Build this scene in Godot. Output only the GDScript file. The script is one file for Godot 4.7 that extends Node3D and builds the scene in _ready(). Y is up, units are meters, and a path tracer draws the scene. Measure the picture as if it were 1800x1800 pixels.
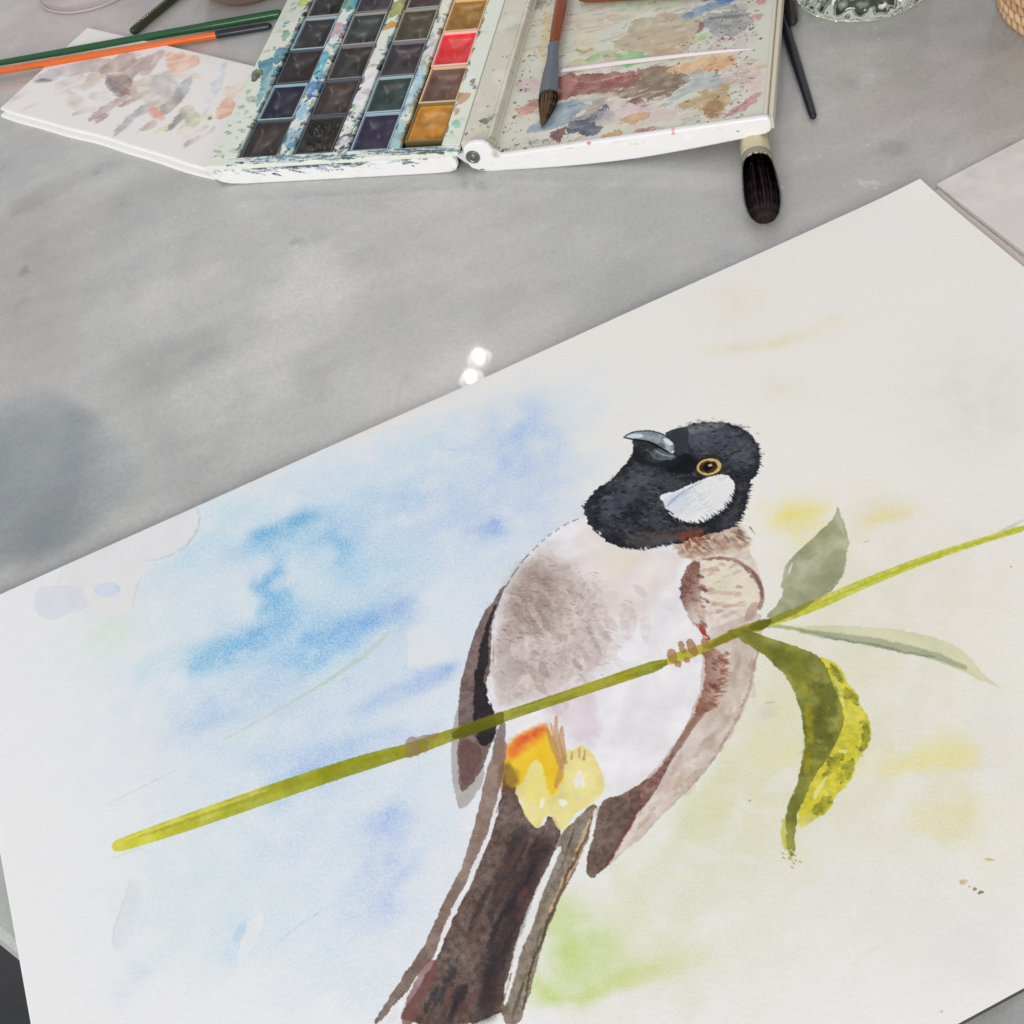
extends Node3D

# A watercolour of a perched bird drying on a marble table beside a well-used paint box.

var rng := RandomNumberGenerator.new()
var noises := []            # three tiling byte maps, 512 x 512: paper grain, brush-sized, puddle-sized
var lit := 0.82            # how bright white lies under this light

func _ready() -> void:
	rng.seed = 71
	var cam := Camera3D.new()
	cam.name = "camera"
	cam.fov = 41.912
	cam.near = 0.02
	cam.far = 40.0
	cam.transform = Transform3D(Basis(Vector3(0.95782, -0.18853, 0.21687), Vector3(0.28736, 0.62839, -0.72288), Vector3(-0.00000, 0.75471, 0.65606)), Vector3(0, 0.3642, 0))
	add_child(cam)
	cam.current = true

	var env := Environment.new()
	env.background_mode = Environment.BG_COLOR
	env.background_color = Color(0.985, 0.985, 1.0)
	env.background_energy_multiplier = 0.565
	env.tonemap_mode = Environment.TONE_MAPPER_LINEAR
	env.tonemap_exposure = 1.0
	env.sdfgi_enabled = true
	env.ssao_enabled = true
	env.ssil_enabled = true
	var we := WorldEnvironment.new()
	we.name = "environment"
	we.environment = env
	add_child(we)

	# the window behind the painter, and the twin spotlights mirrored in the marble
	window(Vector3(-0.7, 1.0, 1.6), Vector3(0, 0, -0.5), Vector2(1.3, 1.0), 3.0)
	ceiling_spot(Vector3(0.0052, 0.0000, -0.3996), 0.0, "upper of the twin white ceiling spotlights mirrored in the marble")
	ceiling_spot(Vector3(-0.0003, 0.0000, -0.3891), 0.0, "lower of the twin white ceiling spotlights mirrored in the marble beside the sheet edge")

	make_noises()
	table()
	sketchbook()
	paint_box()
	test_paper()
	brushes()
	vessels()

# ---------------------------------------------------------------- helpers

func tag(o: Node, label: String, category := "", group := "", kind := "") -> Node:
	if label: o.set_meta("label", label)
	if category: o.set_meta("category", category)
	if group: o.set_meta("group", group)
	if kind: o.set_meta("kind", kind)
	return o

func thing(called: String, label: String, category: String, xf := Transform3D(), group := "") -> Node3D:
	var o := Node3D.new()
	o.name = called
	o.transform = xf
	add_child(o, true)
	tag(o, label, category, group)
	return o

func part(called: String, mesh: Mesh, m: Material, parent: Node, xf := Transform3D()) -> MeshInstance3D:
	var o := MeshInstance3D.new()
	o.name = called
	o.mesh = mesh
	o.material_override = m
	o.transform = xf
	parent.add_child(o, true)
	return o

func ph(r: float, g: float, b: float) -> Color:      # a colour seen under this light -> the paint's own colour
	var c := Color(r / 255.0, g / 255.0, b / 255.0).srgb_to_linear()
	return Color(minf(c.r / lit, 0.93), minf(c.g / lit, 0.93), minf(c.b / lit, 0.93)).linear_to_srgb()

func mat(c: Color, rough := 0.6, spec := 0.5, coat := 0.0) -> StandardMaterial3D:
	var m := StandardMaterial3D.new()
	m.albedo_color = c
	m.roughness = rough
	m.metallic_specular = spec
	if coat > 0.0:
		m.clearcoat_enabled = true
		m.clearcoat = coat
		m.clearcoat_roughness = 0.08
	return m

func tex_mat(im: Image, rough := 0.6, spec := 0.5) -> StandardMaterial3D:
	var m := mat(Color.WHITE, rough, spec)
	m.albedo_texture = ImageTexture.create_from_image(im)
	return m

func pts(s: String) -> PackedVector2Array:
	var out := PackedVector2Array()
	for q in s.split(", "):
		var a := q.split_floats(" ")
		out.append(Vector2(a[0], a[1]))
	return out

func quad(st: SurfaceTool, a: Vector3, b: Vector3, c: Vector3, d: Vector3, uv: Array) -> void:   # clockwise seen from outside
	for k in [0, 1, 2, 0, 2, 3]:
		st.set_uv(uv[k])
		st.add_vertex([a, b, c, d][k])

# an extruded outline in x and z with bevelled upper edges; texture coordinates are x and z over uvs
func slab(poly_in: PackedVector2Array, y0: float, y1: float, bev: float, uvs := Vector2.ONE, uvo := Vector2.ZERO, st_in: SurfaceTool = null, wave := 0.0) -> ArrayMesh:
	var poly := poly_in.duplicate()
	if Geometry2D.is_polygon_clockwise(poly): poly.reverse()
	var n := poly.size()
	var ins := PackedVector2Array()
	for i in n:
		var e0 := (poly[i] - poly[(i + n - 1) % n]).normalized()
		var e1 := (poly[(i + 1) % n] - poly[i]).normalized()
		var n0 := Vector2(-e0.y, e0.x)
		var n1 := Vector2(-e1.y, e1.x)
		var m := (n0 + n1) / maxf(0.35, 1.0 + n0.dot(n1))
		ins.append(m)
	var test := poly[0] + ins[0] * 1e-5
	var sgn := 1.0
	var a0 := absf(area(poly))
	var shr := PackedVector2Array()
	for i in n: shr.append(poly[i] + ins[i] * 1e-4)
	if absf(area(shr)) > a0: sgn = -1.0
	var levels := [[y0, 0.0], [y1 - bev, 0.0], [y1 - bev * 0.3, bev * 0.3], [y1, bev]] if bev > 0.0 else [[y0, 0.0], [y1, 0.0]]
	var st := SurfaceTool.new() if st_in == null else st_in
	if st_in == null: st.begin(Mesh.PRIMITIVE_TRIANGLES)
	st.set_smooth_group(-1)
	for l in levels.size() - 1:
		for i in n:
			var j := (i + 1) % n
			var p: Array = []
			var u: Array = []
			for q in [[i, l], [i, l + 1], [j, l + 1], [j, l]]:
				var v: Vector2 = poly[q[0]] + ins[q[0]] * sgn * levels[q[1]][1]
				p.append(Vector3(v.x, levels[q[1]][0], v.y))
				u.append((v - uvo) / uvs + Vector2(0, (y1 - levels[q[1]][0]) / uvs.y))
			if sgn > 0: quad(st, p[3], p[2], p[1], p[0], [u[3], u[2], u[1], u[0]])
			else: quad(st, p[0], p[1], p[2], p[3], u)
	for top in [true, false]:
		var cap := PackedVector2Array()
		for i in n: cap.append(poly[i] + ins[i] * sgn * (bev if top else 0.0))
		var tri := Geometry2D.triangulate_polygon(cap)
		for k in range(0, tri.size(), 3):
			var q := [cap[tri[k]], cap[tri[k + 1]], cap[tri[k + 2]]]
			var up: bool = (q[1] - q[0]).cross(q[2] - q[0]) > 0.0     # in x,z seen from above this order is clockwise
			if up != top: q.reverse()
			for v in q:
				st.set_uv((v - uvo) / uvs)
				st.add_vertex(Vector3(v.x, y1 if top else y0, v.y))
	if st_in: return null
	st.generate_normals()
	return st.commit()

func area(p: PackedVector2Array) -> float:
	var s := 0.0
	for i in p.size(): s += p[i].cross(p[(i + 1) % p.size()])
	return s * 0.5

func rect(x0: float, z0: float, x1: float, z1: float, r := 0.0, k := 5) -> PackedVector2Array:
	if r <= 0.0: return PackedVector2Array([Vector2(x0, z0), Vector2(x1, z0), Vector2(x1, z1), Vector2(x0, z1)])
	var out := PackedVector2Array()
	for c in [[x1 - r, z1 - r, 0.0], [x0 + r, z1 - r, 90.0], [x0 + r, z0 + r, 180.0], [x1 - r, z0 + r, 270.0]]:
		for i in k + 1:
			var a := deg_to_rad(c[2] + 90.0 * i / k)
			out.append(Vector2(c[0] + cos(a) * r, c[1] + sin(a) * r))
	return out

# a round bar through points with a radius at each; closed at both ends
func tube(p: Array, r: Array, seg := 20, flat := 1.0, side := Vector3.UP) -> ArrayMesh:
	var st := SurfaceTool.new()
	st.begin(Mesh.PRIMITIVE_TRIANGLES)
	add_tube(st, p, r, seg, flat, side)
	return st.commit()

func add_tube(st: SurfaceTool, p: Array, r: Array, seg := 20, flat := 1.0, side := Vector3.UP) -> void:
	var rows := []
	var run := 0.0
	for i in p.size():
		var t: Vector3 = (p[mini(i + 1, p.size() - 1)] - p[maxi(i - 1, 0)]).normalized()
		var a := t.cross(side).normalized()
		var b := a.cross(t).normalized()
		if i: run += (p[i] - p[i - 1]).length()
		var dr := 0.0
		var dl := 0.0
		if i + 1 < p.size():
			dr += r[i + 1] - r[i]
			dl += (p[i + 1] - p[i]).length()
		if i > 0:
			dr += r[i] - r[i - 1]
			dl += (p[i] - p[i - 1]).length()
		var row := []
		for k in seg + 1:
			var ang := TAU * k / seg
			var out := a * cos(ang) + b * sin(ang) * flat
			var nn := (a * cos(ang) * flat + b * sin(ang)).normalized()
			row.append([p[i] + out * r[i], (nn * maxf(dl, 1e-6) - t * dr).normalized(), Vector2(float(k) / seg, run)])
		rows.append(row)
	for i in rows.size() - 1:
		for k in seg:
			for q in [[i, k], [i, k + 1], [i + 1, k + 1], [i, k], [i + 1, k + 1], [i + 1, k]]:
				var v: Array = rows[q[0]][q[1]]
				st.set_normal(v[1])
				st.set_uv(v[2])
				st.add_vertex(v[0])
	for e in [0, p.size() - 1]:
		var t2: Vector3 = (p[0] - p[1]).normalized() if e == 0 else (p[e] - p[e - 1]).normalized()
		for k in seg:
			var tri := [p[e], rows[e][k + 1][0], rows[e][k][0]] if e == 0 else [p[e], rows[e][k][0], rows[e][k + 1][0]]
			for v in tri:
				st.set_normal(t2)
				st.set_uv(Vector2(0.5, 0 if e == 0 else run))
				st.add_vertex(v)

# a turned body round y; lobes push the wall in and out
func lathe(prof: Array, seg := 64, lobes := 0, depth := 0.0, lo := 0.0, hi := 1.0, jitter := 0.0) -> ArrayMesh:
	var st := SurfaceTool.new()
	st.begin(Mesh.PRIMITIVE_TRIANGLES)
	st.set_smooth_group(0)
	var f := FastNoiseLite.new()
	f.seed = 5
	f.frequency = 90.0
	var grid := []
	for i in prof.size():
		var row := []
		for k in seg:
			var a := TAU * k / seg
			var r: float = prof[i].x
			var w := smoothstep(lo, lo + 0.003, prof[i].y) * (1.0 - smoothstep(hi - 0.003, hi, prof[i].y)) if r > 0.026 else 0.0
			r += depth * cos(a * lobes + prof[i].y * 250.0) * w
			if jitter > 0.0: r += jitter * f.get_noise_3d(cos(a) * 0.034, prof[i].y, sin(a) * 0.034) * w
			row.append(Vector3(cos(a) * r, prof[i].y, sin(a) * r))
		grid.append(row)
	for i in prof.size() - 1:
		for k in seg:
			var a: Vector3 = grid[i][k]
			var b: Vector3 = grid[i + 1][k]
			var c: Vector3 = grid[i + 1][(k + 1) % seg]
			var d: Vector3 = grid[i][(k + 1) % seg]
			quad(st, a, d, c, b, [Vector2(float(k) / seg, i), Vector2(float(k + 1) / seg, i), Vector2(float(k + 1) / seg, i + 1), Vector2(float(k) / seg, i + 1)])
	st.index()
	st.generate_normals()
	return st.commit()

# ---------------------------------------------------------------- lights

func window(at: Vector3, look: Vector3, size: Vector2, energy: float) -> void:
	var o := thing("window", "bright white window behind the painter, facing the table", "window", Transform3D(Basis(), at).looking_at(look, Vector3.UP))
	var fm := mat(Color(0.7, 0.7, 0.7), 0.5)
	for b in [[-0.5, 0.46, 0.5, 0.52], [-0.5, -0.52, 0.5, -0.46], [-0.56, -0.52, -0.5, 0.52], [0.5, -0.52, 0.56, 0.52]]:
		part("frame", slab(PackedVector2Array([Vector2(b[0] * size.x, b[1] * size.y), Vector2(b[2] * size.x, b[1] * size.y), Vector2(b[2] * size.x, b[3] * size.y), Vector2(b[0] * size.x, b[3] * size.y)]), -0.05, 0.0, 0.002), fm, o, Transform3D(FRONT, Vector3.ZERO))
	var gm := mat(Color.WHITE, 0.8)
	gm.emission_enabled = true
	gm.emission = Color(1.0, 0.99, 0.97)
	gm.emission_energy_multiplier = 1.2
	part("glowing_pane", slab_box(Vector3(-size.x / 2, 0.002, -size.y * 0.46), Vector3(size.x / 2, 0.006, size.y * 0.46)), gm, o, Transform3D(FRONT, Vector3.ZERO))
	var l := AreaLight3D.new()
	l.name = "window_light"
	l.area_size = size * 0.9
	l.light_color = Color(1.0, 0.99, 0.97)
	l.light_energy = energy
	l.area_range = 8.0
	l.area_attenuation = 2.0
	l.shadow_enabled = true
	o.add_child(l)

func slab_box(a: Vector3, b: Vector3) -> Mesh:
	var st := SurfaceTool.new()
	st.begin(Mesh.PRIMITIVE_TRIANGLES)
	slab(rect(a.x, a.z, b.x, b.z), a.y, b.y, 0.0, Vector2.ONE, Vector2.ZERO, st)
	st.generate_normals()
	return st.commit()

func ceiling_spot(on_table: Vector3, _turn: float, label: String) -> void:
	# mirrored in the table top at that point, 1.9 m above it
	var eye := Vector3(0, 0.3642, 0)
	var d := on_table - eye
	var at := on_table + Vector3(d.x, -d.y, d.z) * (1.9 / 0.3642)
	var o := thing("ceiling_spotlight", label, "spotlight", Transform3D(Basis(), at), "twin ceiling spotlights")
	var body := lathe([Vector2(0.0, 0.12), Vector2(0.034, 0.12), Vector2(0.036, 0.1), Vector2(0.036, 0.0), Vector2(0.031, -0.004), Vector2(0.029, 0.004), Vector2(0.027, 0.02), Vector2(0.0, 0.03)], 28)
	part("housing", body, mat(Color(0.35, 0.35, 0.35), 0.4), o)
	var gm := mat(Color.WHITE, 0.5)
	gm.emission_enabled = true
	gm.emission = Color(1.0, 0.96, 0.88)
	gm.emission_energy_multiplier = 6.0
	part("glowing_lens", lathe([Vector2(0.0, -0.002), Vector2(0.006, -0.001), Vector2(0.0100, 0.004), Vector2(0.0100, 0.012), Vector2(0.0, 0.014)], 28), gm, o)
	var l := OmniLight3D.new()
	l.name = "spot_light"
	l.position = Vector3(0, -0.012, 0)
	l.light_color = Color(1.0, 0.96, 0.9)
	l.light_energy = 0.16
	l.light_size = 0.0
	l.omni_range = 8.0
	l.omni_attenuation = 2.0
	l.shadow_enabled = true
	o.add_child(l)

# ---------------------------------------------------------------- watercolour on a canvas of bytes

func make_noises() -> void:
	for q in [[0.32, 2, 3], [0.07, 3, 7], [0.016, 4, 11]]:
		var f := FastNoiseLite.new()
		f.noise_type = FastNoiseLite.TYPE_SIMPLEX_SMOOTH
		f.frequency = q[0]
		f.fractal_octaves = q[1]
		f.seed = q[2]
		noises.append(f.get_seamless_image(512, 512, false, false, 0.15, true).get_data())

class Sheet:
	var w: int
	var h: int
	var s: float               # texels per millimetre
	var px: PackedByteArray
	var no: Array
	var rng: RandomNumberGenerator
	var crinkle := 2.5         # texels by which small noise roughens an outline
	var wobble := 0.07         # and by which large noise bends it, as a share of its size
	var wmax := 5.0
	var mottle := 0.3
	var grain := 0.25

	func _init(size_mm: Vector2, scale: float, base: Color, noise: Array, r: RandomNumberGenerator):
		w = int(size_mm.x * scale)
		h = int(size_mm.y * scale)
		s = scale
		no = noise
		rng = r
		var im := Image.create_empty(w, h, false, Image.FORMAT_RGB8)
		im.fill(base)
		px = im.get_data()

	func image() -> Image:
		return Image.create_from_data(w, h, false, Image.FORMAT_RGB8, px)

	static func smooth(p: PackedVector2Array, closed := true) -> PackedVector2Array:
		var out := PackedVector2Array()
		var n := p.size()
		if not closed: out.append(p[0])
		for i in (n if closed else n - 1):
			var a := p[i]
			var b := p[(i + 1) % n]
			out.append(a.lerp(b, 0.25))
			out.append(a.lerp(b, 0.75))
		if not closed: out.append(p[n - 1])
		return out

	# one wash of colour inside an outline (millimetres).  blur: halvings of the mask; hard: how crisp the edge is;
	# ragged: how far noise eats the edge; gran: pigment settling in the paper grain; rim: darker drying line; col2: second colour mixed in by noise or along a line
	func wash(poly_mm: PackedVector2Array, col: Color, a: float, o := {}) -> void:
		var poly := smooth(poly_mm) if o.get("smooth", true) else poly_mm
		var blur: int = o.get("blur", 1)
		var hard: float = o.get("hard", 2.0)
		var ragged: float = o.get("ragged", 0.25)
		var rk: int = o.get("rk", 0)
		var gran: float = o.get("gran", grain)
		var rim: float = o.get("rim", 0.0)
		var c2: Color = o.get("col2", col)
		var vk: int = o.get("vk", 1)
		var vsh: int = o.get("vsh", 0)
		var mul: bool = o.get("mul", false)
		var grad: bool = o.has("from")
		var g0 := Vector2.ZERO
		var gd := Vector2.ZERO
		if grad:
			g0 = o["from"] * s
			var gv: Vector2 = (o["to"] - o["from"]) * s
			gd = gv / gv.length_squared()
		var mott: float = o.get("mott", mottle) / 128.0
		var fade: float = o.get("fade", 1.0)       # opacity at the far end of the gradient
		var lo := Vector2(1e9, 1e9)
		var hi := Vector2(-1e9, -1e9)
		var q := PackedVector2Array()
		for p in poly:
			q.append(p * s)
			lo = lo.min(p * s)
			hi = hi.max(p * s)
		var span := minf(hi.x - lo.x, hi.y - lo.y)
		var warp: float = o.get("warp", minf(wmax, wobble * span)) / 80.0
		var crk: float = o.get("crinkle", crinkle) / 64.0
		var pad := (3 << blur) + int(warp * 80.0 + crk * 64.0) + 1
		var x0 := maxi(0, int(lo.x) - pad)
		var y0 := maxi(0, int(lo.y) - pad)
		var x1 := mini(w, int(hi.x) + pad + 1)
		var y1 := mini(h, int(hi.y) + pad + 1)
		if x1 <= x0 or y1 <= y0: return
		var step := 1 << blur
		var mw := ((x1 - x0 + step - 1) / step) * step
		var mh := ((y1 - y0 + step - 1) / step) * step
		var m := Image.create_empty(mw, mh, false, Image.FORMAT_L8)
		var n := q.size()
		for y in mh:
			var yy := y0 + y + 0.5
			var xs := []
			for i in n:
				var pa := q[i]
				var pb := q[(i + 1) % n]
				if (pa.y <= yy) != (pb.y <= yy):
					xs.append(pa.x + (yy - pa.y) / (pb.y - pa.y) * (pb.x - pa.x))
			xs.sort()
			for k in range(0, xs.size() - 1, 2):
				var xa := clampi(int(round(xs[k])) - x0, 0, mw)
				var xb := clampi(int(round(xs[k + 1])) - x0, 0, mw)
				if xb > xa: m.fill_rect(Rect2i(xa, y, xb - xa, 1), Color.WHITE)
		if blur > 0:
			for k in blur: m.resize(m.get_width() / 2, m.get_height() / 2, Image.INTERPOLATE_BILINEAR)
			m.resize(mw, mh, Image.INTERPOLATE_CUBIC if blur > 1 else Image.INTERPOLATE_BILINEAR)
		var mb := m.get_data()
		var nr: PackedByteArray = no[rk]
		var ng: PackedByteArray = no[0]
		var nv: PackedByteArray = no[vk]
		var r1 := col.r * 255.0
		var gg1 := col.g * 255.0
		var b1 := col.b * 255.0
		var cr := r1
		var cg := gg1
		var cb := b1
		var dr := c2.r * 255.0 - r1
		var dg := c2.g * 255.0 - gg1
		var db := c2.b * 255.0 - b1
		var rag := ragged / 128.0
		var gk := gran / 128.0
		var ox: int = (x0 * 7 + n * 31) & 511
		var nm: PackedByteArray = no[1]
		var nc: PackedByteArray = no[2]
		var last := mw * mh - 1
		for y in mini(mh, y1 - y0):
			var Y := y0 + y
			var row := y * mw
			var nrow := (Y & 511) << 9
			var vrow := ((Y >> vsh) & 511) << 9
			for x in mini(mw, x1 - x0):
				var X := x0 + x
				var ni := nrow | ((X + ox) & 511)
				var n1 := nm[ni] - 128
				var c0 := nc[ni] - 128
				var mm := mb[clampi(row + x + int(n1 * crk + c0 * warp) + int((nm[(ni + 70117) & 262143] - 128) * crk + (nc[(ni + 70117) & 262143] - 128) * warp) * mw, 0, last)]
				if mm == 0: continue
				var e := (mm / 255.0 - 0.5 + (nr[ni] - 128) * rag) * hard + 0.5
				if e <= 0.0: continue
				if e > 1.0: e = 1.0
				var t := a * e * (1.0 + (ng[nrow | (X & 511)] - 128) * gk + (n1 * 0.5 + c0) * mott)
				if rim > 0.0:
					t *= 1.0 + rim * clampf(1.6 - absf(mm - 128) / 55.0, 0.0, 1.0) - rim * 0.25
				var v := clampf((nv[vrow | ((X >> vsh) & 511)] - 80) / 95.0, 0.0, 1.0)
				if grad:
					var gt := clampf((X - g0.x) * gd.x + (Y - g0.y) * gd.y, 0.0, 1.0)
					t *= 1.0 + (fade - 1.0) * gt
					v = clampf(gt + (v - 0.5) * 0.35, 0.0, 1.0)
				if t <= 0.003: continue
				if t > 1.0: t = 1.0
				var i3 := (Y * w + X) * 3
				var sh := 1.0 - c0 * mott * 0.35
				r1 = cr * sh
				gg1 = cg * sh
				b1 = cb * sh
				if mul:
					px[i3] = clampi(int(px[i3] * (1.0 - t + t * (r1 + dr * v) / 255.0) + 0.5), 0, 255)
					px[i3 + 1] = clampi(int(px[i3 + 1] * (1.0 - t + t * (gg1 + dg * v) / 255.0) + 0.5), 0, 255)
					px[i3 + 2] = clampi(int(px[i3 + 2] * (1.0 - t + t * (b1 + db * v) / 255.0) + 0.5), 0, 255)
				else:
					px[i3] = clampi(int(px[i3] + (r1 + dr * v - px[i3]) * t + 0.5), 0, 255)
					px[i3 + 1] = clampi(int(px[i3 + 1] + (gg1 + dg * v - px[i3 + 1]) * t + 0.5), 0, 255)
					px[i3 + 2] = clampi(int(px[i3 + 2] + (b1 + db * v - px[i3 + 2]) * t + 0.5), 0, 255)

	# a brush stroke: a line with a width at its start, middle and end
	func stroke(line_mm: PackedVector2Array, w0: float, w1: float, w2: float, col: Color, a: float, o := {}) -> void:
		var l := line_mm
		if l.size() > 2: l = smooth(smooth(l, false), false)
		var left := PackedVector2Array()
		var right := PackedVector2Array()
		for i in l.size():
			var t := (l[mini(i + 1, l.size() - 1)] - l[maxi(i - 1, 0)]).normalized()
			var k := float(i) / (l.size() - 1)
			var ww := lerpf(w0, w1, k * 2.0) if k < 0.5 else lerpf(w1, w2, k * 2.0 - 1.0)
			left.append(l[i] + Vector2(-t.y, t.x) * ww * 0.5)
			right.append(l[i] - Vector2(-t.y, t.x) * ww * 0.5)
		right.reverse()
		left.append_array(right)
		var o2 := o.duplicate()
		o2["smooth"] = false
		wash(left, col, a, o2)

	# a fine tapering hair
	func hair(p: Vector2, q: Vector2, wid: float, col: Color, a: float) -> void:
		var A := p * s
		var B := q * s
		var steps := maxi(2, int((B - A).length() * 1.3))
		for i in steps + 1:
			var k := float(i) / steps
			var c := A.lerp(B, k)
			var r := wid * s * 0.5 * (1.0 - k * 0.8)
			for yy in range(int(c.y - r - 1), int(c.y + r + 2)):
				for xx in range(int(c.x - r - 1), int(c.x + r + 2)):
					if xx < 0 or yy < 0 or xx >= w or yy >= h: continue
					var t := clampf(r + 0.5 - Vector2(xx, yy).distance_to(c), 0.0, 1.0) * a
					if t <= 0.0: continue
					var i3 := (yy * w + xx) * 3
					px[i3] = int(lerpf(px[i3], col.r * 255.0, t))
					px[i3 + 1] = int(lerpf(px[i3 + 1], col.g * 255.0, t))
					px[i3 + 2] = int(lerpf(px[i3 + 2], col.b * 255.0, t))

	# hairs along an edge, all leaning by dir
	func fringe(line_mm: PackedVector2Array, dir: Vector2, gap: float, wid: float, col: Color, a: float) -> void:
		for i in line_mm.size() - 1:
			var n := maxi(1, int((line_mm[i + 1] - line_mm[i]).length() / gap))
			for k in n:
				var p := line_mm[i].lerp(line_mm[i + 1], (k + rng.randf()) / n)
				var d := dir.rotated(rng.randf_range(-0.45, 0.45)) * rng.randf_range(0.5, 1.25)
				hair(p - d * 0.4, p + d * 0.6, wid * rng.randf_range(0.7, 1.3), col, a * rng.randf_range(0.6, 1.0))

	func blot(c: Vector2, rx: float, ry: float, ang: float, col: Color, a: float, o := {}) -> void:
		var p := PackedVector2Array()
		var n := 14
		var k0 := rng.randf() * 9.0
		for i in n:
			var t := TAU * i / n
			var r := 1.0 + 0.22 * sin(t * 2.0 + k0) + 0.16 * sin(t * 3.0 + k0 * 2.3) + 0.1 * rng.randf_range(-1, 1)
			p.append(c + Vector2(cos(t) * rx * r, sin(t) * ry * r).rotated(ang))
		wash(p, col, a, o)

# ---------------------------------------------------------------- the table

func table() -> void:
	# soft clouds of a grey marble, one tile of 0.95 m
	var n := 1024
	var k := n / 0.95
	var big := FastNoiseLite.new()
	big.seed = 12
	big.frequency = 0.0035
	big.fractal_octaves = 4
	big.domain_warp_enabled = true
	big.domain_warp_amplitude = 60.0
	big.domain_warp_frequency = 0.006
	var cl: PackedByteArray = big.get_seamless_image(n, n, false, false, 0.2, true).get_data()
	var fine := FastNoiseLite.new()
	fine.seed = 4
	fine.frequency = 0.03
	fine.fractal_octaves = 5
	fine.fractal_gain = 0.62
	fine.domain_warp_enabled = true
	fine.domain_warp_amplitude = 14.0
	var fi: PackedByteArray = fine.get_seamless_image(n, n, false, false, 0.2, true).get_data()
	# broad tones of the stone, some reflection and warm light painted in, in millimetres: x, z, half length, half width, turn, r, g, b, strength
	var base := Image.create_empty(256, 256, false, Image.FORMAT_RGBF)
	base.fill(Color(176, 177, 176))
	var kb := 256 / 950.0
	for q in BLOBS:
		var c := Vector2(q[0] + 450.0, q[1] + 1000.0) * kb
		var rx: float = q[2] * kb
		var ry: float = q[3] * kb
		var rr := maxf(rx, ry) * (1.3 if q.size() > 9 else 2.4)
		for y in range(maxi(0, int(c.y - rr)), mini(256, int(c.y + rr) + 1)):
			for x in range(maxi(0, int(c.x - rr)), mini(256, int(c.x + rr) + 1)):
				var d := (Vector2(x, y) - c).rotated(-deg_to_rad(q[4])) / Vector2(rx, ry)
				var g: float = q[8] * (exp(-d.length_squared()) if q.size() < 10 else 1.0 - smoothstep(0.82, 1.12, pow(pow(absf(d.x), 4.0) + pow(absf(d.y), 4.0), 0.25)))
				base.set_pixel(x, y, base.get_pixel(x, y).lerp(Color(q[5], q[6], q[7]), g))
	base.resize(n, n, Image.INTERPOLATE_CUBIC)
	# a dark bluish reflection painted into the stone at the left, then the marble's clouds
	var sheet := Sheet.new(Vector2(950, 950), n / 950.0 + 0.0001, Color.WHITE, noises, rng)
	sheet.w = n
	sheet.h = n
	var bytes := base.get_data().to_float32_array()
	sheet.px.resize(n * n * 3)
	for i in n * n * 3: sheet.px[i] = int(bytes[i])
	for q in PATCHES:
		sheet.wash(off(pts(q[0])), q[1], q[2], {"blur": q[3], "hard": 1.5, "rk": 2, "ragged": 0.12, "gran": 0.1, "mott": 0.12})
	var bf := sheet.px
	var out := PackedByteArray()
	out.resize(n * n * 3)
	var lut := PackedByteArray()
	for i in 256:
		lut.append(int(ph(i * 1.0, i * 1.0, i * 1.0).r * 255.0 + 0.5))
	var ng: PackedByteArray = noises[0]
	for y in n:
		for x in n:
			var i := y * n + x
			var st := fi[((y * 2 + x / 3) & 1023) * n + ((x / 2) & 1023)] - 128
			var v := (cl[i] - 128) * 0.11 + (fi[i] - 128) * 0.06 + st * 0.04 + (ng[((y & 511) << 9) | (x & 511)] - 128) * 0.045
			if fi[i] > 214: v += (fi[i] - 214) * 0.25
			if fi[i] < 52: v -= (52 - fi[i]) * 0.3
			if cl[i] < 60: v -= (60 - cl[i]) * 0.12
			var j := i * 3
			out[j] = lut[clampi(int(bf[j] + v), 0, 255)]
			out[j + 1] = lut[clampi(int(bf[j + 1] + v), 0, 255)]
			out[j + 2] = lut[clampi(int(bf[j + 2] + v * 0.96), 0, 255)]
	var im := Image.create_from_data(n, n, false, Image.FORMAT_RGB8, out)
	im.resize(2048, 2048, Image.INTERPOLATE_CUBIC)
	im.convert(Image.FORMAT_RGBA8)
	var grain := Image.create_from_data(512, 512, false, Image.FORMAT_L8, noises[0])
	var gr := Image.create_empty(512, 512, false, Image.FORMAT_RGBA8)
	for y in 512:
		for x in 512:
			var g := grain.get_pixel(x, y).r
			gr.set_pixel(x, y, Color(1, 1, 1, (g - 0.5) * 0.11) if g > 0.5 else Color(0.2, 0.2, 0.2, (0.5 - g) * 0.15))
	for y in 4:
		for x in 4: im.blend_rect(gr, Rect2i(0, 0, 512, 512), Vector2i(x * 512, y * 512))
	# white crumbs and dried drops near the brushes
	for i in 46:
		var p := Vector2(rng.randf_range(120, 300), rng.randf_range(-560, -390))
		var sz := rng.randi_range(1, 3)
		im.blend_rect(solid(sz + 1, sz, Color(1, 1, 1, rng.randf_range(0.1, 0.34))), Rect2i(0, 0, sz + 1, sz), Vector2i((p + Vector2(450, 1000)) * (2048 / 950.0)))
	for i in 60:
		var p := Vector2(rng.randf_range(-260, 160), rng.randf_range(-640, -300))
		im.blend_rect(solid(2, 1, Color(1, 1, 1, rng.randf_range(0.06, 0.22))), Rect2i(0, 0, 2, 1), Vector2i((p + Vector2(450, 1000)) * (2048 / 950.0)))
	var m := tex_mat(im, 0.3, 0.5)
	m.clearcoat_enabled = true
	m.clearcoat = 0.55
	m.clearcoat_roughness = 0.02
	var rn := FastNoiseLite.new()
	rn.seed = 33
	rn.frequency = 0.03
	rn.fractal_octaves = 3
	var rt := NoiseTexture2D.new()
	rt.width = 512
	rt.height = 512
	rt.seamless = true
	rt.as_normal_map = true
	rt.bump_strength = 1.0
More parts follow.
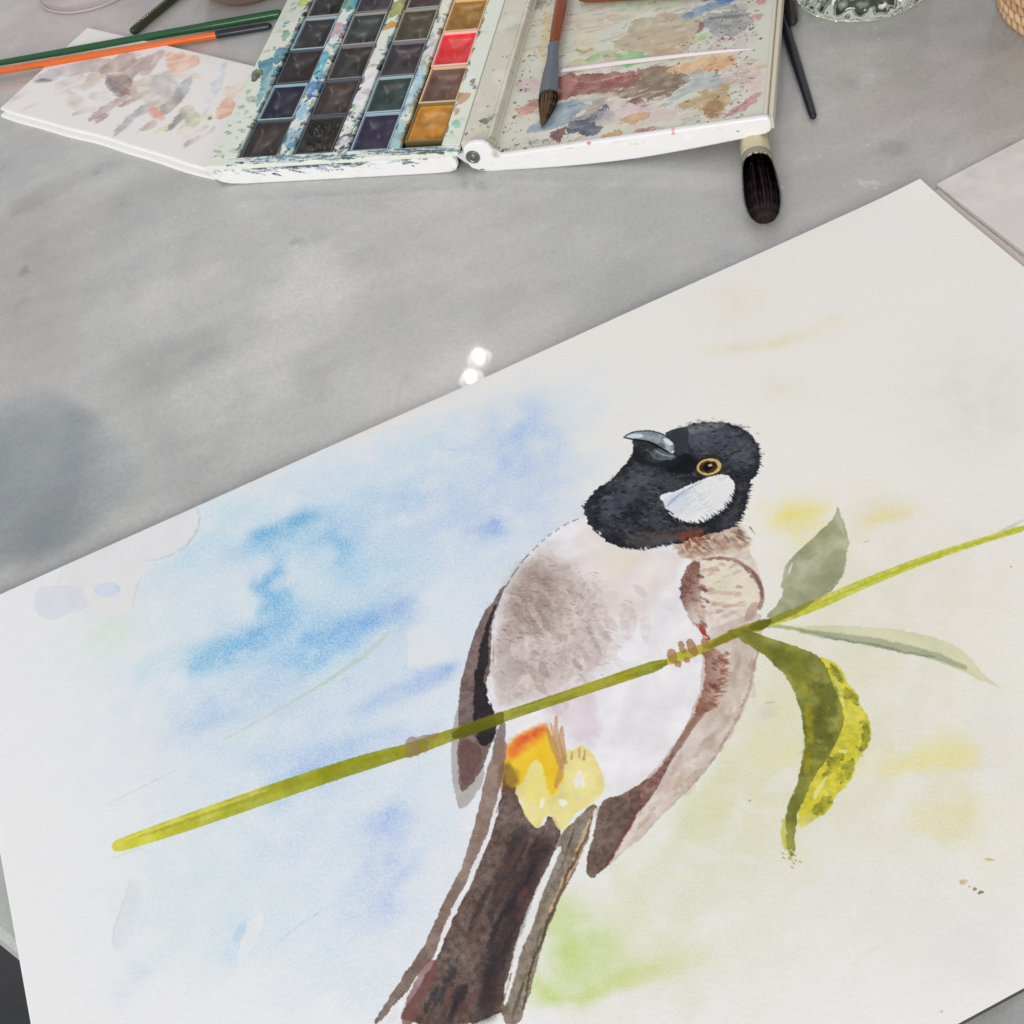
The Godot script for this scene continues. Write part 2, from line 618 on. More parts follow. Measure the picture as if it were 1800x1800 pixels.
	rt.noise = rn
	m.normal_enabled = true
	m.normal_texture = rt
	m.normal_scale = 0.03
	var poly := PackedVector2Array([Vector2(-0.9, -0.9975), Vector2(0.313, 0.35), Vector2(1.0, 0.35), Vector2(1.0, -1.5), Vector2(-0.9, -1.5)])
	var t := thing("marble_table", "grey clouded marble table top under the painting and brushes", "table")
	part("table_top", slab(poly, -0.02, 0.0, 0.004, Vector2(0.95, 0.95), Vector2(-0.45, -1.0)), m, t)
	part("pedestal", lathe([Vector2(0.0, -0.74), Vector2(0.24, -0.74), Vector2(0.24, -0.72), Vector2(0.05, -0.69), Vector2(0.04, -0.1), Vector2(0.12, -0.03), Vector2(0.12, -0.021), Vector2(0.0, -0.021)], 40), mat(Color(0.08, 0.08, 0.08), 0.4), t, Transform3D(Basis(), Vector3(0.3, 0, -0.75)))
	var fm := StandardMaterial3D.new()
	var fn := FastNoiseLite.new()
	fn.seed = 9
	fn.frequency = 0.02
	fn.fractal_octaves = 4
	var ft := NoiseTexture2D.new()
	ft.width = 512
	ft.height = 512
	ft.seamless = true
	ft.noise = fn
	var ramp := Gradient.new()
	ramp.set_color(0, ph(48, 52, 55))
	ramp.set_color(1, ph(78, 74, 76))
	ft.color_ramp = ramp
	fm.albedo_texture = ft
	fm.uv1_scale = Vector3(3, 3, 3)
	fm.roughness = 0.7
	var pm := PlaneMesh.new()
	pm.size = Vector2(5, 5)
	tag(part("floor", pm, fm, self, Transform3D(Basis(), Vector3(0, -0.74, -0.4))), "dark floor below the table", "", "", "structure")

func off(p: PackedVector2Array) -> PackedVector2Array:
	var out := PackedVector2Array()
	for v in p: out.append(v + Vector2(450, 1000))
	return out

const PATCHES := [
	["-213.5 -461.3, -187.6 -451.0, -164.8 -440.5, -157.4 -436.6, -155.9 -431.1, -156.7 -410.9, -156.0 -391.1, -155.7 -375.4, -162.7 -366.1, -181.0 -365.8, -208.6 -369.1", Color(0.555, 0.58, 0.59), 0.92, 4],  # dark reflection, painted as stone colour
	["-199.0 -359.6, -176.4 -361.4, -155.9 -363.4, -135.1 -368.8, -119.0 -370.0, -130.8 -362.6, -158.2 -357.0, -185.2 -351.5", Color(0.69, 0.69, 0.68), 0.35, 3],
	["-88.4 -484.3, -74.6 -490.2, -50.6 -491.4, -31.4 -478.0, -41.5 -462.4, -60.8 -451.7, -77.9 -433.1, -94.7 -412.0, -114.8 -400.2, -123.8 -410.7, -110.5 -429.3, -91.7 -446.6, -77.4 -463.2", Color(0.81, 0.81, 0.80), 0.95, 5],
	["-52.6 -475.7, -31.4 -478.0, -18.2 -463.6, -30.1 -453.2, -49.7 -458.3", Color(0.79, 0.79, 0.78), 0.85, 5],
	["-154.9 -430.7, -145.0 -433.5, -138.1 -416.7, -143.6 -395.7, -134.7 -379.4, -139.8 -366.1, -151.3 -364.6, -154.2 -384.1, -151.9 -408.9", Color(0.76, 0.76, 0.75), 0.8, 5],
	["-203.4 -607.6, -182.6 -617.3, -158.4 -620.4, -140.1 -626.7, -143.3 -617.8, -167.5 -609.6, -191.2 -596.5", Color(0.60, 0.595, 0.59), 0.6, 3],
	["-120.7 -471.1, -94.7 -471.1, -69.2 -467.3, -64.8 -460.6, -87.9 -460.2, -113.8 -456.5", Color(0.60, 0.60, 0.595), 0.75, 5],
	["-57.3 -438.8, -49.8 -439.1, -49.8 -420.7, -59.4 -403.8, -65.9 -399.7, -61.1 -418.5", Color(0.62, 0.625, 0.62), 0.65, 4],
	["-137.7 -507.3, -110.7 -507.3, -86.7 -504.4, -82.3 -493.8, -109.1 -489.8, -133.0 -488.6", Color(0.76, 0.76, 0.75), 0.7, 5],
	["32.9 -485.1, 59.0 -463.6, 87.1 -453.9, 102.4 -438.1, 81.8 -435.9, 50.7 -451.0, 29.5 -469.6", Color(0.76, 0.76, 0.75), 0.6, 5],
	["-65.9 -548.3, -23.7 -529.3, 16.9 -511.0, 40.8 -496.6, 33.6 -488.2, -10.9 -506.8, -57.1 -527.5", Color(0.755, 0.755, 0.75), 0.6, 5],
	["-22.5 -438.1, 4.6 -448.8, 28.3 -441.6, 19.9 -426.2, -6.7 -416.0, -26.5 -414.0", Color(0.615, 0.625, 0.62), 0.65, 5],
	["-136.4 -466.6, -113.3 -463.9, -117.1 -443.0, -132.8 -428.3, -142.3 -439.5", Color(0.61, 0.61, 0.605), 0.65, 5],
	["-155.4 -619.9, -150.0 -619.2, -148.2 -613.1, -153.1 -611.4", Color(0.56, 0.56, 0.56), 0.5, 2],
	["-191.8 -554.5, -187.3 -553.2, -186.0 -548.2, -189.9 -546.5", Color(0.5, 0.5, 0.5), 0.55, 2],
	["-61.6 -512.2, -56.2 -511.4, -55.7 -506.8, -60.6 -506.5", Color(0.58, 0.58, 0.58), 0.5, 2],
	["-28.4 -402.8, -21.9 -401.3, -20.9 -396.7, -26.4 -397.7", Color(0.6, 0.6, 0.6), 0.4, 2],
	["105.6 -424.5, 115.6 -425.2, 119.5 -417.7, 111.5 -413.0, 105.5 -416.7", Color(0.62, 0.64, 0.65), 0.4, 3],
	["196.0 -459.1, 205.0 -456.1, 206.7 -448.1, 197.7 -444.8, 193.0 -451.7", Color(0.5, 0.505, 0.51), 0.4, 3],
	["198.4 -510.6, 206.6 -511.0, 211.6 -503.1, 202.4 -500.3, 197.4 -504.0", Color(0.53, 0.52, 0.52), 0.4, 3],
	["150.5 -460.6, 161.9 -463.6, 169.0 -455.4, 160.6 -446.6, 148.7 -448.4", Color(0.67, 0.66, 0.645), 0.5, 4],
	["210.5 -513.9, 215.6 -513.1, 212.4 -502.7, 206.1 -496.2, 204.6 -502.0", Color(0.7, 0.7, 0.7), 0.5, 2],
	["180.0 -441.0, 182.3 -441.5, 181.2 -435.2, 187.7 -432.8, 187.2 -430.5, 178.7 -431.5", Color(0.76, 0.76, 0.75), 0.55, 1],
	["219.0 -436.3, 220.7 -434.5, 215.4 -427.0, 207.6 -418.4, 206.7 -419.7, 213.8 -427.8", Color(0.72, 0.73, 0.73), 0.5, 1],
]

func solid(w: int, h: int, c: Color) -> Image:
	var im := Image.create_empty(w, h, false, Image.FORMAT_RGBA8)
	im.fill(c)
	return im

# ---------------------------------------------------------------- the painting

func sketchbook() -> void:
	var xf := Transform3D(Basis(Vector3(0.98215, 0.00000, -0.18811), Vector3(0, 1, 0), Vector3(0.18811, 0.00000, 0.98215)), Vector3(-0.20831, 0.00000, -0.34320))
	var o := thing("watercolour_block", "large white watercolour block with a painting of a black-headed bird on a branch", "sketch pad", xf)
	var W := 414.8 / 1000.0
	var D := 287.2 / 1000.0
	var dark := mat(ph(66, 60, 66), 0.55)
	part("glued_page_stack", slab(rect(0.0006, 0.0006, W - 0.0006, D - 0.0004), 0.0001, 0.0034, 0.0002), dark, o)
	var im := painting()
	var m := tex_mat(im, 0.92, 0.25)
	var nf := FastNoiseLite.new()
	nf.frequency = 0.3
	nf.fractal_octaves = 3
	nf.seed = 21
	var nt := NoiseTexture2D.new()
	nt.width = 512
	nt.height = 512
	nt.seamless = true
	nt.as_normal_map = true
	nt.bump_strength = 1.0
	nt.noise = nf
	m.normal_enabled = true
	m.normal_texture = nt
	m.normal_scale = 0.13
	m.uv1_triplanar = false
	part("painted_page", page_mesh(W, D, im), m, o)
	# the loose cover sheet folded open on the right, and the torn binding strip between
	var cover := thing("open_cover_sheet", "pinkish white cover sheet lying flat right of the painting", "paper sheet")
	var cm := tex_mat(stained(Vector2(120, 120), 4.0, ph(206, 201, 198), 5), 0.8, 0.3)
	part("sheet", slab(PackedVector2Array([Vector2(0.2054, -0.4195), Vector2(0.3054, -0.4460), Vector2(0.3254, -0.3560), Vector2(0.2266, -0.3262)]), 0.0002, 0.0021, 0.0003, Vector2(0.12, 0.12), Vector2(0.205, -0.446)), cm, cover)
	part("binding_strip", slab(strip(), 0.0001, 0.0012, 0.0002, Vector2(0.12, 0.12), Vector2(0.205, -0.446)), tex_mat(stained(Vector2(120, 120), 4.0, ph(200, 188, 182), 26), 0.85, 0.3), cover)

func strip() -> PackedVector2Array:
	var out := PackedVector2Array()
	var a := Vector2(0.2046, -0.4172)
	var b := Vector2(0.2254, -0.3245)
	for i in 25:
		var k := i / 24.0
		out.append(a.lerp(b, k) + Vector2(0.0006 + rng.randf_range(-0.00035, 0.00015) - 0.0006 * smoothstep(0.1, 0.2, k), 0))
	out.append(b + Vector2(-0.012, 0.002))
	out.append(a + Vector2(-0.009, 0.002))
	return out

func stained(size: Vector2, sc: float, base: Color, n: int) -> Image:
	var c := Sheet.new(size, sc, base, noises, rng)
	for i in 14:
		c.blot(Vector2(rng.randf() * size.x, rng.randf() * size.y), rng.randf_range(10, 30), rng.randf_range(6, 20), rng.randf() * 3, [ph(214, 206, 188), ph(196, 196, 200), ph(216, 204, 202)][i % 3], 0.35, {"blur": 4, "hard": 1.0})
	for i in n:
		c.blot(Vector2(rng.randf() * size.x, rng.randf() * size.y), rng.randf_range(0.2, 0.8), rng.randf_range(0.15, 0.4), rng.randf() * 3, ph(120, 112, 110), rng.randf_range(0.2, 0.6))
	return c.image()

# the page is very slightly cockled from the wet paint
func page_mesh(W: float, D: float, _im: Image) -> ArrayMesh:
	var st := SurfaceTool.new()
	st.begin(Mesh.PRIMITIVE_TRIANGLES)
	st.set_smooth_group(0)
	var nx := 80
	var nz := 56
	var f := func(u: float, v: float) -> Vector3:
		var y := 0.0043 + 0.00022 * sin(u * 9.0 + v * 3.0) * sin(v * 7.0 + 0.6) + 0.00012 * sin(u * 21.0 - v * 5.0)
		y += 0.0012 * pow(maxf(0.0, u - 0.93) / 0.07, 2.0) * pow(maxf(0.0, 0.12 - v) / 0.12, 2.0)
		return Vector3(u * W + 0.0009 * sin(v * 3.1) * u, y, v * D)
	for j in nz:
		for i in nx:
			var uv := [Vector2(float(i) / nx, float(j) / nz), Vector2(float(i + 1) / nx, float(j) / nz), Vector2(float(i + 1) / nx, float(j + 1) / nz), Vector2(float(i) / nx, float(j + 1) / nz)]
			quad(st, f.call(uv[0].x, uv[0].y), f.call(uv[1].x, uv[1].y), f.call(uv[2].x, uv[2].y), f.call(uv[3].x, uv[3].y), uv)
	st.index()
	st.generate_normals()
	# the cut edge of the sheet
	st.set_smooth_group(-1)
	var m := st.commit()
	var e := SurfaceTool.new()
	e.begin(Mesh.PRIMITIVE_TRIANGLES)
	e.append_from(m, 0, Transform3D())
	for side in 4:
		for i in nx:
			var k0 := float(i) / nx
			var k1 := float(i + 1) / nx
			var q: Array = [[Vector2(k0, 1), Vector2(k1, 1)], [Vector2(1, 1 - k0), Vector2(1, 1 - k1)], [Vector2(1 - k0, 0), Vector2(1 - k1, 0)], [Vector2(0, k0), Vector2(0, k1)]][side]
			var a: Vector3 = f.call(q[0].x, q[0].y)
			var b: Vector3 = f.call(q[1].x, q[1].y)
			e.set_normal([Vector3(0, 0, 1), Vector3(1, 0, 0), Vector3(0, 0, -1), Vector3(-1, 0, 0)][side])
			for v in [[a, q[0]], [b, q[1]], [b - Vector3(0, 0.00035, 0), q[1]], [a, q[0]], [b - Vector3(0, 0.00035, 0), q[1]], [a - Vector3(0, 0.00035, 0), q[0]]]:
				e.set_uv(v[1])
				e.add_vertex(v[0])
	return e.commit()

func painting() -> Image:
	lit = 0.885
	var size := Vector2(414.8, 287.2)
	var sc := 2047.0 / size.x
	var c := Sheet.new(size, sc, ph(229, 229, 231), noises, rng)
	c.crinkle = 0.8
	c.wobble = 0.03
	c.wmax = 2.5
	c.mottle = 0.15
	c.grain = 0.16
	background_washes(c, size)
	branch_and_bird(c)
	lit = 0.82
	return c.image()

func background_washes(c: Sheet, size: Vector2) -> void:
	# wet-in-wet clouds are laid on a coarse grid, then enlarged
	var lw := 512
	var lh := int(c.h / 4.0)
	var k := lw / size.x
	var low := PackedFloat32Array()
	low.resize(lw * lh * 3)
	var paper := ph(231, 231, 232)
	var paper2 := ph(233, 231, 226)
	var n2: PackedByteArray = noises[2]
	var n1: PackedByteArray = noises[1]
	for y in lh:
		for x in lw:
			var i := (y * lw + x) * 3
			var t := smoothstep(0.36, 0.66, float(x) / lw + 0.12 * (0.5 - float(y) / lh)) + (n2[((y & 511) << 9) | x] - 128) / 900.0
			low[i] = lerpf(paper.r, paper2.r, t)
			low[i + 1] = lerpf(paper.g, paper2.g, t)
			low[i + 2] = lerpf(paper.b, paper2.b, t)
	for s in CLOUDS:
		var a := (s as String).split_floats(" ")
		var cx := a[0] * k
		var cy := a[1] * k
		var rx := a[2] * k
		var ry := a[3] * k
		var ang := deg_to_rad(a[4])
		var col := ph(a[5], a[6], a[7])
		var st := a[8]
		var rr := maxf(rx, ry) * 1.9
		var ca := cos(ang)
		var sa := sin(ang)
		for y in range(maxi(0, int(cy - rr)), mini(lh, int(cy + rr) + 1)):
			for x in range(maxi(0, int(cx - rr)), mini(lw, int(cx + rr) + 1)):
				var ni := ((y * 2) & 511) << 9 | ((x * 2) & 511)
				var wx := x - cx + (n2[ni] - 128) * 0.04 * minf(rx, 14.0) / 8.0
				var wy := y - cy + (n2[(ni + 30000) & 262143] - 128) * 0.04 * minf(ry, 14.0) / 8.0
				var dx := (wx * ca + wy * sa) / rx
				var dy := (wy * ca - wx * sa) / ry
				var d := dx * dx + dy * dy
				if d > 3.4: continue
				var t := st * exp(-d * 1.1) * (1.0 + (n1[((y & 511) << 9) | x] - 128) / 260.0 + (n2[((y * 3) & 511) << 9 | ((x * 2 + y) & 511)] - 128) / 300.0)
				var i := (y * lw + x) * 3
				low[i] += (col.r - low[i]) * t
				low[i + 1] += (col.g - low[i + 1]) * t
				low[i + 2] += (col.b - low[i + 2]) * t
	var im := Image.create_from_data(lw, lh, false, Image.FORMAT_RGBF, low.to_byte_array())
	im.resize(c.w, c.h, Image.INTERPOLATE_CUBIC)
	# dither by the paper grain while turning to bytes
	var f := im.get_data().to_float32_array()
	var px := c.px
	var ng: PackedByteArray = noises[0]
	for y in c.h:
		var nrow := (y & 511) << 9
		var j := y * c.w * 3
		for x in c.w:
			var g := (ng[nrow | (x & 511)] - 128) * 0.045
			var r := f[j] * 255.0
			var b := f[j + 2] * 255.0
			var blue := clampf(b - r, -20.0, 90.0)
			var p := g * (1.0 + absf(blue) * 0.05) + (n1[((y * 2) & 511) << 9 | ((x * 2) & 511)] - 128) * 0.0022 * maxf(blue, 0.0)
			px[j] = clampi(int(r + p + 0.5), 0, 255)
			px[j + 1] = clampi(int(f[j + 1] * 255.0 + p + 0.5), 0, 255)
			px[j + 2] = clampi(int(b + p * 0.8 + 0.5), 0, 255)
			j += 3
	c.px = px

const BLOBS := [
	[-181.9, -414.7, 48.23, 31.6, -121, 139, 147, 152, 0.85, 1], [-178.1, -774.6, 92.06, 62.18, 64, 196, 187, 184, 0.75], [-108.5, -707.9, 49.43, 29.24, -128, 190, 186, 184, 0.4], [221.6, -482.7, 63.85, 50.26, -179, 157, 150, 146, 0.75], [176.1, -447.3, 38.87, 26.29, 174, 160, 157, 152, 0.6], [262.8, -515.2, 39.97, 27.47, -144, 150, 148, 148, 0.4],  # begins with the painted reflection and the warm light at far left
	[-38, -468.8, 33.79, 20.92, 132, 192, 193, 191, 0.5], [-79.7, -416, 44.1, 15.74, 132, 192, 192, 190, 0.5], [-110.5, -511.4, 56.61, 21.96, 165, 188, 187, 184, 0.35], [-129.2, -590.1, 62.02, 13.3, 159, 158, 157, 156, 0.5], [-184.8, -574.2, 31.84, 28.49, 39, 168, 162, 157, 0.5], [-189.2, -514.3, 67.81, 18.84, 86, 170, 163, 156, 0.5],
	[-69.2, -467.3, 66.89, 11.39, 151, 164, 165, 165, 0.4], [3.2, -441.6, 38.57, 22.26, 173, 168, 170, 169, 0.45], [57.1, -456.1, 58.53, 23.13, -169, 182, 183, 181, 0.4], [-25.3, -518.6, 88.31, 16.76, -159, 186, 186, 185, 0.5], [80.3, -405.7, 42.26, 13.41, 171, 168, 168, 165, 0.4], [-135.9, -409, 36.46, 18.35, 99, 178, 179, 177, 0.5],
	[-90.7, -377.2, 35.29, 12.85, 160, 170, 171, 170, 0.35], [-41.4, -396, 33.92, 16.12, 117, 174, 175, 173, 0.3], [14.7, -413.6, 15.58, 12.48, -125, 166, 168, 167, 0.4], [109.8, -422.4, 19.02, 14.06, -145, 176, 174, 170, 0.3], [203.9, -517.7, 16.58, 10.43, 135, 172, 166, 160, 0.4], [197.2, -449.5, 9.49, 6.97, 107, 150, 148, 147, 0.4],
	[-185.7, -218.2, 14.87, 10.25, 64, 172, 178, 174, 0.6], [80.2, -104.7, 11.2, 4.32, -165, 150, 152, 150, 0.5], [-135.8, -668.9, 9.04, 7.2, 177, 150, 148, 150, 0.3], [-149.3, -620.9, 11.49, 5.49, 175, 140, 140, 142, 0.4], [-105.5, -593.1, 8.69, 4.02, 153, 150, 150, 152, 0.35], [52.6, -479.6, 30.56, 7.99, -161, 172, 172, 172, 0.3],
]

# pale clouds of blue, yellow and green, in millimetres on the page: x, y, half length, half width, turn, r, g, b, strength
const CLOUDS := [
	"120.3 38.1 61.96 47.82 -167 202 221 235 0.75", "166.7 35.8 62.91 26.05 -177 202 220 236 0.8", "119 83.6 63.9 37.32 -171 200 220 237 0.7", "99.7 118.2 55.77 30.71 -163 209 221 232 0.7", "104.8 161.7 42.37 30.93 -139 209 221 233 0.75", "71.1 168.1 50.61 24.41 -148 215 225 231 0.7", "196 54.7 41.61 29.07 103 203 217 236 0.7", "53.8 150.6 29.23 20.77 87 213 224 227 0.6", "102.8 207.7 20.01 12.78 -147 213 223 230 0.5",
	"117.2 125.9 43.84 19.71 -169 193 215 234 0.4", "153.7 70.8 36.27 28.51 -160 191 215 234 0.4", "94 160 35.36 18.92 -158 205 220 231 0.2",
	"123.6 69.6 33.58 15.57 -172 173 207 232 0.4", "92.5 73.1 25.04 11.77 -177 173 207 232 0.4", "121.9 32.8 22.81 10.31 -173 177 209 232 0.4", "136.7 49.8 14.08 11 -118 173 207 232 0.35", "130.4 87.7 25.31 12.27 -167 177 207 232 0.4", "112 50.9 23.5 8.4 105 177 209 232 0.35",
	"155.5 89.1 18.51 16.5 -126 223 229 236 0.75", "127.5 57.6 16.21 12 88 221 231 234 0.5", "143.3 131.3 18.22 10.95 -172 217 225 236 0.6", "127.5 141.2 15.3 11.81 -135 215 225 236 0.5", "102.2 38.9 12.5 10.96 -152 226 228 232 0.45", "99.8 55.1 14.03 9.06 -169 221 230 233 0.6",
	"122.8 30.2 15.39 4.62 -173 115 175 216 0.75", "115.1 33.2 10.27 4.02 180 137 191 226 0.55", "136.8 48.4 9.78 6.93 -116 135 187 226 0.7", "111.6 53.6 12.32 4.4 114 121 177 218 0.75", "111.2 62.1 10.28 6.11 98 147 197 230 0.65", "93.2 70.8 19.26 5.69 179 135 187 224 0.8", "80.9 68.9 12.25 6.33 -156 143 193 226 0.7",
	"118.3 85.8 15.43 8.41 -171 141 191 228 0.7", "131.2 85.4 14.83 4.45 -168 137 181 226 0.75", "110.8 89.4 10.36 5.41 -144 155 197 230 0.5", "91.6 20 14.48 11.8 -175 193 219 233 0.55", "144.7 65.3 18.19 10.5 -164 177 209 232 0.45", "145.9 86 9.05 7.75 94 157 183 226 0.5", "74.6 24.9 11.7 10.11 81 203 219 226 0.45",
	"86.8 93.4 20.62 7.2 -175 175 201 230 0.55", "77.9 95.9 11.24 4.25 -172 169 197 228 0.45", "67.4 97.2 16.53 8.43 -144 197 211 230 0.45", "100.1 103.7 11.33 9.21 -160 193 209 232 0.4", "103.5 131 14.53 7.23 -166 163 193 230 0.6", "89.8 124.4 8.93 7.05 77 187 207 232 0.45", "115.8 129.8 14.45 3.48 -173 169 195 230 0.5",
	"150.1 119.1 5.57 2.74 -179 117 153 220 0.65", "137.6 116.8 13 3.65 -173 163 187 228 0.55", "124 117.7 9.15 3.65 174 181 201 232 0.45", "118.4 160.7 7.62 5.91 145 153 181 228 0.5", "111.1 175.5 10.59 7.86 114 163 187 230 0.5", "102.2 184.8 10.64 8.43 -136 187 203 232 0.5", "132.9 137.3 10.79 3.43 -173 183 201 234 0.5",
	"216.9 38.6 19.69 11.08 117 161 189 230 0.55", "226.3 31 7.83 5.58 104 169 197 234 0.5", "186.9 70.8 7.33 4.21 -158 137 165 226 0.6", "181 57.8 16.61 10.84 -156 183 203 232 0.5", "164.7 41 12.56 6.24 -166 169 199 230 0.5", "146 29 21 4.68 -174 183 211 232 0.45", "146.2 41.9 6.85 6.13 105 173 201 230 0.5",
	"213.8 66.2 23.98 14.65 114 193 209 236 0.5", "203.9 46.9 6.71 5.34 -127 175 199 232 0.45", "240.1 29.7 19.56 12.08 -177 215 225 236 0.5", "162.7 58.6 12.4 3.75 -160 197 213 232 0.4", "173.9 86.2 12.01 9.95 162 213 221 236 0.4", "184.2 20.4 17.31 7.84 178 201 225 232 0.45", "109.7 12.3 12.73 7.21 -171 199 223 230 0.5",
	"49.4 39 13.11 11.04 49 214 226 216 0.7", "48.2 23.7 9.54 5.37 -138 213 225 230 0.4", "84.9 107.3 12.33 8.23 -138 207 227 226 0.4", "113.2 101.2 14.9 5.25 174 203 225 224 0.4", "48.1 93.5 16.96 10.27 -139 222 226 228 0.4", "67.3 55.3 17.03 14.66 50 213 227 228 0.45", "59.5 12.5 13.14 11.21 -141 226 228 232 0.3",
	"88.8 152.9 10.47 7.89 -163 205 217 232 0.4", "64.4 172.4 7.3 5.17 118 189 217 234 0.45", "60.2 177.8 4.89 3.65 116 197 219 236 0.4", "33.3 167.5 3.99 3.06 -118 207 215 232 0.5", "27 171.7 4.74 3.61 -120 209 217 232 0.4", "87.5 201.5 15.26 9.59 -146 213 223 233 0.4", "86.2 184 10.55 6.72 -145 207 219 234 0.35",
	"246.7 206.9 57.13 53.23 142 222 220 200 0.75", "300.9 167.4 35.82 26.05 -170 222 218 203 0.5", "277.8 147.8 27.67 16.25 122 224 221 200 0.65", "225.2 201.2 40.94 21.63 137 218 218 188 0.75", "199.2 213.7 19.95 15.37 171 218 218 194 0.6", "179.6 226.3 25.34 19.79 -151 218 219 198 0.6", "162.4 238.9 37.14 12.42 -152 222 222 206 0.6",
	"280.2 121 9.51 5.42 -162 229 216 122 0.85", "281.9 130.8 10.7 4.62 -97 230 221 150 0.6", "304.7 139.5 9.27 4.29 -162 228 216 158 0.6", "306.5 133.4 11.05 7.39 -148 226 216 186 0.4", "327 49.3 14.97 4.85 -168 226 218 178 0.5", "304.7 41.1 10.65 4.33 -160 224 218 188 0.45", "319.1 20.3 14.41 11.98 153 222 217 190 0.35", "308 68.8 12.33 8.66 -142 222 219 200 0.3",
	"266.5 220.4 19.32 4.73 -160 228 219 150 0.75", "276.6 225.1 8.05 3.23 -164 228 218 148 0.5", "265.3 238.3 11.03 6.1 -166 224 216 168 0.65", "255.6 238.9 7.67 5.16 -156 224 216 176 0.5", "267.3 187.1 10.11 4.91 -150 224 218 184 0.4", "230 199.6 8.36 5.62 -165 226 219 170 0.5", "235.4 187.1 9.78 5.82 135 222 219 178 0.5",
	"150.6 221.9 13.77 9.5 99 194 210 136 0.8", "150 228.8 17.18 6.41 -172 200 214 150 0.65", "145.5 234.5 15.5 2.18 -166 190 208 116 0.75", "156.9 236 9.27 2.51 -178 196 210 130 0.6", "148.4 213.3 6.66 4.87 111 204 216 160 0.55", "136.1 228.7 3.82 3.11 -146 190 208 110 0.5", "172.8 239.1 13.95 3.44 -173 210 216 168 0.45",
	"169.9 217.3 9.95 6.53 134 214 218 180 0.45", "207.6 201.9 10.84 6.72 139 212 214 176 0.6", "197.5 206.7 6.86 4.45 158 208 212 166 0.5", "361.9 112.2 32.99 22.66 127 219 217 212 0.5", "284.8 224.4 13.22 9.28 132 224 223 226 0.5", "245.5 268.7 16.05 12.22 -163 221 220 219 0.6", "226.6 244.1 18.32 14.7 -160 221 220 216 0.5", "233.5 183.7 3.86 2.71 -179 202 200 192 0.5",
]

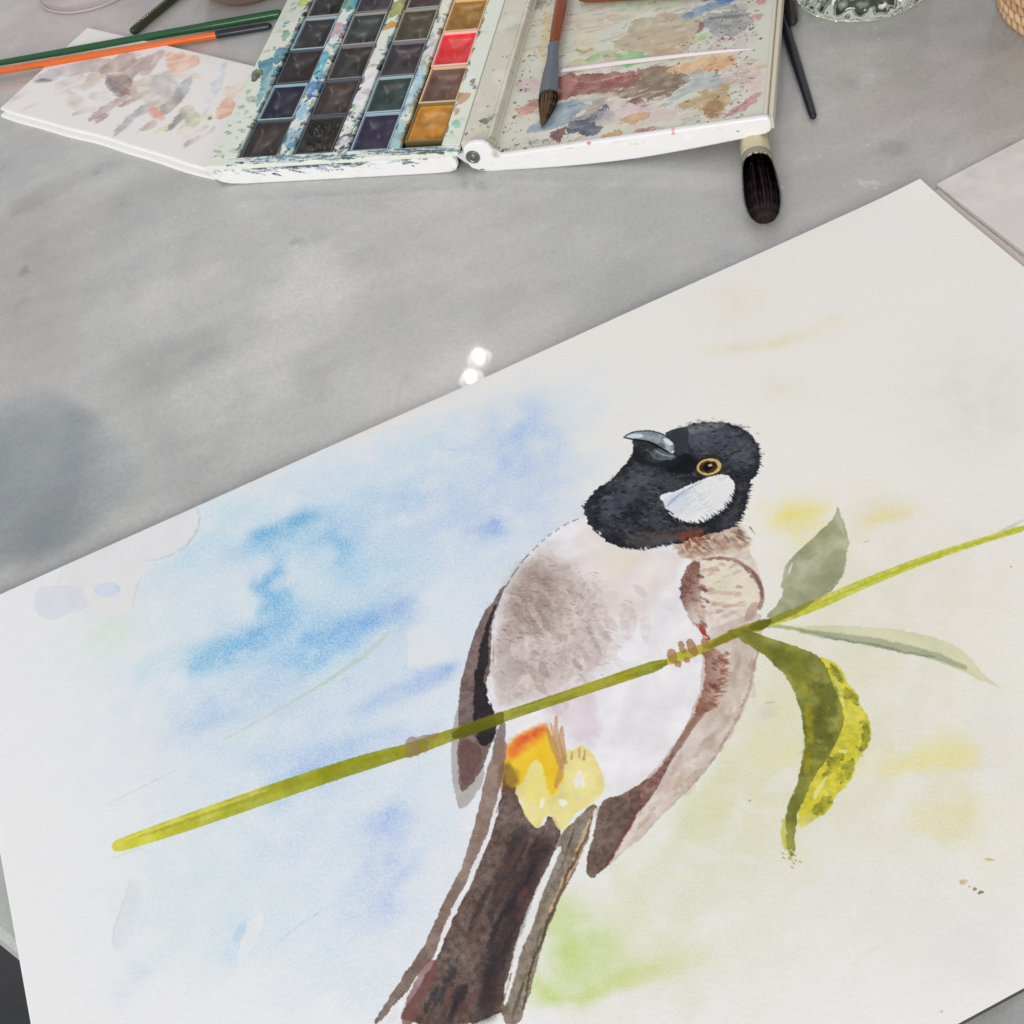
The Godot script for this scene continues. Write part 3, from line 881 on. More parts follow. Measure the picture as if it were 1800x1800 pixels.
func branch_and_bird(c: Sheet) -> void:
	var paper := ph(230, 230, 233)
	var pale := ph(222, 221, 219)
	# hard-edged blooms of the sky wash
	c.wash(pts("51.7 -5.0, 77.1 -5.1, 96.4 -2.8, 95.6 7.3, 91.1 14.7, 84.8 18.3, 77.4 17.7, 70.6 15.1, 68.4 16.8, 70.7 20.6, 66.8 23.7, 63.6 30.1, 61.6 36.0, 52.8 33.5, 39.8 21.5, 36.3 4.3"), ph(225, 225, 226), 0.92, {"blur": 1, "hard": 2.0, "mott": 0.03, "gran": 0.03, "ragged": 0.3, "rk": 1, "crinkle": 2.0})
	c.stroke(pts("95.6 -0.7, 95.3 7.7, 90.9 14.6, 84.8 18.0, 77.7 17.6, 71.1 15.0"), 0.4, 1.1, 0.4, ph(170, 198, 206), 0.55, {"blur": 1, "ragged": 0.6, "rk": 1})
	c.stroke(pts("70.3 20.4, 66.5 24.1, 63.6 30.1, 61.6 36.0"), 0.3, 0.8, 0.3, ph(190, 206, 216), 0.5, {"blur": 1, "ragged": 0.6, "rk": 1})
	c.wash(pts("50.3 17.8, 52.4 16.1, 56.6 17.7, 59.4 21.0, 60.1 23.8, 57.7 25.7, 53.6 24.3, 50.9 21.5"), ph(202, 211, 228), 0.85, {"blur": 1, "hard": 3.0, "rim": 0.4, "ragged": 0.1})
	c.wash(pts("29.7 6.4, 33.8 5.8, 41.8 10.8, 46.9 14.5, 46.7 20.4, 48.2 23.7, 43.5 25.0, 39.5 23.1, 34.9 24.4, 29.4 20.5, 28.0 13.2"), ph(207, 213, 226), 0.55, {"mott": 0.06, "blur": 2, "hard": 2.0, "rim": 0.3})
	c.wash(pts("37.8 137.8, 33.4 145.8, 28.8 153.4, 27.6 157.5, 30.2 160.4, 35.0 156.7, 39.4 149.0, 41.0 141.6"), ph(206, 212, 220), 0.5, {"blur": 3, "hard": 1.2, "from": Vector2(31.1, 148.6), "to": Vector2(38.5, 152.6), "fade": 0.0})
	c.stroke(pts("38.1 137.9, 34.0 144.9, 30.0 151.3, 28.1 155.0, 28.5 158.4"), 0.3, 0.8, 0.2, ph(196, 204, 214), 0.45, {"blur": 1, "ragged": 0.5, "rk": 1})
	c.wash(pts("67.0 171.0, 69.3 169.5, 72.3 170.3, 71.9 173.6, 67.6 177.9, 63.3 181.4, 61.4 181.9, 61.3 178.4, 64.9 174.6"), ph(227, 228, 230), 0.75, {"blur": 1, "hard": 2.0, "rk": 1, "crinkle": 2.5, "mott": 0.05})
	c.wash(pts("66.8 169.3, 67.1 171.9, 64.6 174.4, 61.9 174.9, 61.9 172.6, 64.3 170.3"), ph(190, 212, 232), 0.6, {"blur": 2, "hard": 2.0})
	c.wash(pts("145.3 93.4, 145.9 99.7, 142.0 107.9, 139.4 111.5, 130.4 111.3, 121.1 108.4, 122.3 101.4, 112.9 102.3, 130.8 98.6"), ph(206, 218, 238), 0.22, {"blur": 1, "hard": 2.0, "rim": 0.6, "from": Vector2(141.9, 105.3), "to": Vector2(122.6, 104.2), "fade": 0.3, "mul": true})
	c.wash(pts("190.2 17.4, 197.9 16.2, 207.5 21.9, 208.3 26.7, 203.8 30.6, 194.6 30.0, 189.0 26.3"), ph(222, 226, 238), 0.35, {"blur": 1, "hard": 2.0, "rim": 0.9})
	for q in ["153.9 -1.1, 171.6 -3.6, 196.1 -3.9, 220.8 -3.9, 229.1 -0.1, 216.1 1.5, 201.7 3.6, 188.0 4.5, 176.0 4.4, 164.2 3.7, 157.2 4.6", "108.9 -1.5, 118.5 -2.0, 130.5 -2.8, 131.9 0.5, 122.1 1.7, 112.5 2.2"]:
		c.wash(pts(q), ph(228, 226, 225), 0.92, {"blur": 1, "mott": 0.03, "gran": 0.03, "rk": 1, "ragged": 0.4, "crinkle": 1.5})
	# bare paper left in the yellow wash
	for q in ["279.9 223.8, 283.0 224.3, 284.1 227.5, 283.8 232.3, 279.4 236.5, 277.0 237.2, 277.5 235.0, 278.0 229.1", "282.3 237.7, 281.5 241.8, 282.0 243.6, 278.9 246.7, 276.0 245.1", "218.6 206.0, 223.1 204.7, 229.9 203.0, 232.1 205.6, 228.0 211.7, 223.9 209.8, 220.1 207.3", "184.8 213.7, 186.9 213.3, 188.4 215.3, 189.8 218.0, 185.3 215.6", "201.4 219.7, 204.9 220.0, 207.7 224.7, 208.6 227.5, 204.2 224.3", "272.5 190.2, 274.3 191.7, 275.1 194.1, 272.4 193.9"]:
		c.wash(pts(q), ph(227, 226, 227), 0.42, {"blur": 2, "hard": 2.0, "rk": 1, "ragged": 0.5, "crinkle": 2.5, "mott": 0.05})
	for q in ["259.5 222.3, 274.4 228.3, 284.9 232.1, 282.8 233.9, 271.5 229.6, 260.0 227.2", "214.7 261.1, 225.3 259.8, 231.0 259.2, 232.7 261.9, 225.8 261.8, 218.9 261.6, 214.6 262.8"]:
		c.wash(pts(q), ph(222, 219, 208), 0.25, {"blur": 2, "hard": 2.0, "rk": 1})
	# drying lines of separate blooms
	for q in ["146.2 93.4, 145.9 100.8, 142.2 109.0, 139.1 112.9", "121.5 108.6, 122.2 102.4, 119.4 106.4", "189.7 18.5, 188.8 25.2, 192.4 29.6, 200.9 30.8, 208.5 27.5", "142.9 64.2, 138.3 64.8, 135.1 61.1", "81.2 120.0, 84.8 118.8, 88.5 120.9", "88.2 178.0, 80.6 179.0, 70.7 181.9"]:
		c.stroke(pts(q), 0.2, 0.7, 0.2, ph(182, 202, 226), 0.45, {"blur": 1, "ragged": 0.7, "rk": 1})
	c.wash(pts("147.1 97.7, 152.4 97.1, 156.3 103.3, 156.2 111.1, 149.8 114.6, 143.1 112.7, 143.1 106.0"), ph(226, 227, 232), 0.6, {"blur": 3, "hard": 1.3, "mott": 0.05})
	# pencil lines
	for q in [["141.7 93.9, 136.5 96.7, 128.4 99.3, 119.4 101.3, 110.7 102.8", 2.4], ["119.4 101.3, 108.5 103.1, 93.8 104.5, 83.4 105.5, 77.2 105.8", 1.0], ["60.5 108.8, 50.6 108.8, 36.0 109.0", 0.5], ["33.7 128.7, 37.3 129.1, 43.7 130.2", 0.5]]:
		c.stroke(pts(q[0]), q[1] * 0.5, q[1], 0.3, ph(184, 198, 180), 0.42, {"blur": 1, "ragged": 0.9, "rk": 0, "gran": 0.6})

	# ---- the right-hand leaves behind
	c.wash(pts("249.8 155.9, 254.2 159.6, 259.4 162.7, 264.6 165.6, 271.0 169.5, 281.8 177.5, 289.2 184.2, 294.0 190.0, 296.1 197.0, 295.9 204.0, 296.6 209.5, 297.4 212.5, 295.2 209.1, 292.2 202.5, 288.4 195.6, 280.3 185.9, 273.1 178.7, 262.9 169.6, 257.3 163.5"), ph(214, 213, 178), 0.95, {"col2": ph(204, 207, 172), "vk": 2, "rim": 0.25, "ragged": 0.15, "mott": 0.06})
	c.stroke(pts("257.7 163.5, 263.4 168.9, 273.6 178.0, 280.9 185.1, 289.1 194.6, 293.0 201.4"), 1.2, 3.4, 1.6, ph(120, 132, 100), 0.5, {"blur": 2, "hard": 1.3})
	c.stroke(pts("248.3 155.0, 251.0 157.4, 256.5 162.0, 262.9 168.4"), 1.4, 1.6, 0.5, ph(150, 158, 110), 0.6, {"blur": 1, "rk": 1, "ragged": 0.4})
	c.stroke(pts("263.0 169.5, 273.1 178.7, 280.3 185.9, 287.2 193.4"), 0.5, 0.9, 0.5, ph(104, 118, 92), 0.55, {"blur": 1, "ragged": 0.6})
	c.wash(pts("295.0 127.3, 293.0 129.2, 290.6 131.1, 283.8 133.7, 275.6 136.2, 269.4 138.5, 264.6 142.3, 261.4 145.8, 262.3 146.8, 259.1 151.2, 250.6 154.1, 255.2 156.6, 262.6 157.5, 272.8 156.4, 279.2 154.3, 284.9 148.4, 290.4 141.0, 292.3 135.1, 293.2 131.6"), ph(168, 171, 138), 0.95, {"col2": ph(146, 150, 116), "vk": 2, "rim": 0.3, "ragged": 0.15})
	c.wash(pts("286.8 142.4, 285.8 145.9, 278.7 153.2, 270.8 155.7, 261.9 156.6, 261.5 153.7, 269.6 150.8, 276.3 146.8, 280.3 143.8"), ph(144, 149, 116), 0.5, {"blur": 2, "hard": 2.0, "rim": 0.5, "rk": 1})
	c.wash(pts("269.4 138.5, 264.7 141.8, 262.2 146.2, 266.1 143.2, 270.1 140.2"), ph(178, 182, 162), 0.6, {"blur": 1})
	c.stroke(pts("269.9 140.1, 267.9 141.6, 266.4 143.4"), 0.3, 0.6, 0.2, paper, 0.9)
	c.stroke(pts("277.7 154.7, 275.2 156.3, 273.3 157.0"), 0.2, 0.9, 0.2, paper, 0.9)
	c.wash(pts("292.0 130.0, 295.0 127.3, 292.2 134.5, 290.1 140.5, 290.0 135.9"), ph(182, 188, 164), 0.6, {"blur": 1})

	# ---- the bird's body: pale ground first
	c.wash(pts("219.4 84.1, 211.1 84.3, 202.3 86.5, 192.2 91.9, 184.0 98.2, 175.9 107.0, 168.5 118.5, 163.4 130.7, 160.5 141.3, 159.6 151.7, 169.0 155.7, 177.3 167.3, 180.9 176.1, 178.2 185.5, 186.7 187.6, 200.7 182.9, 212.2 176.0, 222.8 165.7, 230.7 153.1, 232.2 143.7, 234.1 131.6, 242.6 121.8, 240.9 110.7, 229.9 98.0"), ph(232, 230, 233), 0.9, {"blur": 2, "hard": 2.0})
	c.wash(pts("220.9 89.3, 224.4 100.3, 232.3 110.5, 241.0 117.1, 235.8 124.5, 223.9 130.8, 215.0 136.0, 208.6 132.1, 204.5 119.0, 204.6 105.2, 210.9 91.8"), ph(224, 214, 216), 0.7, {"blur": 4, "hard": 1.2, "col2": ph(228, 216, 206)})
	c.wash(pts("221.5 100.8, 229.2 108.0, 222.8 116.5, 216.8 115.5, 215.6 109.2"), ph(226, 218, 190), 0.5, {"blur": 5, "hard": 1.0})
	c.wash(pts("200.7 89.9, 205.7 95.9, 206.6 106.5, 209.7 119.5, 208.6 129.5, 201.7 140.9, 194.5 146.5, 185.4 146.1, 176.0 144.5, 167.1 141.8, 162.5 138.6, 165.7 127.1, 172.9 113.2, 181.4 102.2, 191.2 94.1"), ph(190, 173, 167), 0.82, {"blur": 5, "hard": 1.1, "rk": 2, "ragged": 0.2, "col2": ph(208, 195, 190), "gran": 0.25})
	c.wash(pts("195.3 92.3, 200.4 95.5, 202.1 103.7, 199.7 113.3, 192.5 119.7, 185.6 120.9, 179.0 116.9, 178.5 108.6, 186.2 98.1"), ph(146, 126, 118), 0.66, {"blur": 5, "hard": 1.0, "rk": 2, "ragged": 0.2, "gran": 0.4})
	c.wash(pts("174.4 111.5, 180.0 112.2, 180.5 123.1, 172.6 136.2, 165.7 137.5, 164.7 131.5"), ph(172, 158, 156), 0.45, {"blur": 3, "hard": 1.4, "rk": 1})
	# short downward strokes that model the breast, fading to the right
	var breast := pts("196.3 90.0, 208.2 97.5, 214.6 111.4, 223.9 122.7, 228.7 133.7, 216.7 144.7, 202.3 148.7, 186.8 147.4, 171.9 144.6, 162.6 139.1, 165.7 127.1, 174.4 111.5, 182.6 101.5")
	for i in 190:
		var p := Vector2(184.1, 117.3) + Vector2(absf(rng.randfn(0, 26.0)) - 10.0, rng.randfn(0, 19.0))
		if not Geometry2D.is_point_in_polygon(p, breast): continue
		var fadeout := clampf(1.15 - (p.x - Vector2(184.1, 117.3).x) / 46.0, 0.2, 1.0)
		var d := Vector2(rng.randf_range(-0.6, 1.0), rng.randf_range(3.0, 8.5))
		c.stroke(PackedVector2Array([p, p + d * 0.5 + Vector2(rng.randf_range(-0.6, 0.6), 0), p + d]), 0.6, rng.randf_range(1.6, 4.2), 0.8, [ph(168, 148, 142), ph(190, 172, 168), ph(206, 194, 192), ph(150, 130, 124), ph(214, 202, 190)][i % 5], rng.randf_range(0.2, 0.5) * fadeout, {"blur": 1 + i % 2, "hard": 1.6, "rk": 1, "ragged": 0.45, "rim": 0.35})
	for q in ["205.2 113.9, 208.5 110.5, 211.0 112.5, 210.2 118.6, 205.8 124.1, 202.3 125.2, 201.8 120.0", "213.4 124.4, 217.9 124.4, 216.0 134.0, 209.7 140.6, 208.2 137.1", "216.0 134.0, 219.9 133.7, 217.5 140.0, 212.5 144.8", "202.1 136.0, 206.6 136.1, 203.6 144.5, 198.0 147.6"]:
		c.wash(pts(q), ph(202, 186, 182), 0.45, {"blur": 1, "rim": 0.5, "rk": 1, "ragged": 0.3, "col2": ph(222, 212, 208)})
	c.wash(pts("177.8 143.1, 185.7 145.3, 192.7 151.9, 188.1 159.7, 187.6 166.4, 181.1 167.7, 176.9 162.5, 175.8 154.5"), ph(214, 200, 206), 0.6, {"blur": 4, "hard": 1.2, "rk": 1, "ragged": 0.3})
	c.wash(pts("193.4 162.7, 206.7 156.2, 215.9 161.6, 208.6 171.6, 194.7 179.5, 185.4 178.7"), ph(222, 220, 224), 0.5, {"blur": 4, "hard": 1.0})
	# scratchy feathering over the grey breast
	for i in 640:
		var p := Vector2(187.8, 111.5) + Vector2(rng.randfn(0, 12.0), rng.randfn(0, 17.0))
		if not Geometry2D.is_point_in_polygon(p, breast): continue
		var d := Vector2(rng.randf_range(0.8, 2.4), 0).rotated(rng.randf_range(0.5, 1.3))
		c.hair(p, p + d, rng.randf_range(0.25, 0.55), ph(116, 96, 92) if rng.randf() < 0.55 else ph(226, 218, 214), rng.randf_range(0.08, 0.3))
	# back outline in broken dashes
	for q in ["217.7 84.8, 215.2 84.5", "214.0 84.3, 211.5 84.8", "210.1 84.9, 208.1 85.4", "206.7 85.6, 204.9 86.0", "203.7 86.4, 202.0 87.2", "200.4 87.7, 197.7 88.9", "196.1 89.6, 192.0 91.7", "190.8 92.7, 186.4 95.7", "185.7 96.4, 183.0 98.6"]:
		c.stroke(pts(q), 0.5, 0.9, 0.5, ph(104, 92, 86), 0.7, {"blur": 1, "ragged": 0.4})

	# ---- shoulder and right flank
	c.wash(pts("241.5 116.3, 249.5 119.0, 262.8 118.7, 261.1 127.7, 258.9 137.4, 255.5 146.1, 250.9 151.2, 243.2 153.0, 232.8 149.3, 233.2 141.8, 236.4 130.4, 242.5 121.7"), ph(222, 212, 198), 0.85, {"blur": 1, "col2": ph(214, 196, 186), "rk": 1, "rim": 0.2})
	c.wash(pts("246.0 123.9, 252.4 127.6, 255.7 134.1, 255.1 141.8, 251.7 147.7, 246.1 148.0, 241.7 141.6, 241.5 133.5"), ph(226, 219, 192), 0.7, {"blur": 3, "hard": 1.3})
	c.wash(pts("232.0 147.8, 242.7 150.1, 252.1 150.6, 246.5 160.1, 240.2 167.4, 230.2 178.5, 221.2 185.2, 210.0 192.1, 199.1 196.7, 187.7 200.4, 176.7 203.7, 167.9 206.5, 163.5 206.5, 167.3 200.2, 173.6 193.4, 186.8 188.1, 200.0 183.4, 211.9 175.8, 222.4 165.4"), ph(208, 194, 188), 0.85, {"blur": 1, "hard": 2.0, "col2": ph(192, 172, 160), "vk": 2, "rim": 0.45, "ragged": 0.15})
	c.wash(pts("240.6 154.0, 247.2 155.4, 240.1 166.2, 229.6 176.8, 221.2 181.1, 224.9 171.7, 233.7 162.4"), ph(190, 174, 160), 0.5, {"blur": 2, "hard": 2.0, "rk": 1, "rim": 0.3})
	c.wash(pts("191.6 193.0, 203.3 188.8, 208.7 189.6, 197.4 196.2, 183.8 200.7, 172.7 204.3, 171.7 202.6, 179.2 198.6"), ph(226, 216, 208), 0.55, {"blur": 2, "hard": 1.6})
	c.wash(pts("243.1 121.8, 239.0 123.2, 234.7 127.7, 231.9 133.0, 230.1 141.4, 230.8 147.0, 232.4 150.1, 234.7 145.2, 237.4 136.4, 241.1 128.9, 244.5 124.3"), ph(118, 80, 70), 0.95, {"from": Vector2(233.8, 131.4), "to": Vector2(238.8, 137.7), "fade": 0.3, "blur": 2, "hard": 2.2, "rk": 1, "ragged": 0.35, "col2": ph(154, 112, 98), "gran": 0.5})
	c.stroke(pts("245.6 123.4, 251.9 126.1, 255.3 130.8, 257.0 136.0, 256.6 142.2, 254.5 146.8, 250.9 150.4"), 0.8, 1.8, 1.2, ph(134, 98, 86), 0.75, {"blur": 1, "ragged": 0.6, "rk": 1})
	c.stroke(pts("257.1 135.8, 256.7 142.3, 254.3 147.2"), 0.3, 1.1, 0.4, ph(92, 66, 58), 0.6, {"blur": 1, "ragged": 0.6})
	c.wash(pts("247.8 148.5, 251.5 146.6, 252.4 148.7, 249.0 152.3, 244.6 152.8"), ph(178, 142, 128), 0.6, {"blur": 1, "rim": 0.5})
	for i in 46:
		var k := rng.randf()
		var p := Vector2(241.6, 128.1).lerp(Vector2(235.3, 147.2), k) + Vector2(absf(rng.randfn(0, 6.5)), rng.randf_range(-3, 3))
		var d := Vector2(rng.randf_range(1.6, 4.4), rng.randf_range(0.2, 1.8))
		c.stroke(PackedVector2Array([p, p + d * 0.5 + Vector2(0, -0.4), p + d]), 0.5, rng.randf_range(1.0, 2.0), 0.4, [ph(176, 140, 126), ph(196, 164, 150), ph(222, 212, 204)][i % 3], rng.randf_range(0.3, 0.65), {"blur": 1, "hard": 1.6, "rk": 1})
	c.wash(pts("229.1 153.1, 231.7 155.7, 233.0 159.4, 230.5 165.3, 225.6 171.1, 219.7 175.2, 214.8 175.6, 215.3 173.1, 221.3 168.1, 225.3 162.3"), ph(128, 82, 68), 0.95, {"from": Vector2(221.2, 163.8), "to": Vector2(228.7, 169.1), "fade": 0.25, "blur": 2, "hard": 2.0, "rk": 1, "ragged": 0.45, "col2": ph(168, 120, 100), "gran": 0.5})
	c.fringe(pts("233.0 159.4, 230.5 165.3, 225.6 171.1, 219.7 175.2"), Vector2(3.4, 1.2), 0.8, 0.9, ph(158, 112, 94), 0.5)
	c.stroke(pts("215.1 174.4, 211.2 177.2, 206.3 180.3"), 2.0, 2.4, 0.8, ph(150, 116, 102), 0.6, {"blur": 1, "ragged": 0.5, "rk": 1})
	for q in [["231.3 146.8, 231.9 153.3, 230.8 150.1", 1.6], ["230.8 143.9, 232.3 149.5", 0.7], ["227.1 156.0, 225.8 153.2", 0.8]]:
		c.stroke(pts(q[0]), 0.4, q[1], 0.4, ph(150, 60, 44), 0.85, {"blur": 1})
	c.wash(pts("232.1 145.3, 233.1 148.9, 231.2 150.8, 231.0 148.2"), ph(156, 60, 40), 0.85)
	for i in 60:
		var top := i % 2 == 0
		var p: Vector2 = (Vector2(238.8, 125.3).lerp(Vector2(232.5, 145.5), rng.randf()) if top else Vector2(231.1, 158.4).lerp(Vector2(217.4, 174.4), rng.randf())) + Vector2(rng.randf_range(-2.5, 3.5), 0)
		var d := Vector2(rng.randf_range(0.4, 1.6), rng.randf_range(1.6, 3.6))
		c.stroke(PackedVector2Array([p, p + d * 0.5, p + d]), 0.3, rng.randf_range(0.7, 1.6), 0.3, [ph(92, 58, 50), ph(170, 128, 112), ph(116, 76, 66)][i % 3], rng.randf_range(0.3, 0.6), {"blur": 1, "ragged": 0.5, "rk": 1})
	c.stroke(pts("220.0 172.6, 214.8 175.6, 208.3 179.6, 202.5 183.1, 197.2 185.8"), 2.2, 2.2, 1.6, ph(134, 96, 82), 0.7, {"blur": 1, "ragged": 0.5, "rk": 1})
	for i in 70:
		var k := rng.randf()
		var a0 := Vector2(242.6, 157.7).lerp(Vector2(228.0, 178.2), k * 2.0) if k < 0.5 else Vector2(228.0, 178.2).lerp(Vector2(181.4, 201.8), k * 2.0 - 1.0)
		var dir := (Vector2(228.0, 178.2) - Vector2(242.6, 157.7) if k < 0.5 else Vector2(181.4, 201.8) - Vector2(228.0, 178.2)).normalized()
		var p := a0 + Vector2(rng.randf_range(-5, 4), rng.randf_range(-3, 3))
		var d := dir.rotated(rng.randf_range(-0.25, 0.25)) * rng.randf_range(4, 11)
		c.stroke(PackedVector2Array([p - d * 0.5, p + Vector2(rng.randf_range(-0.5, 0.5), 0), p + d * 0.5]), 0.5, rng.randf_range(1.0, 3.6), 0.5, [ph(180, 158, 146), ph(216, 204, 194), ph(166, 142, 128), ph(226, 218, 206), ph(200, 178, 156)][i % 5], rng.randf_range(0.2, 0.5), {"blur": 2, "hard": 1.5, "rk": 1, "ragged": 0.5, "rim": 0.3})
	c.stroke(pts("246.5 160.1, 240.2 167.4, 230.2 178.5, 221.2 185.2, 210.0 192.1, 199.1 196.7"), 0.3, 0.8, 0.3, ph(160, 134, 116), 0.5, {"blur": 1, "ragged": 0.8, "rk": 1})
	# right wing tip
	c.wash(pts("203.9 182.0, 200.6 183.8, 196.9 185.6, 188.2 187.6, 184.9 187.5, 183.0 194.9, 186.3 195.1, 194.2 190.1, 201.6 184.8"), ph(116, 82, 74), 0.92, {"blur": 1, "rk": 1, "ragged": 0.25, "col2": ph(144, 110, 100)})
	c.wash(pts("176.5 186.6, 180.2 186.6, 183.3 187.5, 186.4 187.5, 188.0 188.0, 187.2 193.4, 182.3 197.0, 178.0 199.6, 173.5 202.8, 167.9 206.5, 164.7 207.1, 163.2 207.1, 163.1 204.3, 167.2 198.1, 172.9 191.0"), ph(92, 74, 66), 0.96, {"blur": 1, "rk": 0, "ragged": 0.12, "col2": ph(112, 92, 82), "rim": 0.2})
	c.stroke(pts("186.2 193.8, 179.9 198.1, 174.2 202.0, 168.5 206.0"), 0.6, 1.4, 0.5, ph(108, 60, 56), 0.6, {"blur": 1, "ragged": 0.5})

	# ---- left wing
	c.wash(pts("152.4 131.7, 147.6 138.6, 142.9 147.7, 139.5 157.1, 137.9 165.5, 138.0 168.1, 142.7 166.9, 148.5 162.2, 150.2 156.4, 149.1 146.6"), ph(166, 160, 156), 0.85, {"blur": 1, "rim": 0.4})
	c.wash(pts("184.4 97.3, 179.6 99.4, 173.4 103.9, 167.9 109.1, 163.4 114.4, 157.0 123.4, 151.6 132.7, 146.6 145.1, 142.4 154.3, 140.3 161.6, 141.5 162.7, 145.8 161.1, 150.8 156.8, 155.3 151.6, 158.4 148.2, 160.8 141.5, 161.2 134.9, 162.6 129.2, 166.1 126.3, 170.8 113.6, 177.8 103.8, 182.0 99.8"), ph(98, 80, 76), 0.97, {"blur": 1, "rk": 0, "ragged": 0.12, "col2": ph(126, 104, 98), "vk": 1, "rim": 0.35})
	c.wash(pts("180.8 100.7, 175.0 105.3, 168.7 112.3, 163.5 120.7, 158.3 130.2, 154.4 137.7, 151.4 146.9, 152.7 152.3, 156.3 152.1, 158.7 148.3, 160.5 140.3, 161.5 132.1, 163.4 126.7, 166.8 122.6, 170.3 113.3, 176.3 105.1"), ph(42, 38, 42), 0.93, {"blur": 2, "hard": 2.0, "rk": 1, "ragged": 0.45, "gran": 0.4})
	c.wash(pts("146.9 145.3, 150.1 147.1, 152.2 153.4, 146.0 159.9, 141.7 161.9, 142.3 156.5"), ph(104, 74, 74), 0.65, {"blur": 2, "hard": 2.0, "rk": 1})
	c.wash(pts("161.8 144.9, 161.9 148.3, 157.7 156.1, 153.5 160.5, 153.3 156.4, 156.8 151.0"), ph(116, 104, 100), 0.8, {"blur": 1})
	c.wash(pts("180.4 101.5, 177.4 104.6, 172.5 113.0, 168.4 123.6, 166.1 126.3, 171.6 115.1, 176.0 106.0"), ph(150, 138, 134), 0.6, {"blur": 1})
	for i in 26:
		var p := Vector2(163.4, 128.2).lerp(Vector2(160.5, 137.9), rng.randf()) + Vector2(rng.randf_range(-0.8, 1.6), 0)
		c.hair(p, p + Vector2(rng.randf_range(-0.6, 1.2), rng.randf_range(1.2, 2.6)), rng.randf_range(0.4, 0.8), ph(232, 231, 233), rng.randf_range(0.6, 1.0))

	# ---- tail
	c.wash(pts("159.6 151.2, 159.0 156.4, 153.0 165.2, 147.4 174.7, 141.9 180.7, 136.0 185.9, 130.3 191.0, 122.6 197.4, 114.6 206.5, 109.5 208.6, 103.0 212.8, 98.6 214.4, 93.2 216.9, 92.0 216.3, 102.1 209.5, 109.3 205.0, 116.5 198.8, 126.4 189.7, 136.4 179.3, 141.9 172.5, 147.4 163.8, 153.5 156.0"), ph(140, 116, 102), 0.96, {"blur": 1, "ragged": 0.15, "col2": ph(112, 92, 82), "rim": 0.45, "from": Vector2(157.1, 155.8), "to": Vector2(101.7, 210.7)})
	c.wash(pts("158.3 157.9, 153.3 165.4, 150.0 170.9, 144.0 179.6, 132.9 190.5, 123.1 198.9, 115.0 207.1, 108.5 212.1, 101.9 215.8, 98.4 219.6, 124.0 232.7, 130.9 220.6, 141.1 208.8, 150.7 200.3, 158.0 193.5, 162.5 190.0, 162.0 182.1, 156.3 186.3, 154.8 181.3, 154.7 174.6, 156.4 168.9, 157.4 162.8"), ph(80, 62, 58), 0.98, {"blur": 1, "ragged": 0.12, "col2": ph(100, 80, 72), "vk": 1, "rim": 0.3})
	c.wash(pts("154.0 188.8, 158.5 189.2, 158.1 193.1, 151.8 197.7, 144.7 205.6, 136.3 214.3, 128.9 221.3, 122.3 231.9, 116.9 229.1, 125.8 216.1, 136.7 203.2, 145.9 194.5"), ph(54, 46, 48), 0.7, {"blur": 4, "hard": 1.3})
	c.wash(pts("151.0 180.9, 154.3 184.0, 149.6 190.5, 140.9 197.7, 133.6 205.4, 130.9 204.0, 138.6 194.5, 145.8 186.3"), ph(48, 44, 48), 0.6, {"blur": 3, "hard": 1.3})
	c.wash(pts("110.7 206.4, 114.9 207.5, 112.2 212.6, 106.4 216.7, 102.1 221.5, 98.4 219.6, 102.6 214.8"), ph(122, 80, 78), 0.75, {"blur": 2, "hard": 2.0, "rk": 1, "rim": 0.3})
	for i in 34:
		var k := rng.randf()
		var p := Vector2(155.5, 187.6).lerp(Vector2(111.8, 224.8), k) + Vector2(rng.randf_range(-8, 9), rng.randf_range(-6, 6))
		var d := (Vector2(111.8, 224.8) - Vector2(155.5, 187.6)).normalized() * rng.randf_range(4, 13)
		c.stroke(PackedVector2Array([p - d * 0.5, p, p + d * 0.5]), 0.4, rng.randf_range(1.2, 3.0), 0.4, [ph(44, 42, 50), ph(104, 70, 66), ph(60, 50, 50)][i % 3], rng.randf_range(0.25, 0.6), {"blur": 2, "hard": 1.4, "rk": 1, "ragged": 0.4})
	for q in ["119.2 210.8, 116.3 213.7, 112.7 217.4", "118.6 217.4, 116.9 219.0, 114.4 221.8", "114.1 215.7, 110.7 219.0, 109.2 220.3", "131.9 210.1, 128.2 215.6, 124.8 221.0"]:
		c.stroke(pts(q), 0.6, 3.4, 0.6, ph(46, 48, 56), 0.55, {"blur": 3, "hard": 1.4, "rk": 1, "ragged": 0.7})
	c.stroke(pts("152.7 165.9, 150.0 169.6, 145.8 175.9, 142.1 180.2, 135.5 186.9, 128.3 193.7, 122.9 198.1, 118.1 202.8, 114.6 206.5"), 0.5, 1.7, 0.4, ph(230, 229, 230), 0.98, {"blur": 1, "ragged": 0.25})
	c.wash(pts("161.9 191.1, 166.0 188.4, 171.0 187.0, 175.5 186.3, 174.9 188.3, 171.1 192.4, 166.5 196.9, 159.0 203.4, 147.7 212.4, 139.2 222.2, 130.8 232.8, 128.4 235.0, 124.0 232.7, 128.6 225.1, 133.3 220.1, 138.2 215.3, 148.6 204.6, 157.6 195.7"), ph(110, 98, 86), 0.96, {"blur": 1, "ragged": 0.15, "col2": ph(134, 120, 104), "rim": 0.4})
	c.stroke(pts("174.2 187.5, 168.5 193.1, 160.2 201.1, 152.6 207.2, 148.1 210.9"), 0.8, 1.9, 0.6, ph(208, 180, 140), 0.75, {"blur": 1, "ragged": 0.5, "rk": 1})
	c.stroke(pts("172.9 189.3, 166.5 195.7, 158.5 202.5, 149.2 210.0, 140.0 220.0, 130.7 232.1"), 0.4, 1.0, 0.5, ph(70, 54, 44), 0.7, {"blur": 1, "ragged": 0.4})
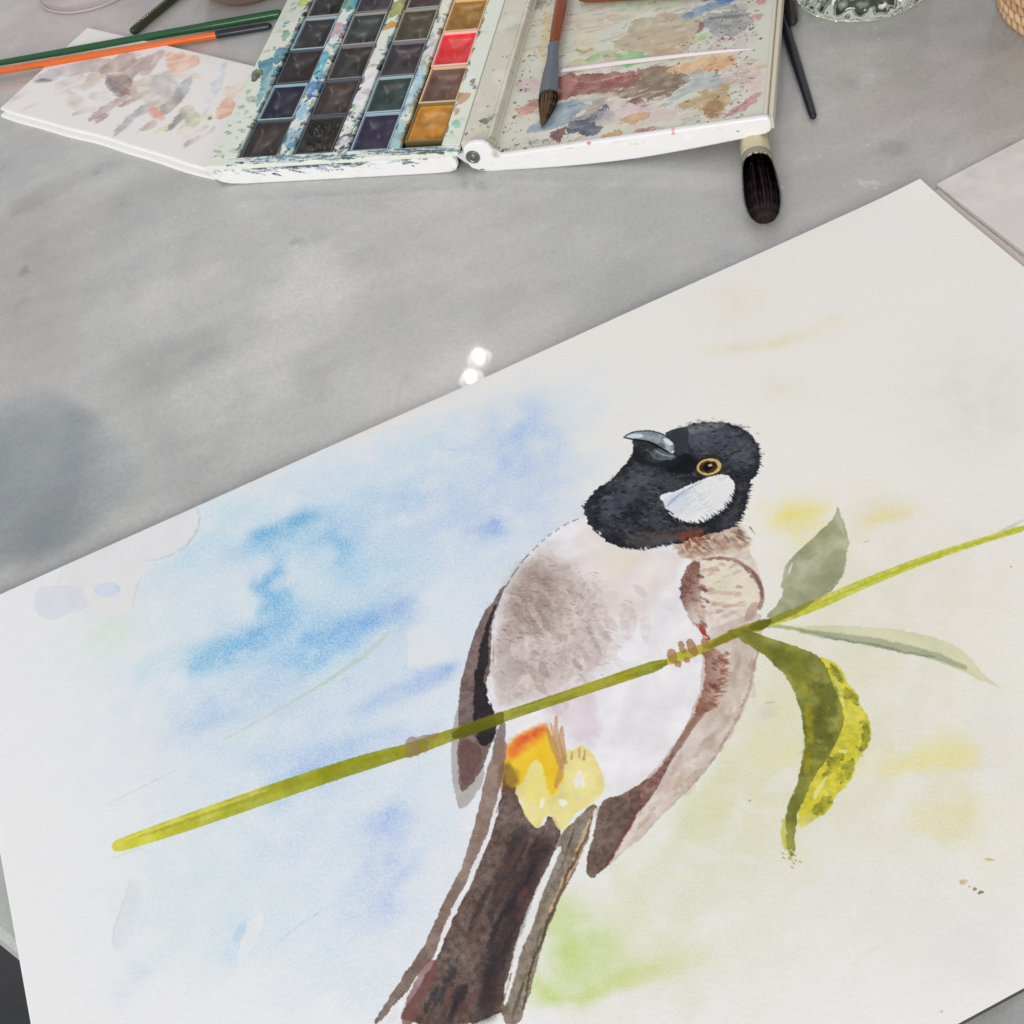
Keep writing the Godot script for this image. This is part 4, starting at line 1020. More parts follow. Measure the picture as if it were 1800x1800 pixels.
	for i in 14:
		var k := rng.randf()
		var p := Vector2(166.8, 189.6).lerp(Vector2(129.3, 230.3), k)
		var d := (Vector2(129.3, 230.3) - Vector2(166.8, 189.6)).normalized() * rng.randf_range(6, 14)
		c.stroke(PackedVector2Array([p - d * 0.5, p, p + d * 0.5]), 0.2, rng.randf_range(0.5, 1.3), 0.2, [ph(78, 66, 58), ph(150, 136, 118)][i % 2], 0.5, {"blur": 1, "ragged": 0.5})
	c.stroke(pts("159.2 193.7, 155.2 197.6, 150.3 202.0, 143.9 209.0, 137.3 215.6, 131.4 222.7, 126.6 229.0"), 1.2, 2.2, 0.6, ph(230, 230, 230), 0.98, {"blur": 1, "ragged": 0.2})
	c.stroke(pts("174.5 187.7, 171.5 191.5, 168.8 194.9"), 0.3, 1.0, 0.3, ph(230, 230, 230), 0.9)
	c.wash(pts("101.4 213.4, 101.7 215.3, 97.3 219.0, 94.4 217.5"), ph(228, 229, 233), 0.9, {"blur": 1})

	# ---- yellow under the tail
	c.wash(pts("160.7 153.7, 164.9 153.3, 166.2 152.2, 167.2 154.2, 169.0 152.9, 169.9 154.4, 172.0 153.2, 173.6 155.0, 173.0 160.7, 172.9 167.5, 175.6 165.9, 176.8 167.5, 179.9 166.1, 181.8 170.3, 181.2 176.3, 180.7 181.2, 178.3 184.6, 173.1 185.8, 168.7 185.9, 165.7 187.8, 162.7 189.5, 161.2 188.7, 161.7 182.6, 159.8 182.8, 156.4 186.0, 154.9 182.2, 154.4 177.1, 155.4 171.8, 157.2 162.7"), ph(232, 220, 130), 0.96, {"blur": 1, "ragged": 0.15, "col2": ph(228, 214, 146), "rim": 0.3})
	c.wash(pts("157.5 158.3, 160.3 153.9, 164.5 154.0, 170.4 155.1, 173.3 155.8, 172.5 160.9, 171.5 169.0, 171.2 172.8, 165.6 177.5, 163.5 177.2, 164.9 171.5, 166.4 164.7, 164.3 163.5, 160.3 168.0, 156.3 170.1, 153.0 167.0"), ph(236, 194, 46), 0.95, {"blur": 3, "hard": 1.8, "rk": 1, "ragged": 0.3})
	c.wash(pts("160.6 154.1, 164.6 153.9, 169.7 154.0, 173.9 154.3, 172.1 157.5, 167.2 157.9, 162.3 158.3, 158.6 161.2, 157.7 158.9"), ph(230, 118, 46), 0.95, {"blur": 4, "hard": 1.25, "rk": 1, "ragged": 0.12, "gran": 0.05, "col2": ph(224, 96, 62)})
	c.wash(pts("155.8 158.7, 157.7 161.6, 158.8 166.2, 155.8 170.3, 151.2 168.6, 152.7 162.3"), ph(120, 88, 52), 0.65, {"blur": 3, "hard": 1.3})
	c.wash(pts("160.0 169.6, 163.9 166.0, 166.4 165.6, 164.8 171.8, 163.5 177.2, 160.2 179.3, 157.8 176.2, 157.7 172.2"), ph(234, 222, 130), 0.75, {"blur": 2, "hard": 1.6, "rk": 1, "ragged": 0.4, "rim": 0.5})
	for q in ["171.4 177.3, 174.9 174.0, 176.2 173.9, 174.3 178.5, 172.0 179.4", "161.0 176.7, 162.5 176.7, 160.7 179.9, 159.3 179.6", "165.6 179.2, 168.3 181.6, 166.1 183.0, 165.1 181.1", "175.5 175.2, 175.1 179.4, 173.0 180.4"]:
		c.wash(pts(q), ph(233, 231, 226), 0.9, {"blur": 1})
	for q in ["172.8 155.1, 172.2 159.8, 171.6 166.3, 170.7 170.7", "177.3 153.0, 174.3 158.7, 172.5 166.8, 172.9 170.2", "177.3 157.2, 175.0 161.4, 173.2 168.6", "174.7 154.3, 173.1 160.4", "176.4 166.8, 174.8 169.5", "178.8 166.8, 177.1 170.3", "180.0 168.4, 178.0 171.7", "173.4 167.4, 169.2 173.0, 166.4 175.8"]:
		c.stroke(pts(q), 0.4, 2.0, 0.8, ph(186, 140, 96), 0.75, {"blur": 1, "ragged": 0.3, "rim": 0.2})

	# ---- the head
	var black := ph(34, 36, 42)
	c.wash(pts("240.0 112.5, 245.4 110.6, 252.5 113.7, 262.4 115.6, 263.8 119.3, 262.1 127.5, 256.9 125.3, 249.3 123.4, 242.9 121.7, 239.6 117.3"), ph(196, 170, 146), 0.7, {"blur": 3, "hard": 1.2, "rk": 1, "ragged": 0.5, "col2": ph(160, 126, 108)})
	c.wash(pts("249.5 65.6, 247.1 68.6, 243.6 70.9, 240.1 72.4, 235.7 74.7, 231.2 75.6, 226.8 77.1, 222.6 79.4, 220.5 81.8, 219.7 85.5, 219.9 90.4, 220.8 96.0, 222.5 100.6, 224.7 104.0, 230.7 108.6, 238.0 110.9, 244.2 112.8, 249.6 114.2, 255.6 115.9, 260.5 116.7, 264.2 115.5, 267.1 112.7, 270.4 109.4, 273.9 105.6, 276.0 102.7, 280.6 99.5, 285.0 93.5, 287.0 88.4, 287.3 84.0, 285.8 77.7, 282.9 73.8, 279.8 71.0, 275.2 68.3, 270.4 66.7, 265.0 66.2, 262.3 68.7, 261.9 73.8, 258.4 77.9, 254.2 77.1, 250.8 74.9, 249.5 70.2"), black, 0.97, {"crinkle": 2.2, "blur": 1, "rk": 1, "ragged": 0.45, "gran": 0.15, "col2": ph(44, 46, 52)})
	c.wash(pts("265.1 67.9, 270.8 67.7, 279.4 71.7, 284.9 78.4, 286.1 85.2, 283.7 92.6, 279.4 93.7, 276.0 87.6, 271.2 83.8, 265.7 81.4, 263.1 75.9"), ph(84, 88, 96), 0.75, {"blur": 4, "hard": 1.1, "rk": 1, "ragged": 0.7, "gran": 0.6, "col2": ph(56, 60, 68)})
	c.wash(pts("266.6 66.9, 273.3 67.4, 279.8 71.0, 283.3 74.7, 276.8 73.7, 268.9 71.1"), ph(150, 152, 154), 0.5, {"blur": 3, "hard": 1.1, "rk": 1, "ragged": 0.7})
	c.wash(pts("242.6 77.3, 250.2 80.3, 255.5 87.5, 250.9 92.0, 242.5 90.9, 234.0 85.5"), ph(74, 78, 86), 0.55, {"blur": 3, "hard": 1.3, "rk": 1, "ragged": 0.8, "gran": 0.6})
	c.wash(pts("227.1 99.2, 234.3 102.5, 240.4 107.5, 247.2 111.2, 242.1 112.6, 233.0 109.2, 226.6 104.6"), ph(92, 86, 84), 0.6, {"blur": 2, "hard": 1.4, "rk": 1, "ragged": 0.8})
	c.wash(pts("244.8 108.5, 249.2 110.1, 252.1 114.3, 248.8 118.0, 244.7 116.0, 243.5 112.4"), ph(140, 70, 50), 0.8, {"blur": 4, "hard": 1.1, "rk": 1, "ragged": 0.9})
	c.stroke(pts("233.5 99.6, 237.1 105.4, 243.5 110.0, 250.1 112.5"), 0.4, 1.4, 0.6, ph(104, 62, 50), 0.45, {"blur": 2, "hard": 1.3, "ragged": 0.8, "rk": 1})
	for q in [["267.5 69.5, 275.7 71.6, 281.7 77.6, 276.7 82.2, 269.2 79.2, 266.1 74.6", 0.5], ["278.5 81.5, 284.4 83.4, 283.0 92.2, 277.5 96.2, 275.1 90.8", 0.45], ["227.2 81.1, 235.4 80.8, 237.4 87.6, 231.0 91.5, 225.7 88.7", 0.5], ["238.4 94.4, 244.3 99.3, 243.7 105.5, 236.4 102.6", 0.4], ["238.0 75.6, 243.9 74.9, 247.8 80.6, 241.9 83.1, 237.4 81.4", 0.5]]:
		c.wash(pts(q[0]), ph(92, 98, 110), q[1], {"blur": 4, "hard": 1.1, "rk": 1, "ragged": 0.8, "gran": 0.4})
	for i in 60:
		var p := (Vector2(236.5, 89.5) + Vector2(rng.randfn(0, 10.0), rng.randfn(0, 7.0))) if i % 2 else (Vector2(275.7, 80.9) + Vector2(rng.randfn(0, 9.0), rng.randfn(0, 5.0)))
		if c.px[(clampi(int(p.y * c.s), 0, c.h - 1) * c.w + clampi(int(p.x * c.s), 0, c.w - 1)) * 3] > 130: continue
		var d := Vector2(rng.randf_range(2.0, 5.0), 0).rotated(rng.randf_range(0.1, 1.0))
		c.stroke(PackedVector2Array([p, p + d * 0.5 + Vector2(0, -0.5), p + d]), 0.4, rng.randf_range(0.8, 1.8), 0.3, [ph(104, 110, 120), ph(24, 26, 31), ph(70, 75, 84)][i % 3], rng.randf_range(0.25, 0.5), {"blur": 1, "rk": 1, "ragged": 0.6})
	for i in 420:
		var p := Vector2(238.6, 89.7) + Vector2(rng.randfn(0, 13.0), rng.randfn(0, 8.5))
		if i % 3 == 0: p = Vector2(275.1, 81.8) + Vector2(rng.randfn(0, 11.0), rng.randfn(0, 7.0))
		var d := Vector2(rng.randf_range(1.0, 3.0), 0).rotated(rng.randf_range(0.2, 1.4))
		var i3 := (clampi(int(p.y * c.s), 0, c.h - 1) * c.w + clampi(int(p.x * c.s), 0, c.w - 1)) * 3
		if c.px[i3] > 110: continue
		c.hair(p, p + d, rng.randf_range(0.3, 0.9), ph(86, 90, 98) if rng.randf() < 0.5 else ph(22, 24, 28), rng.randf_range(0.15, 0.4))
	for q in [["249.0 66.6, 243.6 70.9, 235.7 74.7, 226.8 77.1, 222.3 79.8", Vector2(-1.9, -0.7)], ["219.8 91.6, 221.4 97.3, 224.7 104.0, 230.6 108.9, 237.9 111.1, 242.1 112.6", Vector2(0.5, 2.4)], ["287.0 88.4, 284.2 94.9, 278.9 100.8", Vector2(1.6, 1.2)], ["275.8 103.1, 270.4 109.4, 265.0 114.9, 261.4 117.3", Vector2(1.8, 1.4)]]:
		c.fringe(pts(q[0]), q[1] * 0.65, 0.8, 0.8, black, 0.45)
	for i in 60:
		var p := Vector2(243.3, 112.8).lerp(Vector2(264.4, 119.7), rng.randf()) + Vector2(rng.randf_range(-2, 2), rng.randf_range(-1, 5))
		c.hair(p, p + Vector2(rng.randf_range(-0.4, 1.4), rng.randf_range(1.5, 4.0)), rng.randf_range(0.5, 1.0), [ph(140, 112, 98), ph(116, 92, 82), ph(218, 206, 192)][i % 3], 0.3)
	# white cheek
	c.wash(pts("246.4 90.3, 249.5 91.1, 252.1 92.2, 255.5 91.9, 261.8 91.9, 268.6 93.5, 271.4 96.6, 270.7 101.7, 268.3 104.4, 263.6 108.0, 258.0 109.3, 253.0 109.6, 249.3 107.9, 246.8 103.9, 245.5 99.5, 245.4 94.6"), ph(234, 235, 238), 0.99, {"blur": 1, "rk": 1, "ragged": 0.25})
	c.wash(pts("246.2 93.3, 250.9 92.0, 256.0 93.4, 254.2 98.4, 250.1 101.8, 247.0 101.0, 245.5 97.1"), ph(196, 204, 216), 0.55, {"blur": 3, "hard": 1.2})
	for q in ["262.1 93.0, 257.2 93.6, 252.6 93.8, 246.8 95.5", "255.2 94.8, 250.7 94.9, 245.7 96.6", "259.5 94.5, 255.0 95.3"]:
		c.stroke(pts(q), 0.3, 0.7, 0.3, ph(120, 146, 196), 0.6, {"blur": 1, "ragged": 0.6})
	for i in 22:
		var p := Vector2(250.9, 96.3).lerp(Vector2(259.1, 101.6), rng.randf()) + Vector2(0, rng.randf_range(-3, 6))
		c.hair(p, p + Vector2(rng.randf_range(2, 5), rng.randf_range(-1.6, 0.4)), 0.5, ph(206, 212, 220), 0.5)
	c.fringe(pts("245.3 97.5, 246.4 103.0, 249.3 107.9, 253.0 109.6, 258.0 109.3, 263.0 108.3, 268.0 104.9, 270.5 102.2"), Vector2(-0.5, -2.8), 0.7, 0.7, black, 0.9)
	c.fringe(pts("245.6 100.2, 247.7 106.3, 252.8 109.8, 259.8 109.2, 266.4 106.2"), Vector2(0.6, -4.2), 1.5, 0.8, black, 0.8)
	c.fringe(pts("245.2 99.3, 248.2 105.4, 253.7 108.3, 260.5 107.9, 266.6 105.1"), Vector2(0.2, 2.6), 1.1, 0.6, ph(234, 235, 238), 0.8)
	c.fringe(pts("246.8 91.2, 252.1 92.2, 258.6 92.0, 265.4 92.7"), Vector2(1.2, -0.8), 1.3, 0.5, ph(234, 235, 238), 0.8)
	c.wash(pts("257.0 77.0, 261.3 76.6, 265.2 80.5, 264.9 85.4, 260.9 88.5, 256.1 84.8, 253.4 81.1"), ph(20, 22, 27), 0.85, {"blur": 2, "hard": 1.6})
	# beak
	c.wash(pts("261.3 65.4, 265.9 65.4, 270.8 67.7, 264.8 77.0, 260.3 78.6, 260.4 74.1"), ph(52, 55, 62), 0.95, {"blur": 1, "rk": 1, "ragged": 0.3})
	c.wash(pts("249.9 61.2, 254.1 63.9, 257.5 70.8, 260.5 77.4, 260.3 81.1, 254.6 80.6, 248.0 75.7, 246.3 70.0, 248.9 65.8"), ph(30, 33, 38), 0.97, {"blur": 1, "ragged": 0.1})
	c.wash(pts("248.3 58.8, 251.4 58.1, 255.0 59.5, 258.7 62.3, 261.2 66.4, 262.4 71.1, 261.3 74.0, 259.3 75.3, 257.9 71.8, 256.3 67.7, 253.9 64.2, 250.7 61.4"), ph(150, 160, 168), 0.98, {"blur": 1, "ragged": 0.08, "warp": 0.0, "col2": ph(122, 132, 142)})
	c.wash(pts("248.8 59.1, 252.0 58.9, 255.2 61.7, 254.1 63.0, 250.5 60.9"), ph(216, 221, 226), 0.9, {"blur": 1, "warp": 0.0})
	c.wash(pts("259.9 67.1, 261.6 68.3, 262.2 71.6, 260.8 72.4, 259.6 70.3"), ph(222, 227, 232), 0.9, {"blur": 1, "warp": 0.0})
	c.wash(pts("256.5 68.2, 259.1 68.6, 258.9 72.5, 257.7 71.3"), ph(84, 92, 100), 0.8, {"blur": 1, "warp": 0.0})
	c.stroke(pts("248.3 58.8, 251.4 58.1, 255.0 59.5, 258.8 62.0, 261.6 66.6, 262.5 71.8"), 0.4, 0.7, 0.6, ph(40, 46, 50), 0.85, {"blur": 1, "warp": 0.0})
	c.stroke(pts("248.3 58.8, 250.6 61.6, 253.8 64.4, 256.2 68.0, 257.4 71.8, 258.9 76.0"), 0.5, 1.0, 1.0, ph(24, 27, 31), 0.95, {"blur": 1, "warp": 0.0})
	c.stroke(pts("253.1 71.2, 253.6 74.8, 256.3 76.6, 258.7 78.1"), 0.4, 1.5, 0.5, ph(112, 120, 126), 0.7, {"blur": 1, "ragged": 0.7, "rk": 1})
	c.stroke(pts("252.5 68.9, 253.5 72.2, 253.0 75.0"), 0.4, 1.3, 0.5, ph(88, 96, 102), 0.7, {"blur": 1, "ragged": 0.7, "rk": 1})
	c.wash(pts("256.1 69.9, 257.8 73.7, 260.1 77.2, 259.5 78.7, 256.2 76.8, 254.4 74.0, 253.4 70.7"), ph(96, 104, 111), 0.85, {"blur": 1, "rk": 1, "ragged": 0.4})
	c.stroke(pts("255.0 71.2, 256.4 74.7, 259.1 77.4"), 0.3, 0.8, 0.3, ph(176, 183, 188), 0.7, {"blur": 1, "rk": 1, "ragged": 0.5})
	# eye
	c.wash(ring(Vector2(267.3, 88.5), Vector2(271.1, 91.1) - Vector2(267.3, 88.5), Vector2(265.2, 92.3) - Vector2(267.3, 88.5)), ph(24, 24, 28), 0.9, {"blur": 1, "ragged": 0.0, "warp": 0.0, "crinkle": 0.0, "mott": 0.1})
	c.wash(ring(Vector2(267.3, 88.5), Vector2(271.1, 90.7) - Vector2(267.3, 88.5), Vector2(265.2, 91.9) - Vector2(267.3, 88.5)), ph(200, 168, 96), 0.98, {"blur": 1, "ragged": 0.05, "col2": ph(220, 196, 130), "warp": 0.0, "crinkle": 0.4})
	c.wash(ring(Vector2(267.1, 88.4), Vector2(270.1, 90.1) - Vector2(267.3, 88.5), Vector2(265.7, 91.0) - Vector2(267.3, 88.5)), ph(52, 32, 22), 0.98, {"blur": 1, "ragged": 0.0, "col2": ph(92, 58, 34)})
	c.wash(ring(Vector2(266.9, 88.3), Vector2(268.9, 89.3) - Vector2(267.3, 88.5), Vector2(266.1, 90.3) - Vector2(267.3, 88.5)), ph(20, 15, 14), 0.97, {"blur": 1, "ragged": 0.0, "warp": 0.0, "crinkle": 0.0, "mott": 0.1})
	c.wash(ring(Vector2(268.0, 88.1), Vector2(267.9, 89.0) - Vector2(267.3, 88.5), Vector2(266.8, 88.9) - Vector2(267.3, 88.5)), ph(190, 182, 176), 0.9, {"blur": 0, "ragged": 0.0, "warp": 0.0, "crinkle": 0.0, "mott": 0.1})

	# ---- branch
	var bo := {"vk": 2, "warp": 0.0, "crinkle": 0.4, "blur": 1, "ragged": 0.12, "rim": 0.35, "gran": 0.2}
	c.wash(pts("34.3 125.1, 35.1 123.3, 37.6 123.2, 45.1 124.0, 54.5 125.2, 73.2 127.7, 91.9 130.3, 110.6 133.4, 121.7 135.6, 130.7 138.1, 138.1 139.5, 136.8 143.7, 129.4 142.5, 117.9 140.8, 108.6 139.2, 90.0 136.5, 71.5 133.9, 53.0 131.0, 38.4 128.2, 35.2 127.1"), ph(206, 206, 60), 0.97, bo.merged({"col2": ph(138, 144, 30), "from": Vector2(46.3, 127.3), "to": Vector2(116.4, 139.5)}))
	c.stroke(pts("42.9 125.4, 59.5 128.0, 78.2 130.7, 102.4 134.4, 126.5 138.8"), 0.6, 2.4, 2.0, ph(150, 146, 28), 0.45, {"blur": 2, "hard": 1.4, "rk": 1})
	c.stroke(pts("37.4 124.2, 52.3 126.2, 72.8 129.1, 85.9 131.0"), 0.5, 1.2, 0.4, ph(222, 216, 110), 0.6, {"blur": 1, "rk": 1, "ragged": 0.4})
	c.wash(pts("127.0 137.2, 143.8 140.2, 158.9 142.3, 177.6 145.4, 196.5 148.2, 217.4 151.2, 215.7 155.2, 198.5 152.4, 176.0 148.9, 159.2 146.3, 144.0 144.6, 126.2 142.8"), ph(124, 130, 30), 0.95, bo.merged({"col2": ph(156, 152, 36)}))
	c.wash(pts("146.0 140.6, 160.8 142.4, 163.4 143.0, 161.6 147.2, 158.2 146.7, 144.6 145.0"), ph(96, 96, 24), 0.88, {"blur": 1, "warp": 0.0})
	c.stroke(pts("162.9 144.1, 182.7 147.5, 203.5 150.4, 216.3 152.5"), 0.8, 1.2, 0.8, ph(176, 170, 50), 0.5, {"blur": 1, "rk": 1, "ragged": 0.4})
	c.wash(pts("217.1 151.0, 228.8 152.9, 237.1 152.9, 243.2 153.0, 251.0 154.6, 249.9 158.5, 241.5 156.0, 236.7 155.7, 229.1 156.1, 215.7 155.2"), ph(186, 182, 44), 0.95, bo.merged({"col2": ph(140, 134, 30), "from": Vector2(219.9, 154.2), "to": Vector2(248.3, 155.0)}))
	c.stroke(pts("229.7 155.0, 234.3 154.8, 240.1 154.7, 247.8 155.8"), 1.0, 3.0, 2.0, ph(112, 104, 26), 0.6, {"blur": 1, "rk": 1})
	c.wash(pts("250.1 154.6, 262.1 156.2, 272.8 156.4, 286.8 157.1, 310.4 159.9, 327.2 163.3, 340.5 165.6, 341.1 168.2, 325.8 165.2, 308.5 162.5, 284.5 160.5, 267.9 160.2, 256.3 158.9, 249.5 157.8"), ph(206, 206, 70), 0.95, {"warp": 0.0, "crinkle": 0.4, "blur": 1, "ragged": 0.15, "rim": 0.35, "col2": ph(182, 184, 56)})
	c.stroke(pts("265.2 158.0, 285.5 159.0, 309.3 161.4, 339.8 166.6"), 0.6, 0.9, 0.6, ph(170, 172, 50), 0.6, {"blur": 1})
	c.wash(pts("249.6 154.8, 260.4 155.6, 270.5 156.1, 261.0 158.1, 250.9 157.6"), ph(116, 120, 46), 0.7, {"blur": 2, "hard": 1.6})
	c.stroke(pts("330.7 163.8, 336.3 164.1, 342.2 163.9"), 0.3, 1.0, 0.4, ph(200, 204, 184), 0.8, {"blur": 1})
	c.wash(pts("244.7 153.9, 250.1 154.0, 253.4 156.1, 249.8 158.0, 245.5 156.9"), ph(96, 100, 30), 0.85, {"blur": 1})
	# claws
	for q in ["130.6 138.3, 132.1 136.4, 134.4 136.7, 134.8 138.8, 133.3 141.7, 130.8 144.0, 129.5 142.3", "134.1 137.5, 137.5 138.0, 139.4 139.1, 137.8 140.1, 134.9 139.4", "137.2 138.8, 141.0 139.1, 142.2 140.2, 139.5 141.0", "134.3 139.0, 135.0 141.3, 133.5 144.2, 132.1 143.8", "136.7 139.9, 137.4 142.2, 135.3 144.7, 134.6 143.4"]:
		c.wash(pts(q), ph(150, 120, 98), 0.75, {"blur": 1, "rim": 0.7})
	for q in ["218.4 149.3, 220.1 149.3, 220.7 151.2, 219.4 154.4, 217.6 154.8, 217.1 152.5", "222.7 148.3, 224.3 148.3, 224.0 151.1, 223.1 153.6, 221.7 152.3", "225.6 149.0, 227.2 149.0, 227.2 152.0, 226.5 155.6, 224.3 155.8, 224.2 152.2", "218.7 153.4, 220.4 155.5, 219.1 157.2, 217.8 155.9", "222.1 154.0, 223.5 155.8, 222.1 157.0, 221.1 155.8", "229.3 151.2, 231.8 151.2, 231.0 154.8, 228.9 155.0"]:
		c.wash(pts(q), ph(156, 108, 74), 0.8, {"blur": 1, "rim": 0.7})

	# ---- the drooping variegated leaf
	c.wash(pts("258.1 175.1, 259.5 177.7, 260.9 180.7, 260.7 184.2, 259.8 187.4, 260.6 190.7, 260.7 193.5, 258.7 196.0, 259.2 198.8, 258.0 203.8, 256.0 207.0, 252.9 209.8, 249.3 210.6, 246.8 212.6, 245.0 215.0, 241.0 216.9, 237.6 217.5, 234.6 220.0, 232.4 221.2, 229.7 221.3, 226.2 221.8, 222.3 221.8, 223.5 219.1, 229.0 213.9, 238.0 208.5, 246.1 203.5, 251.2 198.5, 254.7 193.7, 255.4 186.2, 257.0 179.1"), ph(214, 202, 52), 0.95, {"blur": 1, "ragged": 0.2, "rk": 1, "rim": 0.3, "col2": ph(190, 184, 50)})
	for q in ["259.1 178.4, 260.5 180.7, 260.5 184.5, 259.5 187.3, 258.5 185.7, 258.1 182.6", "258.6 188.1, 260.0 190.8, 260.5 193.9, 258.5 196.4, 257.0 195.0, 256.8 192.2", "257.8 200.5, 257.9 202.8, 255.9 207.0, 252.5 209.8, 249.0 210.4, 252.2 207.9, 254.8 204.5", "244.9 210.3, 248.5 210.1, 245.2 214.6, 241.4 215.9, 240.3 214.0", "233.6 217.3, 236.6 217.4, 233.5 220.6, 229.4 221.1, 227.3 220.3, 230.8 218.2", "240.4 207.7, 245.8 206.4, 246.8 207.9, 241.2 210.7, 235.5 212.5"]:
		c.wash(pts(q), ph(106, 112, 44), 0.8, {"blur": 2, "hard": 2.0, "rk": 1, "ragged": 0.8, "crinkle": 3.0, "rim": 0.2, "col2": ph(160, 156, 54)})
	for q in ["257.7 183.8, 257.3 188.3, 255.7 193.4, 254.2 195.7, 255.1 191.7", "232.2 214.1, 238.3 211.6, 241.1 210.2, 235.3 214.1, 229.9 217.3", "244.9 205.5, 248.8 207.7, 246.0 207.9"]:
		c.wash(pts(q), ph(228, 222, 150), 0.8, {"blur": 1, "rk": 1, "ragged": 0.3})
	c.wash(pts("223.8 219.2, 227.5 219.3, 229.9 221.4, 226.6 222.0, 222.5 222.1"), ph(204, 202, 130), 0.6, {"blur": 1, "rk": 1})
	c.wash(pts("238.3 151.3, 243.5 155.4, 247.4 160.1, 251.2 165.4, 255.5 170.4, 258.1 175.1, 257.5 179.6, 255.5 186.7, 254.9 192.0, 253.9 195.5, 250.9 199.6, 246.8 203.1, 241.8 206.7, 236.5 209.7, 231.1 212.6, 225.2 217.6, 222.4 220.5, 219.7 224.2, 217.8 227.9, 216.0 228.5, 216.5 225.2, 218.7 220.4, 222.1 215.9, 227.5 211.4, 230.1 209.9, 235.7 202.8, 241.2 194.5, 243.3 188.5, 244.6 183.0, 245.2 178.8, 245.2 174.3, 244.6 168.3, 243.0 163.2, 239.1 156.1"), ph(108, 112, 40), 0.97, {"blur": 1, "ragged": 0.18, "rim": 0.35, "col2": ph(138, 137, 52), "vk": 2, "vsh": 0})
	c.wash(pts("240.4 154.3, 247.4 163.6, 252.9 171.3, 253.0 181.1, 247.5 180.2, 246.3 172.3, 243.9 162.5"), ph(92, 100, 36), 0.4, {"blur": 3, "hard": 1.2})
	for q in ["243.8 189.6, 247.3 187.1, 246.8 191.8, 241.7 197.5, 238.6 204.5, 233.2 210.0, 234.0 206.2, 239.5 198.5", "248.1 180.5, 249.2 182.6, 247.7 186.4, 245.8 186.2"]:
		c.wash(pts(q), ph(160, 152, 42), 0.65, {"blur": 2, "hard": 1.6, "rk": 1, "ragged": 0.6})
	for q in [[Vector2(245.3, 197.3), 3.2, 6.0], [Vector2(251.5, 183.5), 2.2, 1.8], [Vector2(252.0, 189.8), 4.0, 6.0], [Vector2(240.1, 203.2), 3.0, 4.0]]:
		c.blot(q[0], q[1], q[2], 0.3, ph(66, 72, 28), 0.42, {"blur": 3, "hard": 1.2, "rk": 1, "ragged": 0.6})
	c.stroke(pts("220.5 217.4, 217.5 221.8, 216.0 226.1"), 0.8, 1.6, 0.5, ph(190, 186, 70), 0.7, {"blur": 1, "ragged": 0.4, "rk": 1})
	for i in 20:
		var p := Vector2(216.2, 228.2) + Vector2(rng.randf_range(-2.2, 2.0), rng.randf_range(-2.4, 2.6))
		c.hair(p, p + Vector2(0.3, 0.8), 0.5, ph(170, 160, 70) if i % 2 else ph(224, 220, 196), 0.7)

	# stray specks
	for q in [[Vector2(252.8, 256.5), 1.3, 0.6, ph(190, 168, 110)], [Vector2(254.2, 259.6), 0.5, 0.5, ph(120, 96, 60)], [Vector2(255.0, 261.1), 0.6, 0.6, ph(110, 86, 56)], [Vector2(253.4, 258.4), 0.3, 0.2, ph(150, 130, 90)], [Vector2(262.5, 254.5), 1.3, 0.5, ph(200, 180, 120)], [Vector2(294.6, 145.0), 0.8, 0.3, ph(180, 172, 150)], [Vector2(326.4, 177.1), 0.5, 0.4, ph(160, 160, 150)], [Vector2(236.5, 182.0), 1.6, 0.4, ph(190, 188, 176)], [Vector2(214.9, 207.7), 0.5, 0.4, ph(160, 158, 120)], [Vector2(227.7, 282.7), 0.4, 0.3, ph(170, 170, 165)]]:
		c.blot(q[0], q[1], q[2], 0.5, q[3], 0.75, {"blur": 0, "hard": 1.0, "ragged": 0.4})

func ring(c: Vector2, a: Vector2, b: Vector2) -> PackedVector2Array:
	var out := PackedVector2Array()
	for i in 20:
		var t := TAU * i / 20.0
		out.append(c + a * cos(t) + b * sin(t))
	return out

# ---------------------------------------------------------------- the paint box

func mm(x: float, y: float, z: float) -> Vector3:
	return Vector3(x, y, z) * 0.001

func mm2(a: Array) -> PackedVector2Array:
	var out := PackedVector2Array()
	for v in a: out.append(Vector2(v[0], v[1]) * 0.001)
	return out

const FRONT := Basis(Vector3(1, 0, 0), Vector3(0, 0, 1), Vector3(0, -1, 0))     # stands an outline up: its x across, its -z up, its thickness towards the front

func shift(p: PackedVector2Array, by: Vector2, flip: float) -> PackedVector2Array:
	var out := PackedVector2Array()
	for v in p: out.append(Vector2(v.x + by.x, flip - v.y))
	return out

func dk(s: String) -> PackedVector2Array:
	return shift(pts(s), Vector2(2, 0), 203.0)

func lf(s: String) -> PackedVector2Array:
	return shift(pts(s), Vector2(-6, 0), 203.0)

func tsp(s: String) -> PackedVector2Array:
	return shift(pts(s), Vector2(14, 0), 92.0)

